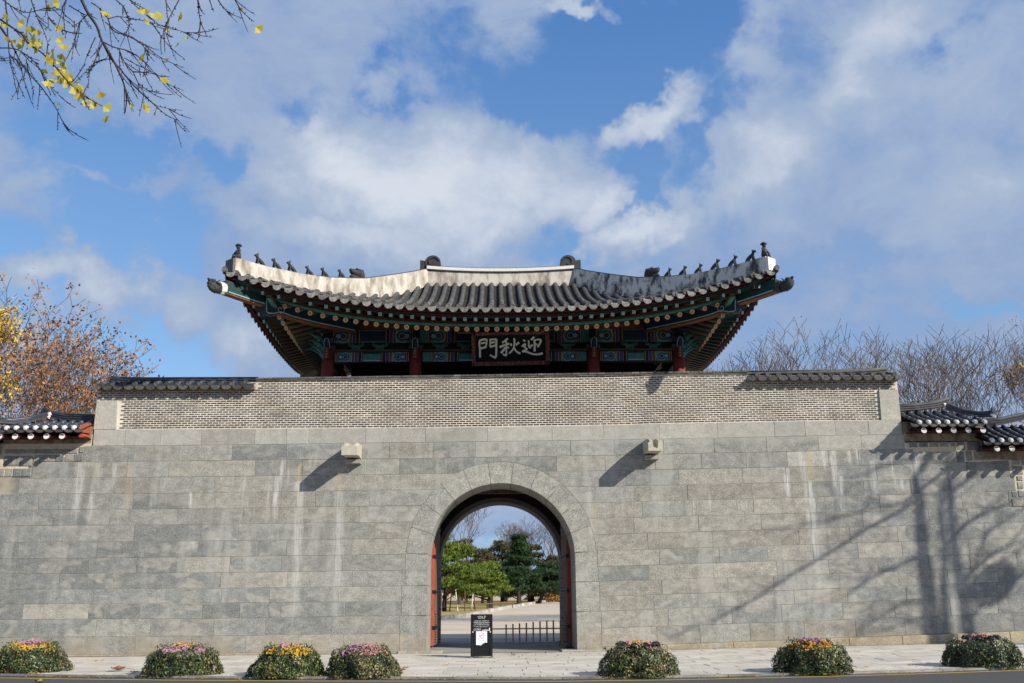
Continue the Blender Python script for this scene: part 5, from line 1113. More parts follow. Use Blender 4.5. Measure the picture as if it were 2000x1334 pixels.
def painted_beam(x0, x1, z0, z1, y, field, edge, inset=0):
    q = MB(); q.box(x0, x1, y, y + .22, z0, z1, 0); o = q.build('beam', M_DARK, pav)
    q = MB(); q.box(x0 + .01, x1 - .01, y - .004, y - .0005, z0 + .005, z1 - .005, 0)
    a, b_ = x0 + .02 + inset, x1 - .02 - inset
    if inset: q.box(x0 + .02, a - .01, y - .006, y - .004, z0 + .02, z1 - .02, 1); q.box(b_ + .01, x1 - .02, y - .006, y - .004, z0 + .02, z1 - .02, 1)
    xa = motif(q, a, 1, z0, z1, y); xb = motif(q, b_, -1, z0, z1, y)
    q.box(xa + .03, xb - .03, y - .007, y, z0 + .03, z1 - .03, field)
    q.box(xa + .03, xb - .03, y - .011, y, z0 + .03, z0 + .07, edge); q.box(xa + .03, xb - .03, y - .010, y, z1 - .06, z1 - .03, 0 if field == 1 else edge)
    q.build('painted_panel', MS, pav)
for a, b_, ins in ((CX[0] + .19, CX[1] - .19, 0), (CX[1] + .19, CX[2] - .19, .25), (CX[2] + .19, CX[3] - .19, 0)):
    painted_beam(a, b_, 8.325, 8.64, 1.28, 1, 6, ins); painted_beam(a - .1, b_ + .1, 8.93, 9.38, 1.36, 2, 1, ins)
q = MB(); q.box(-5.4, 5.55, 1.2, 1.56, 8.645, 8.70); q.build('lintel_board', mat('faded_brown_board', (.11, .075, .055), None, 6), pav)
q = MB(); q.box(-5.3, 5.45, 1.40, 1.56, 8.70, 8.93); q.build('frieze_backing', M_DARK, pav)
q = MB(); q.tube([(-5.75, 1.3, 9.50), (5.9, 1.3, 9.50)], .15, 14); q.build('purlin', M_ORANGE, pav, True)
q = MB(); q.tube([(-5.75, 5.3, 9.50), (5.9, 5.3, 9.50)], .15, 10); q.build('purlin', M_DARK, pav, True)
for x in (-5.27, 5.43):
    q = MB(); q.tube([(x, .98, 9.48), (x, 5.6, 9.48)], .15, 14); o = q.build('purlin', M_DTEAL, pav, True)
    q = MB()
    for r_, mi, dy in ((.155, 6, .004), (.135, 0, .007), (.09, 6, .010), (.075, 3, .013), (.03, 7, .016)): q.disc((x, .98 - dy, 9.48), (0, -1, 0), r_, 18, mi)
    q.build('purlin_end', MS, pav)
# side and rear walls of the frame
for x in (-5.23, 5.375):
    q = MB(); q.box(x - .09, x + .09, 1.45, 5.2, 8.325, 8.64); q.box(x - .08, x + .08, 1.4, 5.2, 8.93, 9.38); q.build('side_beam', M_DTEAL, pav)
q = MB(); q.box(-5.1, 5.25, 5.2, 5.32, 6.9, 9.4); q.build('rear_panel', M_DARK, pav)
q = MB(); q.box(-5.2, 5.35, 1.5, 5.2, 9.55, 9.65); q.build('ceiling', M_DARK, pav)
q = MB(); q.box(-6.4, 6.5, .7, 6.2, 6.1, 6.9); q.build('platform', M_CORE, pav)
# carved lotus scrolls between the beams
def spiral(q, cx, cz_, r_, turns, s, a0, y, t=.011, n=12):
    pts = [(cx + s * (r_ * (1 - .8 * i / n)) * math.cos(a0 + turns * 2 * math.pi * i / n), y, cz_ + (r_ * (1 - .8 * i / n)) * math.sin(a0 + turns * 2 * math.pi * i / n)) for i in range(n + 1)]
    q.tube(pts, t, 4)
def scroll_mesh():
    q = MB(); y = 0
    for s in (-1, 1):
        spiral(q, s * .19, .05, .055, 1.1, s, 0, y); spiral(q, s * .10, .045, .04, -1.0, s, 0, y); spiral(q, s * .085, -.055, .042, 1.0, s, 1, y); spiral(q, s * .03, -.055, .03, -1, s, 2, y)
        q.tube([(0, y, .015), (s * .05, y, .03), (s * .12, y, -.01), (s * .2, y, -.005), (s * .24, y, .03)], .012, 4); q.tube([(s * .10, y, -.02), (s * .13, y, -.06), (s * .09, y, -.105), (0, y, -.115)], .012, 4)
    q.prism([(-.2, .06), (-.12, -.04), (-.08, -.09), (.08, -.09), (.12, -.04), (.2, .06), (0, .03)], .012, .06)
    q.m = [0] * len(q.m); q.m[-8:] = [1] * 8 if False else q.m[-8:]
    return q.mesh('carved_scroll', M_TEAL)
sm = scroll_mesh()
for x in (-4.4, -3.68, -1.85, -1.1, 1.25, 2.0, 3.9, 4.62): place(sm, 'carved_scroll', pav, Matrix.Translation((x, 1.30, 8.83)))
# column head brackets
def bracket(x, corner=0):
    q = MB(); y = 1.3
    q.prism([(x - .07, 8.38), (x + .07, 8.38), (x + .06, 8.72), (x - .06, 8.72)], y - .30, y - .18); 
    q.build('bracket_pendant', M_ORANGE, pav)
    q = MB()
    for z in (8.43, 8.52, 8.61): q.disc((x, y - .301, z), (0, -1, 0), .022, 8, h=.008)
    q.tube([(x, y - .31, 8.66), (x, y - .31, 8.74)], .018, 5); q.build('pendant_bead', M_CREAM, pav)
    q = MB(); q.tube([(x, y - .12, 8.72), (x, y - .30, 8.80), (x, y - .36, 8.92), (x, y - .28, 9.04), (x, y - .1, 9.12)], [.10, .105, .085, .09, .09], 8, sq=(.75, 1)); q.build('bracket_arm', M_NAVY, pav, True)
    q = MB()
    for e in (-1, 1): q.tube([(x + e * .075, y - .25, 8.70), (x + e * .085, y - .38, 8.84), (x + e * .05, y - .42, 8.95), (x + e * .0, y - .40, 8.99)], .013, 5)
    q.build('bracket_outline', M_TEALL, pav)
    q = MB(); q.box(x - .21, x + .21, y - .10, y + .12, 8.72, 8.84); q.box(x - .14, x + .14, y - .08, y + .1, 8.92, 9.08); q.build('bearing_block', mat('grey_blue_block', (.11, .12, .17), (.07, .07, .11), 8), pav)
for x in CX: bracket(x)
for x, s in ((CX[0], -1), (CX[3], 1)):   # plumed corner brackets sweeping outwards
    for dirn in (Vector((s, -.25, 0)).normalized(), Vector((s, -1, 0)).normalized()):
        def B3(a, z): return Vector((x, 1.25, 0)) + dirn * a + Vector((0, 0, z))
        q = MB()
        q.tube([B3(.12, 8.98), B3(.32, 9.02), B3(.50, 9.04), B3(.62, 9.08), B3(.70, 9.04)], [.07, .075, .05, .028, .006], 7, sq=(.5, 1)); q.tube([B3(.12, 8.78), B3(.30, 8.80), B3(.46, 8.84), B3(.60, 8.90), B3(.72, 8.88)], [.08, .075, .05, .026, .006], 7, sq=(.5, 1))
        q.tube([B3(.12, 8.56), B3(.28, 8.62), B3(.42, 8.68), B3(.56, 8.70), B3(.70, 8.66)], [.05, .05, .04, .02, .005], 7, sq=(.5, 1)); q.tube([B3(.14, 8.40), B3(.17, 8.5), B3(.2, 8.7), B3(.14, 8.98)], [.03, .05, .09, .09], 7, sq=(.4, 1))
        q.build('plume_bracket', M_TEAL, pav, True); q = MB()
        for (a, z, r_) in ((.20, 8.90, .055), (.34, 8.92, .04), (.2, 8.7, .05), (.34, 8.74, .035), (.17, 8.52, .04), (.24, 9.12, .05), (.38, 9.2, .04)):
            q.tube([B3(a + r_ * (1 - .75 * i / 10) * math.cos(i * .6), z + r_ * (1 - .75 * i / 10) * math.sin(i * .6)) - Vector((0, .05, 0)) for i in range(11)], .010, 4)
        q.tube([B3(.14, 8.42) - Vector((0, .05, 0)), B3(.26, 8.56) - Vector((0, .05, 0)), B3(.42, 8.66) - Vector((0, .05, 0))], .012, 4)
        q.build('plume_outline', M_TEALL, pav)
# name board --------------------------------------------------------------
nb = empty('name_board', (.27, .95, 8.1), 'black board with three large ivory characters in a dark red frame under the eaves', 'sign board')
BT, BB = Vector((.262, .55, 9.065)), Vector((.272, .95, 8.14)); UPV = (BT - BB).normalized(); NRM = Vector((0, -1, 0)); NRM = (NRM - UPV * NRM.dot(UPV)).normalized(); RX = Vector((1, 0, .018)).normalized()
BC = (BT + BB) / 2; HH = (BT - BB).length / 2; HWD = 1.155
def bp(u, v, d=0): return BC + RX * u + UPV * v + NRM * d
q = MB(); q.obox(bp(0, 0, -.03), RX * (HWD - .1), UPV * (HH - .08), NRM * .02); q.build('board', M_BLACK, nb)
def frame_mat():
    m, nt, N, K, b_ = nodes('patterned_red_frame'); g = G(nt); P = g.pos(); b_.inputs['Roughness'].default_value = .7
    c = g.mix(g.mr(g.noise(P, 22, 3, .6, 1.5), .54, .60), (.12, .022, .018), (.34, .19, .13)); K.new(c, b_.inputs['Base Color']); return m
MF = frame_mat()
for c_, hx, hz in ((bp(0, HH - .045), HWD, .045), (bp(0, -HH + .06), HWD - .02, .06), (bp(-HWD + .055, 0), .055, HH), (bp(HWD - .055, 0), .055, HH)):
    q = MB(); q.obox(c_, RX * hx, UPV * hz, NRM * .045); q.build('frame', MF, nb)
q = MB(); q.obox(bp(-1.25, HH + .0), RX * .32, UPV * .02, NRM * .02); q.obox(bp(1.25, HH + .03), RX * .35, UPV * .02, NRM * .02); q.build('hanging_bar', M_ORANGE, nb)
STR = {'character_gate': [[(235, 300), (228, 400), (238, 500), (238, 715)], [(240, 300), (330, 275), (410, 275)], [(412, 275), (405, 350), (392, 430)], [(270, 372), (380, 350)], [(250, 492), (330, 478), (400, 445)], [(490, 275), (492, 360), (488, 450)], [(490, 285), (560, 280), (645, 272)], [(643, 275), (636, 400), (638, 560), (625, 690), (585, 730)], [(600, 730), (540, 690), (480, 655)], [(505, 362), (600, 345)], [(490, 458), (560, 440), (620, 425)]],
 'character_autumn': [[(920, 268), (860, 310), (785, 368)], [(725, 470), (800, 440), (880, 410), (960, 390)], [(875, 320), (885, 420), (882, 560), (880, 685)], [(875, 685), (840, 665), (800, 645)], [(860, 480), (810, 550), (750, 620)], [(900, 470), (950, 498)], [(998, 390), (1005, 450)], [(1190, 368), (1150, 400), (1110, 425)], [(1075, 262), (1082, 350), (1065, 480), (1020, 560), (950, 630)], [(1070, 500), (1110, 560), (1160, 610), (1225, 635)]],
 'character_welcome': [[(1300, 308), (1345, 345)], [(1268, 465), (1310, 430), (1360, 405)], [(1350, 420), (1325, 480), (1385, 530), (1330, 560), (1268, 588)], [(1268, 588), (1350, 590), (1430, 620), (1520, 655), (1640, 668), (1770, 645)], [(1560, 238), (1530, 270), (1485, 315)], [(1425, 325), (1432, 400), (1430, 470)], [(1430, 480), (1480, 465), (1525, 430)], [(1440, 470), (1470, 515)], [(1552, 330), (1630, 305), (1720, 310)], [(1728, 312), (1710, 380), (1680, 440), (1640, 490)], [(1568, 335), (1575, 450), (1568, 595)], [(1560, 425), (1640, 420)]]}
WD = {'character_gate': 24, 'character_autumn': 25, 'character_welcome': 24}
def catm(P, n=5):
    if len(P) < 3: return [tuple(np.array(P[0]) + (np.array(P[1]) - np.array(P[0])) * i / 4) for i in range(5)]
    Q = [P[0]] + P + [P[-1]]; out = []
    for i in range(1, len(Q) - 2):
        for k in range(n):
            t = k / n; a, b_, c_, d = [np.array(Q[i + j], float) for j in (-1, 0, 1, 2)]; out.append(tuple(.5 * ((2 * b_) + (c_ - a) * t + (2 * a - 5 * b_ + 4 * c_ - d) * t * t + (3 * b_ - a - 3 * c_ + d) * t ** 3)))
    return out + [P[-1]]
for name, strokes in STR.items():
    q = MB(); ki = 0
    for sidx, s in enumerate(strokes):
        pts = catm([tuple(p) for p in s]); n = len(pts); W = WD[name] * (1 + .15 * math.sin(sidx * 2.1)); d0 = .004 + .0006 * sidx
        def uv(p): return ((p[0] - 985) / 1890 * 2 * HWD, -(p[1] - 510) / 800 * 2 * HH * .98)
        L_ = []; R_ = []
        for i, p in enumerate(pts):
            a = np.array(pts[max(0, i - 1)]); b_ = np.array(pts[min(n - 1, i + 1)]); t = (b_ - a) / (np.linalg.norm(b_ - a) + 1e-9); nn_ = np.array([-t[1], t[0]])
            w = W * (1.12 - .25 * math.sin(math.pi * i / (n - 1))) * (1 if i not in (0, n - 1) else .65); pp = np.array(p) + t * (0 if i else -6)
            L_.append(uv(pp + nn_ * w)); R_.append(uv(pp - nn_ * w))
        V = [bp(u, v, d0) for u, v in L_] + [bp(u, v, d0) for u, v in R_]; V += [v - NRM * (.012 + d0) for v in V]
        F = [(i, i + 1, n + i + 1, n + i) for i in range(n - 1)] + [(2 * n + i, i, n + i, 3 * n + i)[::-1] for i in ()] 
        F += [(i, 2 * n + i, 2 * n + i + 1, i + 1) for i in range(n - 1)] + [(n + i, n + i + 1, 3 * n + i + 1, 3 * n + i) for i in range(n - 1)]
        q.add(V, F)
    q.build(name, M_GOLD, nb)

# ================================================================ vegetation helpers
def seg_mesh(mb, S, k=3, mi=0):
    """S: array n x 8 (p0,p1,r0,r1) -> open k-sided prisms"""
    S = np.asarray(S, float); n = len(S)
    if n == 0: return
    a = S[:, 0:3]; b = S[:, 3:6]; d = b - a; l = np.linalg.norm(d, axis=1, keepdims=True); d = d / np.maximum(l, 1e-9)
    ref = np.where(np.abs(d[:, 2:3]) > .9, np.array([[1., 0, 0]]), np.array([[0, 0, 1.]])); u = np.cross(d, ref); u /= np.linalg.norm(u, axis=1, keepdims=True); w = np.cross(d, u)
    V = []
    for base, r in ((a, S[:, 6:7]), (b, S[:, 7:8])):
        for j in range(k):
            t = 2 * math.pi * j / k; V.append(base + (u * math.cos(t) + w * math.sin(t)) * r)
    V = np.stack(V, 1).reshape(-1, 3); idx = np.arange(n)[:, None] * 2 * k
    F = np.concatenate([idx + np.array([[j, (j + 1) % k, k + (j + 1) % k, k + j]]) for j in range(k)])
    mb.arrays(V, F, np.full(len(F), mi))
def quads(mb, C, A, B, mi):
    """leaf quads at centres C with half axes A,B ; mi array"""
    V = np.stack([C - A, C - B * .8, C + A, C + B * .8], 1).reshape(-1, 3); F = np.arange(len(C))[:, None] * 4 + np.array([[0, 1, 2, 3]])
    mb.arrays(V, F, mi)
def rnd_axes(rng, n, s, s2=None):
    a = rng.normal(size=(n, 3)); a /= np.linalg.norm(a, axis=1, keepdims=True); b = np.cross(a, rng.normal(size=(n, 3))); b /= np.linalg.norm(b, axis=1, keepdims=True)
    f = rng.uniform(.7, 1.3, (n, 1)); return a * s * f, b * (s2 or s) * f
def grow(rr_, base, height, spread, levels=6, trunk_r=.16, first=.28, lean=(0, 0), kids=(2, 4), up=.35, vase=True, jit=.35, spread2=False):
    segs = []; tips = []
    def rec(p, d, L, r, lv):
        n = 3 if lv < 3 else 2
        for i in range(n):
            d2 = (d + Vector((rr_.uniform(-1, 1), rr_.uniform(-1, 1), rr_.uniform(-.4, .9))) * jit * .5 / (1 + .2 * lv)).normalized(); q = p + d2 * L / n; r2 = r * .88
            segs.append((*p, *q, r, r2)); p, d, r = q, d2, r2
            if lv >= 2 and i < n - 1 and lv < levels and rr_.random() < .48:
                sd = (d + Vector((rr_.uniform(-1, 1), rr_.uniform(-1, 1), rr_.uniform(-.3, .6))) * 1.0).normalized(); rec(p, sd, L * .6, r * .55, lv + 2)
        if lv >= levels: tips.append((p, d)); return
        k = rr_.randint(*kids) if lv else rr_.randint(3, 5)
        ph = rr_.uniform(0, 6.28)
        for j in range(k):
            an = ph + 6.283 * j / k + rr_.uniform(-.4, .4); sp = spread * rr_.uniform(.6, 1.25) * (1 + .16 * lv if spread2 else 1); side = Vector((math.cos(an), math.sin(an), 0))
            nd = (d * 1.0 + side * sp + Vector((0, 0, up * (1 - .12 * lv) if spread2 else up))).normalized(); rec(p, nd, L * rr_.uniform(.66, .86), r * (.72 if k < 3 else .62), lv + 1)
    L0 = height * first; rec(Vector(base), Vector((lean[0], lean[1], 1)).normalized(), L0, trunk_r, 0)
    return np.array(segs), tips
M_BARK = mat('grey_bark', (.14, .115, .10), (.075, .06, .055), 10, .9, .3); M_TWIG = mat('brown_twig', (.17, .14, .12), (.09, .075, .068), 3, .9)
M_BARKD = mat('dark_bark', (.05, .036, .03), (.03, .024, .022), 10, .9, .3)
LEAF = {k: flat('leaf_' + k, c, .6) for k, c in {'orange': (.46, .22, .08), 'rust': (.28, .13, .07), 'brown': (.20, .115, .05), 'gold': (.62, .36, .03), 'yellow': (.70, .50, .04)}.items()}
def bare_tree(x, y, h, label, seed, cat='tree', group=None, leaves=None, spread=.5, trunk_r=.16, levels=7, z0=0.0, first=.17, leafmats=None, leaf_n=2, leaf_s=.075, kids=(2, 3), top=None, thick=1.25, jit=.4, spread2=False, name='bare_tree'):
    rr_ = random.Random(seed); root = empty(name, (x, y, z0), label, cat, group)
    S, tips = grow(rr_, (0, 0, 0), h, spread, levels, trunk_r, first, kids=kids, jit=jit, spread2=spread2)
    zs = np.percentile(S[:, 5], 99.3); f = h / zs; S[:, :6] *= f; S[:, 6:] *= thick; S[:, 6:] = np.maximum(S[:, 6:], .0065 * thick)
    S[:, [0, 3]] += x; S[:, [1, 4]] += y; S[:, [2, 5]] += z0
    tr = S[:, 6] > trunk_r * .45 * thick; q = MB(); seg_mesh(q, S[tr], 8); q.build('trunk', M_BARK, root, True)
    q = MB(); seg_mesh(q, S[~tr & (S[:, 6] > .02)], 5); seg_mesh(q, S[~tr & (S[:, 6] <= .02)], 3); q.build('branches', M_TWIG, root)
    if leaves:
        rg = np.random.default_rng(seed); T = np.array([(p.x * f + x, p.y * f + y, p.z * f + z0) for p, d in tips]); sel = T[leaves(T, rg)]
        C = np.repeat(sel, leaf_n, 0) + rg.normal(size=(len(sel) * leaf_n, 3)) * .16; A, B_ = rnd_axes(rg, len(C), leaf_s, leaf_s * .7)
        q = MB(); quads(q, C, A, B_, rg.integers(0, len(leafmats), len(C))); q.build('leaves', [LEAF[k] for k in leafmats], root, kind='stuff')
    return root
# left: half-bare trees with orange leaves behind the wall (x at their distance)
allf = lambda p: (lambda T, rg: rg.random(len(T)) < p)
bare_tree(-20.3, 13.5, 14.4, 'tall bare-topped tree with a few brown leaves at the far left behind the palace wall', 21, 'tree', None, allf(.6), .42, .17, 7, leafmats=['rust', 'brown', 'orange'], kids=(2, 2), leaf_n=7, spread2=True, thick=1.6)
bare_tree(-19.0, 12.0, 12.3, 'spreading tree with rusty brown leaves behind the left palace wall, second from the left', 22, 'tree', None, allf(.75), .42, .15, 7, leafmats=['orange', 'rust', 'brown'], kids=(2, 2), leaf_n=7, spread2=True, thick=1.6)
bare_tree(-18.9, 12.5, 11.3, 'tree with clusters of orange leaves rising just left of the brick parapet', 35, 'tree', None, allf(.9), .27, .14, 7, leafmats=['orange', 'orange', 'rust'], kids=(2, 2), leaf_n=7, spread2=True, thick=1.6)
bare_tree(-20.6, 16.5, 13.3, 'thin bare tree with sparse orange leaves farther back behind the left palace wall', 24, 'tree', None, allf(.6), .5, .13, 7, leafmats=['orange', 'brown'], kids=(2, 2), leaf_n=7, spread2=True, thick=1.6)
bare_tree(-24.6, 15.5, 13.1, 'twiggy brown tree behind the wall just past the left edge', 25, 'tree', None, allf(.6), .6, .11, 7, leafmats=['orange', 'rust'], kids=(2, 2), leaf_n=7, spread2=True, thick=1.6)
bare_tree(-21.2, 8.5, 11.9, 'ginkgo with dense golden yellow leaves at the left edge behind the wall', 26, 'tree', None, lambda T, rg: (rg.random(len(T)) < 1), .33, .16, 7, leafmats=['yellow', 'gold', 'gold'], kids=(2, 3), leaf_n=9, leaf_s=.06, name='ginkgo_tree')
# right: bare trees
RT = [(13.4, 22, 13.2, 31, .34, 'low bare tree just right of the pavilion eaves, behind the right half of the parapet'), (15.1, 21, 14.1, 32, .36, 'slender bare tree second from the left in the row behind the right parapet'), (17.6, 22, 14.5, 33, .33, 'tall bare tree behind the right end of the tiled parapet coping'),
      (19.1, 20, 13.5, 34, .38, 'bare tree behind the right corner stone of the parapet'), (21.8, 21, 14.2, 35, .40, 'broad bare tree above the right palace wall roof'), (23.8, 21, 14.4, 36, .36, 'tallest dark bare tree above the end of the right palace wall roof'),
      (24.7, 25, 15.0, 39, .4, 'bare tree farther back between the two tallest trees on the right')]
for x, y, h, sd, sp, lab in RT: bare_tree(x, y, h, lab, sd, 'tree', None, allf(.06), sp * 1.0, .17, 7, leafmats=['rust', 'brown'], kids=(2, 2), leaf_s=.05, thick=1.75, jit=.55, first=.2, spread2=True)
bare_tree(26.1, 20, 14.4, 'tree with scattered golden leaves at the far right edge behind the wall', 37, 'tree', None, lambda T, rg: (rg.random(len(T)) < .75) & (T[:, 2] < 12.2), .38, .16, 7, leafmats=['gold', 'orange', 'brown'], kids=(2, 3), leaf_n=3)
bare_tree(28.6, 19, 14.0, 'bare tree with orange leaves just past the right edge of the picture', 38, 'tree', None, allf(.3), .36, .15, 7, leafmats=['gold', 'orange'], kids=(2, 3))
# ---------------------------------------------------------------- pines seen through the arch
PM = {n_: [flat(n_ + '_a', a, .55, .35), flat(n_ + '_b', b_, .55, .35), flat(n_ + '_c', c, .55, .35)] for n_, a, b_, c in (('bright_pine_needles', (.19, .25, .03), (.10, .165, .02), (.05, .09, .015)), ('dark_pine_needles', (.035, .085, .022), (.022, .055, .016), (.012, .032, .012)), ('dull_conifer_needles', (.12, .11, .045), (.065, .07, .03), (.12, .07, .04)))}
def pine(x, y, h, w, label, seed, key, lean=0.0, crown0=.3, tuft=.34, n=1100, shape='flat', trunk=.2, cx=0, depth=None):
    rr_ = random.Random(seed); rg = np.random.default_rng(seed); z0 = iz(y); root = empty('pine_tree', (x, y, z0), label, 'tree')
    depth = depth or w
    q = MB(); pts = [(x, y, z0 - .05), (x + lean * .3, y, z0 + h * .25), (x + lean * .7, y, z0 + h * .55), (x + lean, y, z0 + h * .85)]; q.tube(pts, [trunk, trunk * .8, trunk * .55, trunk * .2], 8)
    pads = []; npad = int(24 if shape == 'flat' else 34)
    for i in range(npad):
        t = crown0 + (1 - crown0) * (i + rr_.random()) / npad
        if shape == 'flat': rad = w / 2 * (1.0 - .75 * max(0, (t - .45) / .55) ** 1.3) * rr_.uniform(.35, 1)
        else: rad = w / 2 * (1.02 - (t - crown0) / (1 - crown0)) * rr_.uniform(.3, 1)
        an = rr_.uniform(0, 6.28); c = Vector((x + cx + lean * t + math.cos(an) * rad, y + math.sin(an) * rad * depth / w, z0 + h * t + rr_.uniform(-.1, .1) * h * .3))
        ps = (1.0 if shape == 'flat' else .8) * w * .19 * rr_.uniform(.7, 1.2); pads.append((c, ps)); st_ = Vector((x + lean * (t - .12), y, z0 + h * max(.1, t - .12)))
        q.tube([st_, st_.lerp(c, .5) + Vector((0, 0, .1)), c], [trunk * .3, trunk * .18, trunk * .06], 5)
    q.build('trunk', M_BARKD, root)
    per = n // npad; C = []
    for c, ps in pads:
        P = rg.normal(size=(per, 3)); P /= np.linalg.norm(P, axis=1, keepdims=True); P *= rg.uniform(.1, 1, (per, 1)) ** .6; P *= np.array([ps, ps, ps * .26]); C.append(P + np.array(c))
    C = np.concatenate(C); C[:, 2] = np.maximum(C[:, 2], z0 + h * crown0 * .7)
    k = 9; CC = np.repeat(C, k, 0); D = rg.normal(size=(len(CC), 3)) + np.array([0, 0, .9]); D /= np.linalg.norm(D, axis=1, keepdims=True); S = rg.uniform(.6, 1.1, (len(CC), 1)) * tuft
    sd = np.cross(D, rg.normal(size=D.shape)); sd /= np.linalg.norm(sd, axis=1, keepdims=True); wd = .055
    V = np.stack([CC - sd * wd * tuft * 2, CC + sd * wd * tuft * 2, CC + D * S], 1).reshape(-1, 3); F = np.arange(len(CC))[:, None] * 3 + np.array([[0, 1, 2]])
    q = MB(); q.arrays(V, F, np.repeat(rg.choice(3, len(C), p=[.5, .32, .18]), k)); q.build('needles', PM[key], root, kind='stuff')
    return root
pine(-4.2, 52, 4.9, 7.2, 'large bright green pine at the left side of the view through the arch', 51, 'bright_pine_needles', lean=.3, crown0=.26, n=4200, tuft=.30)
pine(-5.3, 50, 7.6, 4.2, 'upright bright green pine half hidden by the left jamb of the arch', 52, 'bright_pine_needles', crown0=.35, n=1500, tuft=.32)
pine(-.7, 62, 3.7, 5.2, 'bright green pine with a thick dark trunk in the middle of the arch view', 53, 'bright_pine_needles', lean=.2, crown0=.26, n=3000, trunk=.3, tuft=.30)
pine(2.3, 78, 6.9, 5.6, 'tall dark green conifer in the centre of the view through the arch', 54, 'dark_pine_needles', crown0=.12, n=3600, tuft=.40, shape='cone')
pine(4.4, 82, 3.9, 7.4, 'dark pine with a leaning trunk at the right of the view through the arch', 55, 'dark_pine_needles', lean=1.6, crown0=.3, n=3600, trunk=.22, tuft=.34)
pine(2.0, 70, 3.5, 3.4, 'low dark pine filling the gap below the tall conifer beyond the arch', 56, 'dark_pine_needles', crown0=.25, n=1300, tuft=.3)
pine(-3.6, 92, 7.0, 6.5, 'dull olive conifer behind the bright pines beyond the arch', 57, 'dull_conifer_needles', crown0=.2, n=1800, tuft=.45)
pine(.6, 96, 7.0, 6.0, 'dull brownish conifer behind the middle of the view through the arch', 58, 'dull_conifer_needles', crown0=.2, n=1600, tuft=.45)
pine(-7.5, 96, 7.9, 6.0, 'dull olive conifer behind the left jamb of the arch', 61, 'dull_conifer_needles', crown0=.2, n=1200, tuft=.45)
pine(3.8, 94, 6.3, 6.0, 'dull olive conifer right behind the tall dark conifer beyond the arch', 62, 'dull_conifer_needles', crown0=.1, n=2000, tuft=.45)
pine(7.4, 93, 5.0, 6.0, 'dull reddish olive conifer at the right of the view through the arch', 63, 'dull_conifer_needles', crown0=.1, n=1800, tuft=.45)
pine(-1.6, 86, 5.6, 5.5, 'dull olive conifer filling the middle ground beyond the arch', 64, 'dull_conifer_needles', crown0=.08, n=2200, tuft=.4)
pine(10.5, 96, 5.5, 6.0, 'dull conifer hidden behind the right jamb of the arch', 59, 'dull_conifer_needles', crown0=.2, n=1200, tuft=.45)
for x, y, h, sd, lab in ((-3.9, 80, 11.2, 71, 'bare tree with fine reddish twigs at upper left of the view through the arch'), (4.2, 96, 10.0, 72, 'bare tree with rusty twigs at upper right of the view through the arch'), (7.2, 94, 9.6, 73, 'bare spreading tree near the right jamb in the view through the arch'), (1.0, 100, 9.6, 74, 'low bare tree at the centre back of the view through the arch')):
    bare_tree(x, y, h, lab, sd, 'tree', None, allf(.14), .42, .16, 7, z0=iz(y), leafmats=['rust', 'brown'], kids=(2, 2), thick=2.3, spread2=True, leaf_s=.07)
pine(-11.5, 58, 5.6, 6.5, 'bright pine on the lawn hidden behind the gate wall, nearest the path', 81, 'bright_pine_needles', crown0=.25, n=1500)
pine(-16, 84, 7.4, 7.0, 'dull conifer far left on the lawn behind the gate wall', 82, 'dull_conifer_needles', crown0=.1, n=1300, tuft=.45)
pine(17, 96, 7.0, 7.0, 'dull conifer behind the gate wall well right of the path', 83, 'dull_conifer_needles', crown0=.1, n=1300, tuft=.45)
pine(-11.5, 95, 7.8, 7.0, 'tall dark conifer at the back of the lawn behind the gate wall', 84, 'dark_pine_needles', crown0=.1, n=1300, tuft=.45, shape='cone')
# timber props under the pine
for i, (x, y) in enumerate([(-4.9, 50.5), (-4.3, 50.2), (-3.7, 50.5), (-3.1, 51.2), (-2.55, 51), (-2.1, 52.5), (-1.75, 52.2)]):
    root = empty('prop_post', (x, y, iz(y)), ('leftmost', 'second from the left', 'third from the left', 'middle', 'third from the right', 'second from the right', 'rightmost')[i] + ' of the seven wooden props under the bright pine beyond the arch', 'post', 'wooden props under the pine')
    q = MB(); ln_ = (i % 3 - 1) * .18; q.tube([(x, y, iz(y) - .05), (x + ln_ * .5, y, iz(y) + .8), (x + ln_, y, iz(y) + 1.6)], [.055, .05, .05], 6); q.build('post', M_WHITE if i % 2 else M_BROWN, root)
    q = MB(); q.tube([(x + ln_ - .22, y, iz(y) + 1.6), (x + ln_ + .22, y, iz(y) + 1.6)], .045, 6); q.build('crossbar', M_BROWN, root)
# low rail fence on the lawn
root = empty('rail_fence', (.2, 56, iz(56)), 'low wooden rail between short posts on the lawn beyond the arch', 'fence')
q = MB(); q.tube([(-1.9, 56, iz(56) + .42), (1.3, 60, iz(60) + .42)], .04, 6); q.build('rail', M_BROWN, root)
for i in range(4):
    x = -1.9 + i * 1.06; y = 56 + i * 1.33; q = MB(); q.tube([(x, y, iz(y)), (x, y, iz(y) + .5)], .06, 6); q.build('post', M_BROWN, root)
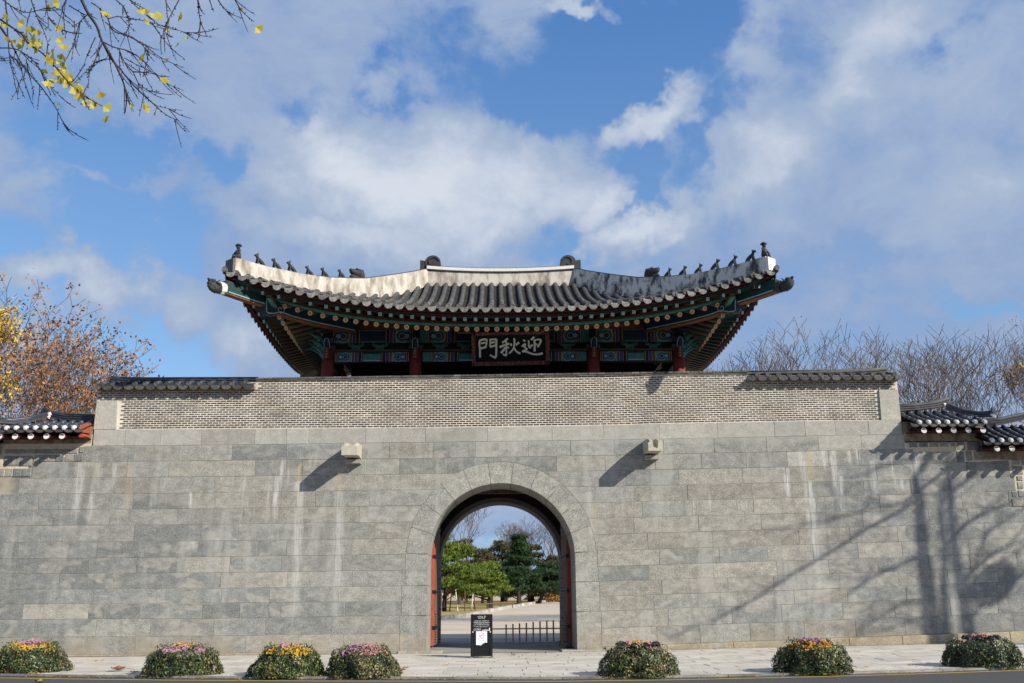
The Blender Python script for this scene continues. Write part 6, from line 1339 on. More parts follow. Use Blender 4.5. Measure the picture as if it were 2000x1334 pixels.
# far low buildings
def far_house(x0, x1, y, wall_h, top, lab, wm, bm, rm, base=.5):
    z = iz(y); root = empty('palace_building', ((x0 + x1) / 2, y, z), lab, 'building'); q = MB(); q.box(x0, x1, y, y + 5, z - .1, z + base); q.build('stone_base', bm, root)
    q = MB(); q.box(x0 + .1, x1 - .1, y + .1, y + 4.9, z + base, z + wall_h); q.build('wall', wm, root)
    n = int((x1 - x0) / 2.2)
    for i in range(n + 1): x = x0 + .15 + (x1 - x0 - .3) * i / max(1, n); q = MB(); q.box(x - .1, x + .1, y + .03, y + .2, z + base, z + wall_h); q.build('pillar', M_RED, root)
    q = MB(); q.box(x0 - .4, x1 + .4, y - .5, y + .0, z + wall_h, z + wall_h + .28); q.build('eave', M_RED, root)
    q = MB(); X0, X1 = x0 - .8, x1 + .8; za = z + wall_h + .25; zb = z + top
    q.add([(X0, y - .9, za), (X1, y - .9, za), (X1 - 1, y + 2.5, zb), (X0 + 1, y + 2.5, zb), (X1, y + 5.9, za), (X0, y + 5.9, za)], [(0, 1, 2, 3), (3, 2, 4, 5), (1, 4, 2), (0, 3, 5), (0, 5, 4, 1)]); q.build('roof', rm, root)
M_BRW = mat('far_brown_brick', (.24, .135, .085), (.17, .09, .06), 3, .9)
far_house(7.6, 14.5, 108, 1.75, 3.2, 'low palace building with a brown wall and white stone base at the path end', M_BRW, mat('pale_base_stone', (.62, .58, .52), (.5, .47, .42), 3, .9), M_TILE)
far_house(-9, 4.5, 112, 1.6, 3.0, 'pale cream palace building glimpsed between the pine trunks', mat('cream_wall', (.62, .55, .42), (.5, .44, .34), 2, .9), mat('pale_base', (.5, .48, .44), None, 3, .9), mat('pale_grey_roof', (.42, .42, .42), (.3, .3, .3), 3, .7))
root = empty('autumn_shrub', (6.4, 92, iz(92)), 'small golden shrub at the end of the path beyond the arch', 'shrub'); rg = np.random.default_rng(5); C = rg.normal(size=(900, 3)) * np.array([.7, .5, .35]) + np.array([6.4, 92, iz(92) + .6]); C[:, 2] = np.maximum(C[:, 2], iz(92) + .05); A, B_ = rnd_axes(rg, 900, .11)
q = MB(); quads(q, C, A, B_, rg.integers(0, 3, 900)); q.build('leaves', [LEAF['gold'], LEAF['orange'], LEAF['brown']], root, kind='stuff')
# litter line along the lawn
rg = np.random.default_rng(9); n = 1500; X = rg.uniform(-7, -1.2, n); Y = np.interp(-X, [-1, .4, 1.75, 3.4, 4.9, 7.5], [60, 50, 38.5, 30.9, 22, 10]) + rg.normal(size=n) * .5 + .7; C = np.stack([X, Y, .01 * np.maximum(0, Y - 10) + .02 + rg.random(n) * .03], 1); A, B_ = rnd_axes(rg, n, .07); A[:, 2] *= .3; B_[:, 2] *= .3
q = MB(); quads(q, C, A, B_, rg.integers(0, 3, n)); tag(q.build('leaf_litter', [LEAF['brown'], LEAF['rust'], LEAF['orange']]), 'brown leaf litter along the lawn edge beyond the arch', kind='stuff')
# person far down the path
def person(x, y):
    z = iz(y); root = empty('person', (x, y, z), 'person in white top and dark trousers walking at the far end of the path', 'person')
    J = {'pelvis': (0, 0, .92), 'chest': (0, .01, 1.25), 'neck': (0, .02, 1.42), 'headb': (0, .0, 1.5), 'head': (0, -.01, 1.62), 'lh': (-.09, 0, .88), 'lk': (-.10, -.14, .48), 'la': (-.10, -.16, .07), 'lt': (-.11, -.30, .03), 'rh': (.09, 0, .88), 'rk': (.10, .03, .48), 'ra': (.10, .22, .10), 'rt': (.10, .10, .03), 'ls': (-.18, .01, 1.36), 'le': (-.24, .08, 1.1), 'lw': (-.23, .0, .87), 'lf': (-.22, -.04, .78), 'rs': (.18, .01, 1.36), 're': (.23, .0, 1.1), 'rw': (.22, -.12, .89), 'rf': (.21, -.17, .81)}
    E = [('pelvis', 'chest'), ('chest', 'neck'), ('neck', 'headb'), ('headb', 'head'), ('pelvis', 'lh'), ('lh', 'lk'), ('lk', 'la'), ('la', 'lt'), ('pelvis', 'rh'), ('rh', 'rk'), ('rk', 'ra'), ('ra', 'rt'), ('chest', 'ls'), ('ls', 'le'), ('le', 'lw'), ('lw', 'lf'), ('chest', 'rs'), ('rs', 're'), ('re', 'rw'), ('rw', 'rf')]
    R_ = dict(pelvis=.13, chest=.15, neck=.055, headb=.075, head=.10, lh=.10, rh=.10, lk=.06, rk=.06, la=.045, ra=.045, lt=.04, rt=.04, ls=.07, rs=.07, le=.045, re=.045, lw=.032, rw=.032, lf=.025, rf=.025)
    names = list(J); me = bpy.data.meshes.new('body'); me.from_pydata([J[k] for k in names], [(names.index(a), names.index(b_)) for a, b_ in E], []); o = bpy.data.objects.new('body', me); COL.objects.link(o)
    md = o.modifiers.new('s', 'SKIN'); 
    if not me.skin_vertices: return
    for i, k in enumerate(names): me.skin_vertices[0].data[i].radius = (R_[k], R_[k]); me.skin_vertices[0].data[i].use_root = (k == 'pelvis')
    o.modifiers.new('ss', 'SUBSURF').levels = 1; dg = bpy.context.evaluated_depsgraph_get(); m2 = bpy.data.meshes.new_from_object(o.evaluated_get(dg)); bpy.data.objects.remove(o)
    for m_ in (flat('skin', (.45, .27, .19)), flat('white_top', (.75, .74, .72)), flat('dark_trousers', (.03, .03, .04)), flat('black_hair', (.012, .01, .01))): m2.materials.append(m_)
    for p in m2.polygons:
        c = p.center; p.use_smooth = True; p.material_index = 2 if c.z < .95 and abs(c.x) < .19 else (1 if .92 < c.z < 1.42 and not (c.z < 1.0 and abs(c.x) > .17) else (3 if c.z > 1.6 or (c.z > 1.52 and c.y > .02) else 0))
    place(m2, 'body', root, Matrix.Translation((x, y, z)))
try: person(8.75, 100)
except Exception as ex: print('person', ex)
# ---------------------------------------------------------------- street tree off to the right (its shadow falls on the wall)
def street_tree():
    tx = 23.2; root = empty('street_tree', (tx, -8.3, 0), 'bare many-stemmed street tree by the kerb right of the picture, shadowing the wall', 'tree'); rr_ = random.Random(8); segs = []
    PY = 8.3
    def up3(x, z, p): return Vector((x + 1.28 * p, -p, z + .87 * p))
    for i, L_ in enumerate(SHADOW):
        p0 = PY + rr_.uniform(-.7, .7); pts = [up3(x, z, p0 + rr_.uniform(-.1, .1)) for x, z in L_]; r0 = 1.08 * [.15, .12, .09, .06, .045, .04, .035, .055, .05, .045, .04, .04, .05, .05, .04, .03][i]
        for k, (a, b_) in enumerate(zip(pts, pts[1:])):
            n = len(pts) - 1; ra = r0 * (1 - .6 * k / n); rb = r0 * (1 - .6 * (k + 1) / n); segs.append((*a, *b_, ra, rb))
            if r0 < .13 or k > 1:
                for j in range(4):
                    q_ = a.lerp(b_, rr_.random()); dd = ((b_ - a).normalized() + Vector((rr_.uniform(-1, 1), rr_.uniform(-1, 1), rr_.uniform(-.3, 1))) * .9).normalized(); l = rr_.uniform(.25, .95); m_ = q_ + dd * l; segs.append((*q_, *m_, .014, .009))
                    for jj in range(2): d3 = (dd + Vector((rr_.uniform(-1, 1), rr_.uniform(-1, 1), rr_.uniform(-.5, 1))) * .7).normalized(); e = m_ + d3 * l * .7; segs.append((*m_, *e, .009, .006))
    for x, z, tgt, r0 in ((SHADOW[0][0][0], SHADOW[0][0][1], .4, .16), (SHADOW[1][0][0], SHADOW[1][0][1], .8, .13), (SHADOW[2][0][0], SHADOW[2][0][1], .5, .1)):
        a = up3(x, z, PY); segs.append((*a, tx + (a.x - tx) * .35, -8.3, 3.6, r0, r0 * 1.3)); segs.append((tx + (a.x - tx) * .35, -8.3, 3.6, tx, -8.3, 1.6, r0 * 1.3, r0 * 1.7))
    segs.append((tx, -8.3, 1.7, tx, -8.3, -.05, .28, .34))
    q = MB(); S = np.array(segs); seg_mesh(q, S[S[:, 6] > .06], 10); q.build('trunk', M_BARK, root, True); q = MB(); seg_mesh(q, S[S[:, 6] <= .06], 5); q.build('branches', M_TWIG, root)
    nest = empty('added_nest', (0, 0, 0), 'round twig nest added out of view in the street tree to cast a round shadow', 'nest'); c = np.array(up3(13.5, 1.68, PY)); nest.location = c; WORLD[nest.name] = Matrix.Translation(Vector(c))  # nest is invented and out of view; it casts the round wall shadow
    rg = np.random.default_rng(2); n = 2600; P = rg.normal(size=(n, 3)); P /= np.linalg.norm(P, axis=1, keepdims=True); P *= rg.uniform(.3, 1, (n, 1)) ** .4 * np.array([.40, .40, .46]); D = np.cross(P, rg.normal(size=(n, 3))); D /= np.linalg.norm(D, axis=1, keepdims=True); a = P + c - D * .2; b_ = P + c + D * .2
    q = MB(); seg_mesh(q, np.concatenate([a, b_, np.full((n, 1), .012), np.full((n, 1), .008)], 1), 3); q.build('twigs', M_TWIG, nest, kind='stuff')
street_tree()
# ---------------------------------------------------------------- ginkgo branches hanging in at the upper left
def ginkgo():
    root = empty('ginkgo_tree', (-9.6, -21.5, -.03), 'ginkgo with bare knobbly twigs and a few yellow leaves hanging in at the upper left', 'tree'); rr_ = random.Random(6)
    MBK = mat('knobbly_twig_bark', (.055, .04, .038), (.03, .022, .022), 30, .85)
    q = MB(); q.tube([(-9.6, -21.5, -.1), (-9.5, -21.5, 2.5), (-9.3, -21.4, 5), (-8.8, -21.2, 7.6), (-8.4, -21, 10)], [.26, .22, .19, .15, .08], 12); q.build('trunk', M_BARK, root, True)
    limb = [(-9.1, -21.3, 6.4), (-7.4, -21.0, 7.6), (-5.6, -20.8, 8.1), (-3.9, -20.6, 7.9), (-3.1, -20.5, 7.3), TWIGS[0][0]]
    q = MB(); q.tube(limb, [.10, .075, .055, .035, .02, .012], 8); q.tube([(-9.2, -21.35, 5.2), (-7.4, -21, 6.2), (-5.6, -20.7, 6.4), (-4.4, -20.6, 6.6)], [.09, .06, .035, .01], 8); q.tube([(-5.6, -20.8, 8.1), (-4.6, -20.6, 8.3), (-2.6, -20.5, 8.1), (-1.2, -20.5, 7.6)], [.05, .03, .02, .008], 6); q.build('limb', M_BARK, root, True)
    for i, T in enumerate(TWIGS):
        q = MB(); pts = [Vector(p) for p in catm3(T)]; n = len(pts); r0 = .013 if i == 0 else (.0085 if i in (7, 9, 6) else rr_.uniform(.0045, .0065)); R_ = [r0 * (1 - .65 * k / (n - 1)) for k in range(n)]; q.tube(pts, R_, 5)
        L = 0
        for k in range(n - 1):
            a, b_ = pts[k], pts[k + 1]; l = (b_ - a).length; L += l
            while L > .05:
                L -= .05; p = a.lerp(b_, rr_.random()); d = Vector((rr_.uniform(-1, 1), rr_.uniform(-1, 1), rr_.uniform(-1, 1))).normalized(); q.tube([p, p + d * .012, p + d * .019], [.0042, .0045, .0028], 4)
        # side twiglets
        for j in range(int(n * .25)):
            k = rr_.randint(1, n - 2); p = pts[k]; d = ((pts[k + 1] - p).normalized() + Vector((rr_.uniform(-1, 1), rr_.uniform(-.6, .6), rr_.uniform(-1, .2))) * .8).normalized(); e = p + d * rr_.uniform(.08, .26); q.tube([p, p.lerp(e, .5) + Vector((0, 0, -.01)), e], [.004, .0034, .0022], 4)
            for m_ in range(4): b0 = p.lerp(e, rr_.random()); dd = Vector((rr_.uniform(-1, 1), rr_.uniform(-1, 1), rr_.uniform(-1, 1))).normalized(); q.tube([b0, b0 + dd * .014], [.004, .003], 4)
        q.build('twig', MBK, root)
    # fan shaped leaf
    m, nt, N, K, b_ = nodes('ginkgo_leaf'); b_.inputs['Base Color'].default_value = (.62, .50, .06, 1); b_.inputs['Roughness'].default_value = .5; b_.inputs['Transmission Weight'].default_value = 0
    g = G(nt); oi = N.new('ShaderNodeObjectInfo'); c = g.ramp(oi.outputs['Random'], [(0, (.50, .42, .05)), (.5, (.66, .50, .05)), (1, (.55, .55, .12))]); K.new(c, b_.inputs['Base Color'])
    tl = N.new('ShaderNodeBsdfTranslucent'); K.new(c, tl.inputs[0]); ms = N.new('ShaderNodeMixShader'); ms.inputs[0].default_value = .45; K.new(b_.outputs[0], ms.inputs[1]); K.new(tl.outputs[0], ms.inputs[2]); K.new(ms.outputs[0], nt.nodes['Material Output'].inputs[0])
    q = MB(); P = [(0, 0, .004)]; n = 10
    for i in range(n + 1):
        a = math.radians(-62 + 124 * i / n); r_ = .062 * (1 + .06 * math.sin(i * 2.3)) * (.8 if i == n // 2 else 1); P.append((r_ * math.sin(a), .010 * math.cos(a * 3), -r_ * math.cos(a)))
    q.add(P, [(0, i, i + 1) for i in range(1, n + 1)]); q.tube([(0, 0, .045), (.004, 0, .02), (0, 0, 0)], .0016, 4); me = q.mesh('leaf', m)
    extra = [tuple(np.array(TWIGS[7][k]) * (1 - f) + np.array(TWIGS[7][k + 1]) * f + np.array([rr_.uniform(-.06, .06), rr_.uniform(-.1, .1), rr_.uniform(-.07, .05)])) for k in range(2, 9) for f in (.15, .5, .8)]
    for p in list(GINKGO_LEAVES) + extra:
        M = Matrix.Translation(p) @ Matrix.Rotation(rr_.uniform(-1.0, 1.0), 4, 'Z') @ Matrix.Rotation(rr_.uniform(-1.2, 1.2), 4, 'Y') @ Matrix.Rotation(rr_.uniform(-.5, .5), 4, 'X') @ Matrix.Scale(rr_.choice([.45, .6, .75, .85, .95]), 4); place(me, 'leaf', root, M)
def catm3(P, n=5):
    if len(P) < 3: return P
    Q = [P[0]] + list(P) + [P[-1]]; out = []
    for i in range(1, len(Q) - 2):
        for k in range(n):
            t = k / n; a, b_, c_, d = [np.array(Q[i + j], float) for j in (-1, 0, 1, 2)]; out.append(tuple(.5 * ((2 * b_) + (c_ - a) * t + (2 * a - 5 * b_ + 4 * c_ - d) * t * t + (3 * b_ - a - 3 * c_ + d) * t ** 3)))
    return out + [tuple(P[-1])]
ginkgo()
# ================================================================ flower mounds along the kerb
ML = [flat('ivy_leaf_dark', (.022, .042, .014), .45, .5), flat('ivy_leaf_mid', (.065, .10, .026), .45, .5), flat('ivy_leaf_light', (.18, .20, .05), .45, .5), flat('ivy_leaf_red', (.22, .10, .06), .5), flat('ivy_leaf_yellow', (.42, .34, .12), .5)]
MF_ = {'yellow': flat('yellow_flower', (.52, .31, .03)), 'pink': flat('pink_flower', (.42, .21, .30)), 'purple': flat('purple_flower', (.28, .13, .28)), 'amber': flat('amber_flower', (.55, .27, .035)), 'rose': flat('rosy_flower', (.40, .19, .18)), 'cabbage': flat('dark_cabbage_leaf', (.028, .045, .040)), 'plum': flat('plum_leaf', (.06, .022, .045))}
BL = [('ivy flower mound with yellow flowers round a lilac centre, cut by the left edge', ['yellow', 'pink'], [.5, .3, .12, .06, .02], .0, 'yl'), ('ivy flower mound with a pink ring round an amber centre, second from the left', ['pink', 'amber'], [.5, .3, .15, .03, .02], 0, 'ring'),
      ('ivy flower mound with bright yellow flowers round a pink centre, third from the left', ['yellow', 'pink'], [.45, .32, .17, .04, .02], 0, 'ring'), ('ivy flower mound topped half purple and half rosy, just left of the gate', ['purple', 'rose'], [.42, .3, .14, .11, .03], 0, 'half'),
      ('ivy mound with dark ornamental cabbages and an amber top, just right of the gate', ['pink', 'amber'], [.38, .28, .18, .06, .10], 0, 'cab'), ('ivy mound with small amber flowers round a purple tuft, second from the right', ['amber', 'purple'], [.5, .28, .14, .05, .03], 0, 'amb'), ('dark ivy mound with ornamental cabbages and a rosy tuft at the far right', ['rose', 'rose'], [.62, .28, .07, .01, .02], 0, 'cab2')]
for bi, (bx, by, bz, br, bh_) in enumerate(BEDS):
    lab, cols, pr, _, mode = BL[bi]; rg = np.random.default_rng(100 + bi); root = empty('flower_mound', (bx, by, bz), lab, 'flower bed', 'flower mounds along the kerb')
    H_ = bh_ - .11
    def surf(th, s):   # s 0 foot .. 1 centre top
        s = np.asarray(s); prof_r = np.where(s < .62, br * (1.03 - (.26 if bi in (2, 3, 4) else .16) * (s / .62) ** 1.6), br * (.77 if bi in (2, 3, 4) else .87) * np.sqrt(np.maximum(0, 1 - ((s - .62) / .38) ** 1.6))); prof_z = np.where(s < .62, H_ * .74 * (s / .62), H_ * (.74 + .26 * np.sin((s - .62) / .38 * math.pi / 2)))
        rip = 1 + .05 * np.sin(3 * th + bi) + .04 * np.sin(5 * th + 2 * bi) + .03 * np.sin(9 * th + bi * 3); return np.stack([bx + prof_r * rip * np.cos(th), by + prof_r * rip * np.sin(th), bz + prof_z], -1)
    q = MB(); nth, nsx = 28, 12; V = [tuple(surf(2 * math.pi * i / nth, j / nsx) * 1.0) for j in range(nsx + 1) for i in range(nth)]
    V = [(bx + (v[0] - bx) * .84, by + (v[1] - by) * .84, bz + (v[2] - bz) * .88) for v in V]; q.add(V, [(j * nth + i, j * nth + (i + 1) % nth, (j + 1) * nth + (i + 1) % nth, (j + 1) * nth + i) for j in range(nsx) for i in range(nth)]); q.build('soil_core', M_DARK, root)
    n = 9500; th = rg.uniform(0, 2 * math.pi, n); s = np.where(rg.random(n) < .72, rg.uniform(0, .62, n), rg.uniform(.62, 1, n)); C = surf(th, s); nrm = C - np.array([bx, by, bz + H_ * .3]); nrm /= np.linalg.norm(nrm, axis=1, keepdims=True); lump = np.array([noise.noise(Vector(c) * 4.5) for c in C])
    C += nrm * (lump[:, None] * .17 + rg.normal(size=(n, 1)) * .018); C[:, 2] = np.maximum(C[:, 2], bz + .01)
    A, B_ = rnd_axes(rg, n, .024, .019); 
    A -= nrm * (A * nrm).sum(1, keepdims=True) * .55; B_ -= nrm * (B_ * nrm).sum(1, keepdims=True) * .55
    reg = np.array([noise.noise(Vector(c) * 3.0 + Vector((bi * 7, 0, 0))) for c in C]); p = rg.random(n) - reg * .35; cum = np.cumsum(pr); mi = np.clip(np.searchsorted(cum, p), 0, 4)
    q = MB(); quads(q, C, A, B_, mi)
    # hanging wisps at the outline
    n2 = 500; th = rg.uniform(0, 6.28, n2); C = surf(th, rg.uniform(0, .7, n2)); C += (C - np.array([bx, by, bz])) * rg.uniform(.02, .09, (n2, 1)) * np.array([1, 1, .0]); A, B_ = rnd_axes(rg, n2, .022, .015); quads(q, C, A, B_, rg.choice(5, n2, p=pr))
    q.build('foliage', ML, root, kind='stuff')
    # flowers
    nf = 1500 if mode not in ('cab', 'cab2') else 700; rad = br * .64 * np.sqrt(rg.random(nf)) * (1 + .12 * np.sin(rg.random(nf) * 40)); th = rg.uniform(0, 6.28, nf); X = bx + rad * np.cos(th); Y = by + rad * np.sin(th); t = rad / (br * .64)
    Z = bz + H_ + .12 * (1 - t ** 2) - .045 + rg.normal(size=nf) * .02 + np.array([noise.noise(Vector((a * 6, b2 * 6, bi))) for a, b2 in zip(X, Y)]) * .05
    if mode == 'half': mi = (X > bx - .05 + rg.normal(size=nf) * .08).astype(int)
    elif mode == 'yl': mi = (rad < br * .42).astype(int)
    else: mi = (rad < br * .34).astype(int)
    if mode in ('cab', 'cab2'):
        k_ = rad < br * (.36 if mode == 'cab' else .26) if mode == 'cab2' else rad < br * .55; X, Y, Z, mi = X[k_], Y[k_], Z[k_] + .03, mi[k_]
        if mode == 'cab': mi = (np.abs(Y - by - .1) < .3).astype(int) * (np.hypot(X - bx, Y - by) < br * .34)
    C = np.stack([X, Y, Z], 1); m_ = len(C); fl = MB(); fs = .024
    for rot in range(2):
        A = np.tile([[fs, 0, 0]], (m_, 1)) + rg.normal(size=(m_, 3)) * .007; B_ = np.tile([[0, fs, 0.006]], (m_, 1)) + rg.normal(size=(m_, 3)) * .007
        if rot: A, B_ = (A + B_) * .7, np.tile([[0, .006, fs]], (m_, 1)) + rg.normal(size=(m_, 3)) * .006
        quads(fl, C + rg.normal(size=(m_, 3)) * .006, A, B_, mi)
    m3 = int(m_ * .5); C3 = np.stack([bx + br * .68 * np.sqrt(rg.random(m3)) * np.cos(rg.uniform(0, 6.28, m3)), by + br * .5 * rg.uniform(-1, 1, m3), bz + H_ + .04 + rg.normal(size=m3) * .035], 1); A, B_ = rnd_axes(rg, m3, .022, .015); lq = MB(); quads(lq, C3, A, B_, rg.choice(5, m3, p=[.4, .35, .15, .04, .06])); lq.build('crown_leaves', ML, root, kind='stuff')
    fl.build('flowers', [MF_[cols[0]], MF_[cols[1]]], root, kind='stuff')
    if mode in ('cab', 'cab2'):
        pos = [(.52, a) for a in np.linspace(0, 6.28, 11)[:-1]] if mode == 'cab' else [(.42, a) for a in np.linspace(0.2, 6.48, 9)[:-1]]
        for ri_, an in pos:
            px_, py_, pz_ = bx + br * ri_ * math.cos(an), by + br * ri_ * math.sin(an), bz + H_ + .045; c_ = MB(); m_ = 60; U = rg.uniform(0, 6.28, m_); e = rg.uniform(.1, 1.3, m_); d = np.stack([np.cos(U) * np.cos(e), np.sin(U) * np.cos(e), np.sin(e)], 1); C = np.array([[px_, py_, pz_]]) + d * rg.uniform(.03, .085, (m_, 1)); A = np.cross(d, np.array([[0, 0, 1.]])) * .035; B_ = np.cross(d, A); B_ = B_ / np.linalg.norm(B_, axis=1, keepdims=True) * .03
            quads(c_, C, A, B_, (rg.random(m_) < .35).astype(int)); c_.build('ornamental_cabbage', [MF_['cabbage'], MF_['plum']], root)
# fallen leaves: larger ones one by one, crumbs as litter
def leaf_me(name, r, m):
    q = MB(); n = 9; P = [(0, 0, .01)] + [(r * (1 if i % 2 else .62) * math.cos(i * 2 * math.pi / n), r * (1 if i % 2 else .62) * math.sin(i * 2 * math.pi / n), r * (.25 if i % 3 else .45)) for i in range(n)]; q.add(P, [(0, i + 1, (i + 1) % n + 1) for i in range(n)]); q.tube([(0, 0, .01), (-r, 0, .02), (-r * 1.5, .02, .01)], .003, 4); return q.mesh(name, m)
LM = [leaf_me('fallen_leaf', .11, LEAF['rust']), leaf_me('fallen_leaf', .085, LEAF['orange']), leaf_me('fallen_leaf', .09, flat('leaf_green_yellow', (.33, .33, .05))), leaf_me('fallen_leaf', .07, LEAF['gold'])]
FL = [(229, 1311, 0, 1.5, 'curled dark brown leaf lying alone on the pavement near the kerb')] + [(x, y, k, s, None) for x, y, k, s in ((30, 1314, 0, .9), (62, 1317, 3, .8), (100, 1307, 2, 1.2), (108, 1304, 2, 1.0), (121, 1303, 0, 1.0), (130, 1306, 0, .9), (240, 1280, 1, .9), (248, 1281, 0, .8), (262, 1315, 2, .8), (357, 1318, 2, 1.1), (370, 1316, 3, .9), (392, 1317, 2, 1.2), (414, 1313, 1, 1.0), (408, 1316, 1, .9), (428, 1310, 0, .8), (576, 1321, 1, .9), (783, 1312, 1, 1.2), (775, 1318, 0, 1.0), (790, 1307, 1, .9), (630, 1322, 2, .6), (1645, 1313, 1, 1.3), (1655, 1313, 3, 1.0), (1622, 1317, 1, .7), (1780, 1300, 3, .5), (1690, 1304, 3, .6), (1673, 1306, 3, .5), (78, 1330, 2, 1.0), (470, 1326, 1, .5), (1003, 1280, 0, .5), (872, 1300, 3, .5), (188, 1292, 3, .8), (200, 1291, 3, .7), (75, 1318, 3, .9))]
FLW = [(-8.17, -5.88), (-10.22, -6.03), (-9.66, -6.53), (-9.91, -5.02), (-10.04, -4.52), (-9.96, -4.36), (-9.63, -4.9), (-10.29, 0.33), (-10.08, 0.06), (-7.59, -6.53), (-6.43, -7.1), (-6.38, -6.84), (-6.1, -7.01), (-6.03, -6.46), (-5.97, -6.89), (-6.0, -6.03), (-4.08, -7.8), (-2.13, -6.86), (-2.13, -7.67), (-2.12, -6.13), (-3.51, -8.0), (6.13, -8.94), (6.21, -8.96), (5.78, -9.34), (7.91, -7.69), (6.91, -7.96), (6.67, -8.17), (-8.71, -8.3), (-4.99, -8.3), (0.24, -1.47), (-1.29, -5.13), (-9.97, -2.35), (-9.89, -2.16), (-9.45, -6.7)]
FALL = []
for (x, y, k, s, lab), (wx, wy) in zip(FL, FLW):
    o = place(LM[k], 'fallen_leaf', None, Matrix.Translation((wx, wy, gz(wx) + .006 + (ROADZ if wy < kerb_y(wx) else 0))) @ Matrix.Rotation(rr.uniform(0, 6.28), 4, 'Z') @ Matrix.Scale(s * 1.35, 4))
    FALL.append((o, k, wx, wy, lab))
BN = ['leftmost mound', 'pink and amber mound', 'yellow and pink mound', 'purple and rosy mound', 'amber topped cabbage mound', 'amber mound', 'far right mound']
ORD = ['', 'second ', 'third ', 'fourth ', 'fifth ', 'sixth ']; seen_ = {}
def where_(wx, bi): dx = wx - BEDS[bi][0]; return 'at the foot of' if abs(dx) < .75 else ('just right of' if 0 < dx < 1.6 else ('just left of' if -1.6 < dx < 0 else ('well right of' if dx > 0 else 'well left of')))
from collections import Counter
CN = Counter()
for o, k, wx, wy, lab in FALL:
    bi = min(range(7), key=lambda i: abs(BEDS[i][0] - wx)); CN[(k, where_(wx, bi), bi)] += 0 if lab else 1
DUP = {k for k, v in CN.items() if v > 1}
for o, k, wx, wy, lab in sorted(FALL, key=lambda t: t[2]):
    if lab: tag(o, lab, 'leaf'); continue
    bi = min(range(7), key=lambda i: abs(BEDS[i][0] - wx)); dx = wx - BEDS[bi][0]; where = 'at the foot of' if abs(dx) < .75 else ('just right of' if 0 < dx < 1.6 else ('just left of' if -1.6 < dx < 0 else ('well right of' if dx > 0 else 'well left of')))
    on = 'on the road edge' if wy < kerb_y(wx) else 'on the pavement'
    base = (k, where, bi); c_ = seen_.get(base, 0); seen_[base] = c_ + 1
    tag(o, '%s leaf %s the %s%s' % (['crumpled brown', 'curled orange', 'greenish yellow', 'small golden'][k], where, BN[bi], ', ' + ORD[min(c_, 5)] + 'from left' if c_ else ', leftmost' if (k, where, bi) in DUP else ''), 'leaf', 'fallen leaves along the kerb')
rg = np.random.default_rng(12); n = 1000; X = rg.uniform(-10, 10, n); Y = np.array([kerb_y(x) for x in X]) + np.abs(rg.normal(size=n)) * .5 * np.where(rg.random(n) < .5, 1, .3) - .15; C = np.stack([X, Y, np.array([gz(x) + (.016 if y > kerb_y(x) else ROADZ + .01) for x, y in zip(X, Y)])], 1); A, B_ = rnd_axes(rg, n, .022); A[:, 2] *= .2; B_[:, 2] *= .2
q = MB(); quads(q, C, A, B_, rg.integers(0, 3, n)); tag(q.build('leaf_crumbs', [LEAF['gold'], LEAF['brown'], LEAF['orange']]), 'scattered small yellow and brown leaf bits along the kerb', kind='stuff')
# ================================================================ information board in front of the gate
sg = empty('notice_board', (-.56, -2.35, 0), 'black standing notice board with white writing and a taped white no-entry sheet in the gateway', 'sign')
SX, SY, SW = -.56, -2.4, .54; ta = math.radians(8)
def sp_(u, v, d=0): return Vector((SX + u, SY - d + (v - .03) * math.sin(ta), .02 + v * math.cos(ta)))
q = MB(); 
def panel(q, u0, u1, v0, v1, d0, d1, mi=0):
    V = [sp_(u, v, d) for d in (d0, d1) for v in (v0, v1) for u in (u0, u1)]; q.add(V, [(0, 2, 3, 1), (4, 5, 7, 6), (0, 1, 5, 4), (2, 6, 7, 3), (0, 4, 6, 2), (1, 3, 7, 5)], mi)
panel(q, -.27, .27, .02, 1.02, 0, .02); q.build('panel', M_BLACK, sg)
q = MB(); q.box(SX - .27, SX + .27, SY + .30, SY + .32, .02, .92); q.build('rear_panel', M_BLACK, sg)
for s in (-1, 1):
    q = MB(); q.box(SX + s * .25 - .035, SX + s * .25 + .035, SY - .06, SY + .36, 0, .025); q.build('foot', mat('board_foot', (.25, .24, .2), None, 5), sg)
    q = MB(); panel(q, s * .235 - .018, s * .235 + .018, .02, .33, .02, .035); q.build('strut', M_IRON, sg)
    q = MB(); q.disc(sp_(s * .215, .595, .021), (0, -1, 0), .016, 10, h=.006); q.build('screw', M_WHITE, sg)
M_WT = flat('white_print', (.82, .82, .80))
def text(body, u, v, size, name, m=M_WT, align='CENTER', bold=.0, wid=None):
    cu = bpy.data.curves.new(name, 'FONT'); cu.body = body; cu.size = size; cu.align_x = align; cu.offset = bold; cu.resolution_u = 2
    o = bpy.data.objects.new(name, cu); COL.objects.link(o); dg = bpy.context.evaluated_depsgraph_get(); dg.update(); me = bpy.data.meshes.new_from_object(o.evaluated_get(dg)); bpy.data.objects.remove(o)
    me.materials.clear(); me.materials.append(m); p = sp_(u, v, .0275 if name == 'sheet_line' else .0225)
    xs_ = [v_.co.x for v_ in me.vertices]; k_ = (wid / (max(xs_) - min(xs_))) if wid and xs_ else 1.0
    M = Matrix.Translation(p) @ Matrix.Rotation(math.radians(90) - ta, 4, 'X') @ Matrix.Diagonal((k_, 1, 1, 1)); place(me, name, sg, M)
text("나오는 문", 0, .945, .045, 'heading', wid=.20); text("Exit Only", 0, .915, .034, 'heading', wid=.16)
for i, t_ in enumerate(("이곳은 나오는 전용문입니다", "경복궁을 관람하실 분은 매표소가", "있는 고궁박물관으로 입장하세요")): text(t_, .0, .848 - .040 * i, .030, 'notice_line', wid=(.36, .40, .37)[i])
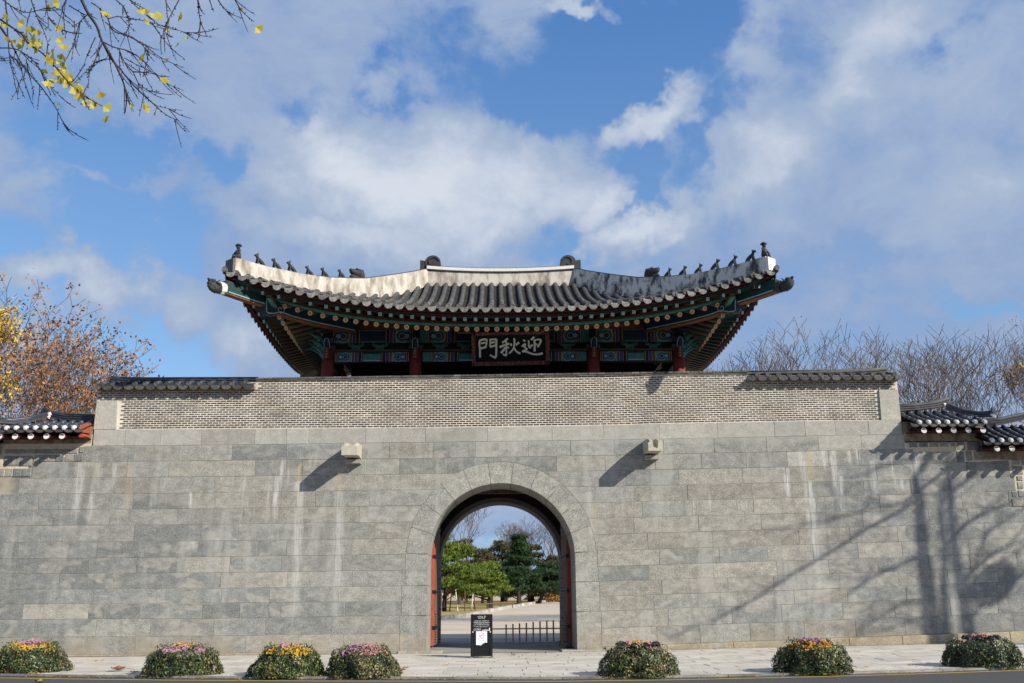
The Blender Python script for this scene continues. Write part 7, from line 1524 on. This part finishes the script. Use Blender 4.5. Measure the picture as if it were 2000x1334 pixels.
text("Please go to the palace entrance", 0, .731, .022, 'notice_line', wid=.40); text("ticket office to the right", 0, .708, .022, 'notice_line', wid=.28)
text("고궁박물관", -.11, .648, .038, 'place_name', wid=.19); text("Palace Museum", -.11, .622, .02, 'place_name', wid=.17); text("300m", .105, .652, .02, 'place_name', wid=.06)
q = MB(); panel(q, .01, .205, .627, .643, .02, .0235); panel(q, .185, .205, .643, .68, .02, .0235); P = [sp_(.178, .675, .0237), sp_(.212, .675, .0237), sp_(.195, .70, .0237)]; q.add(P, [(0, 1, 2)]); q.build('arrow', M_WT, sg)
q = MB(); P = [(-.135, .61), (-.135, .285), (-.06, .285), (-.02, .275), (.04, .32), (.09, .345), (.135, .335), (.135, .61)]; V = [sp_(u, v, .026) for u, v in P]; q.add(V, [tuple(range(8))]); q.build('taped_sheet', mat('taped_paper', (.74, .76, .82), (.62, .67, .78), 3, .7), sg)
M_RP = flat('red_print', (.62, .12, .10)); q = MB(); c0 = sp_(0, .515, .0275)
def ringp(r_, a): return c0 + Vector((r_ * math.cos(a), 0, r_ * math.sin(a))) + Vector((0, math.sin(ta) * r_ * math.sin(a), 0))
for i in range(24): a0, a1 = 2 * math.pi * i / 24, 2 * math.pi * (i + 1) / 24; q.add([ringp(.066, a0), ringp(.066, a1), ringp(.056, a1), ringp(.056, a0)], [(0, 1, 2, 3)])
d_ = .006; q.add([ringp(.06, math.radians(225 - d_ * 900)), ringp(.06, math.radians(225 + d_ * 900)), ringp(.06, math.radians(45 - d_ * 900)), ringp(.06, math.radians(45 + d_ * 900))], [(0, 1, 2, 3)]); q.build('prohibition_ring', M_RP, sg)
q = MB(); panel(q, -.045, .045, .505, .515, .0265, .0272); q.build('pictogram', flat('grey_print', (.35, .35, .4)), sg)
text("관계자외 출입금지", 0, .425, .022, 'sheet_line', flat('blue_grey_print', (.28, .36, .55)), wid=.19); text("No Entry", 0, .395, .022, 'sheet_line', flat('blue_print', (.25, .42, .66)), wid=.12)
# ================================================================ wooden barrier inside the arch
bar = empty('wooden_barrier', (1.6, 2.3, 0), 'low weathered wooden picket barrier across the right side of the passage', 'barrier'); MW = mat('weathered_pine', (.30, .22, .14), (.19, .135, .085), 8, .8, .2)
def wx(px, y): return (px - 965) / 1944 * (y + 28) - .22 + .0 
q = MB(); q.box(-.35, 1.86, 2.28, 2.32, .52, .555); q.build('rail', MW, bar); q = MB(); q.box(-.35, 1.86, 2.285, 2.315, .12, .15); q.build('rail', mat('grey_rail', (.26, .23, .19), None, 6), bar)
for px in (985.5, 998.5, 1011, 1024, 1037, 1050, 1063, 1075.5):
    x = (px - 965) / 1944 * 29.9 - .22 + .0; q = MB(); q.box(x - .023, x + .023, 2.255, 2.279, .17, .66 + .0012 * (px - 985)); q.build('picket', MW, bar)
x = 1.70; q = MB(); q.box(x - .045, x + .045, 2.1, 2.19, .03, .76); q.build('post', MW, bar)
q = MB(); q.box(x - .06, x + .06, 1.75, 2.55, 0, .1); q.box(x - .10, x + .06, 2.05, 2.3, .1, .18); q.build('post_foot', MW, bar)
q = MB(); q.beam((x + .1, 1.5, .04), (x + .32, 1.0, .03), .07, .05); q.build('wedge', M_DARK, bar)
for o in SC.objects:
    if 'label' in o and len(o['label'].replace(',', ' ').split()) > 16: print('LONG', o.name, o['label'])
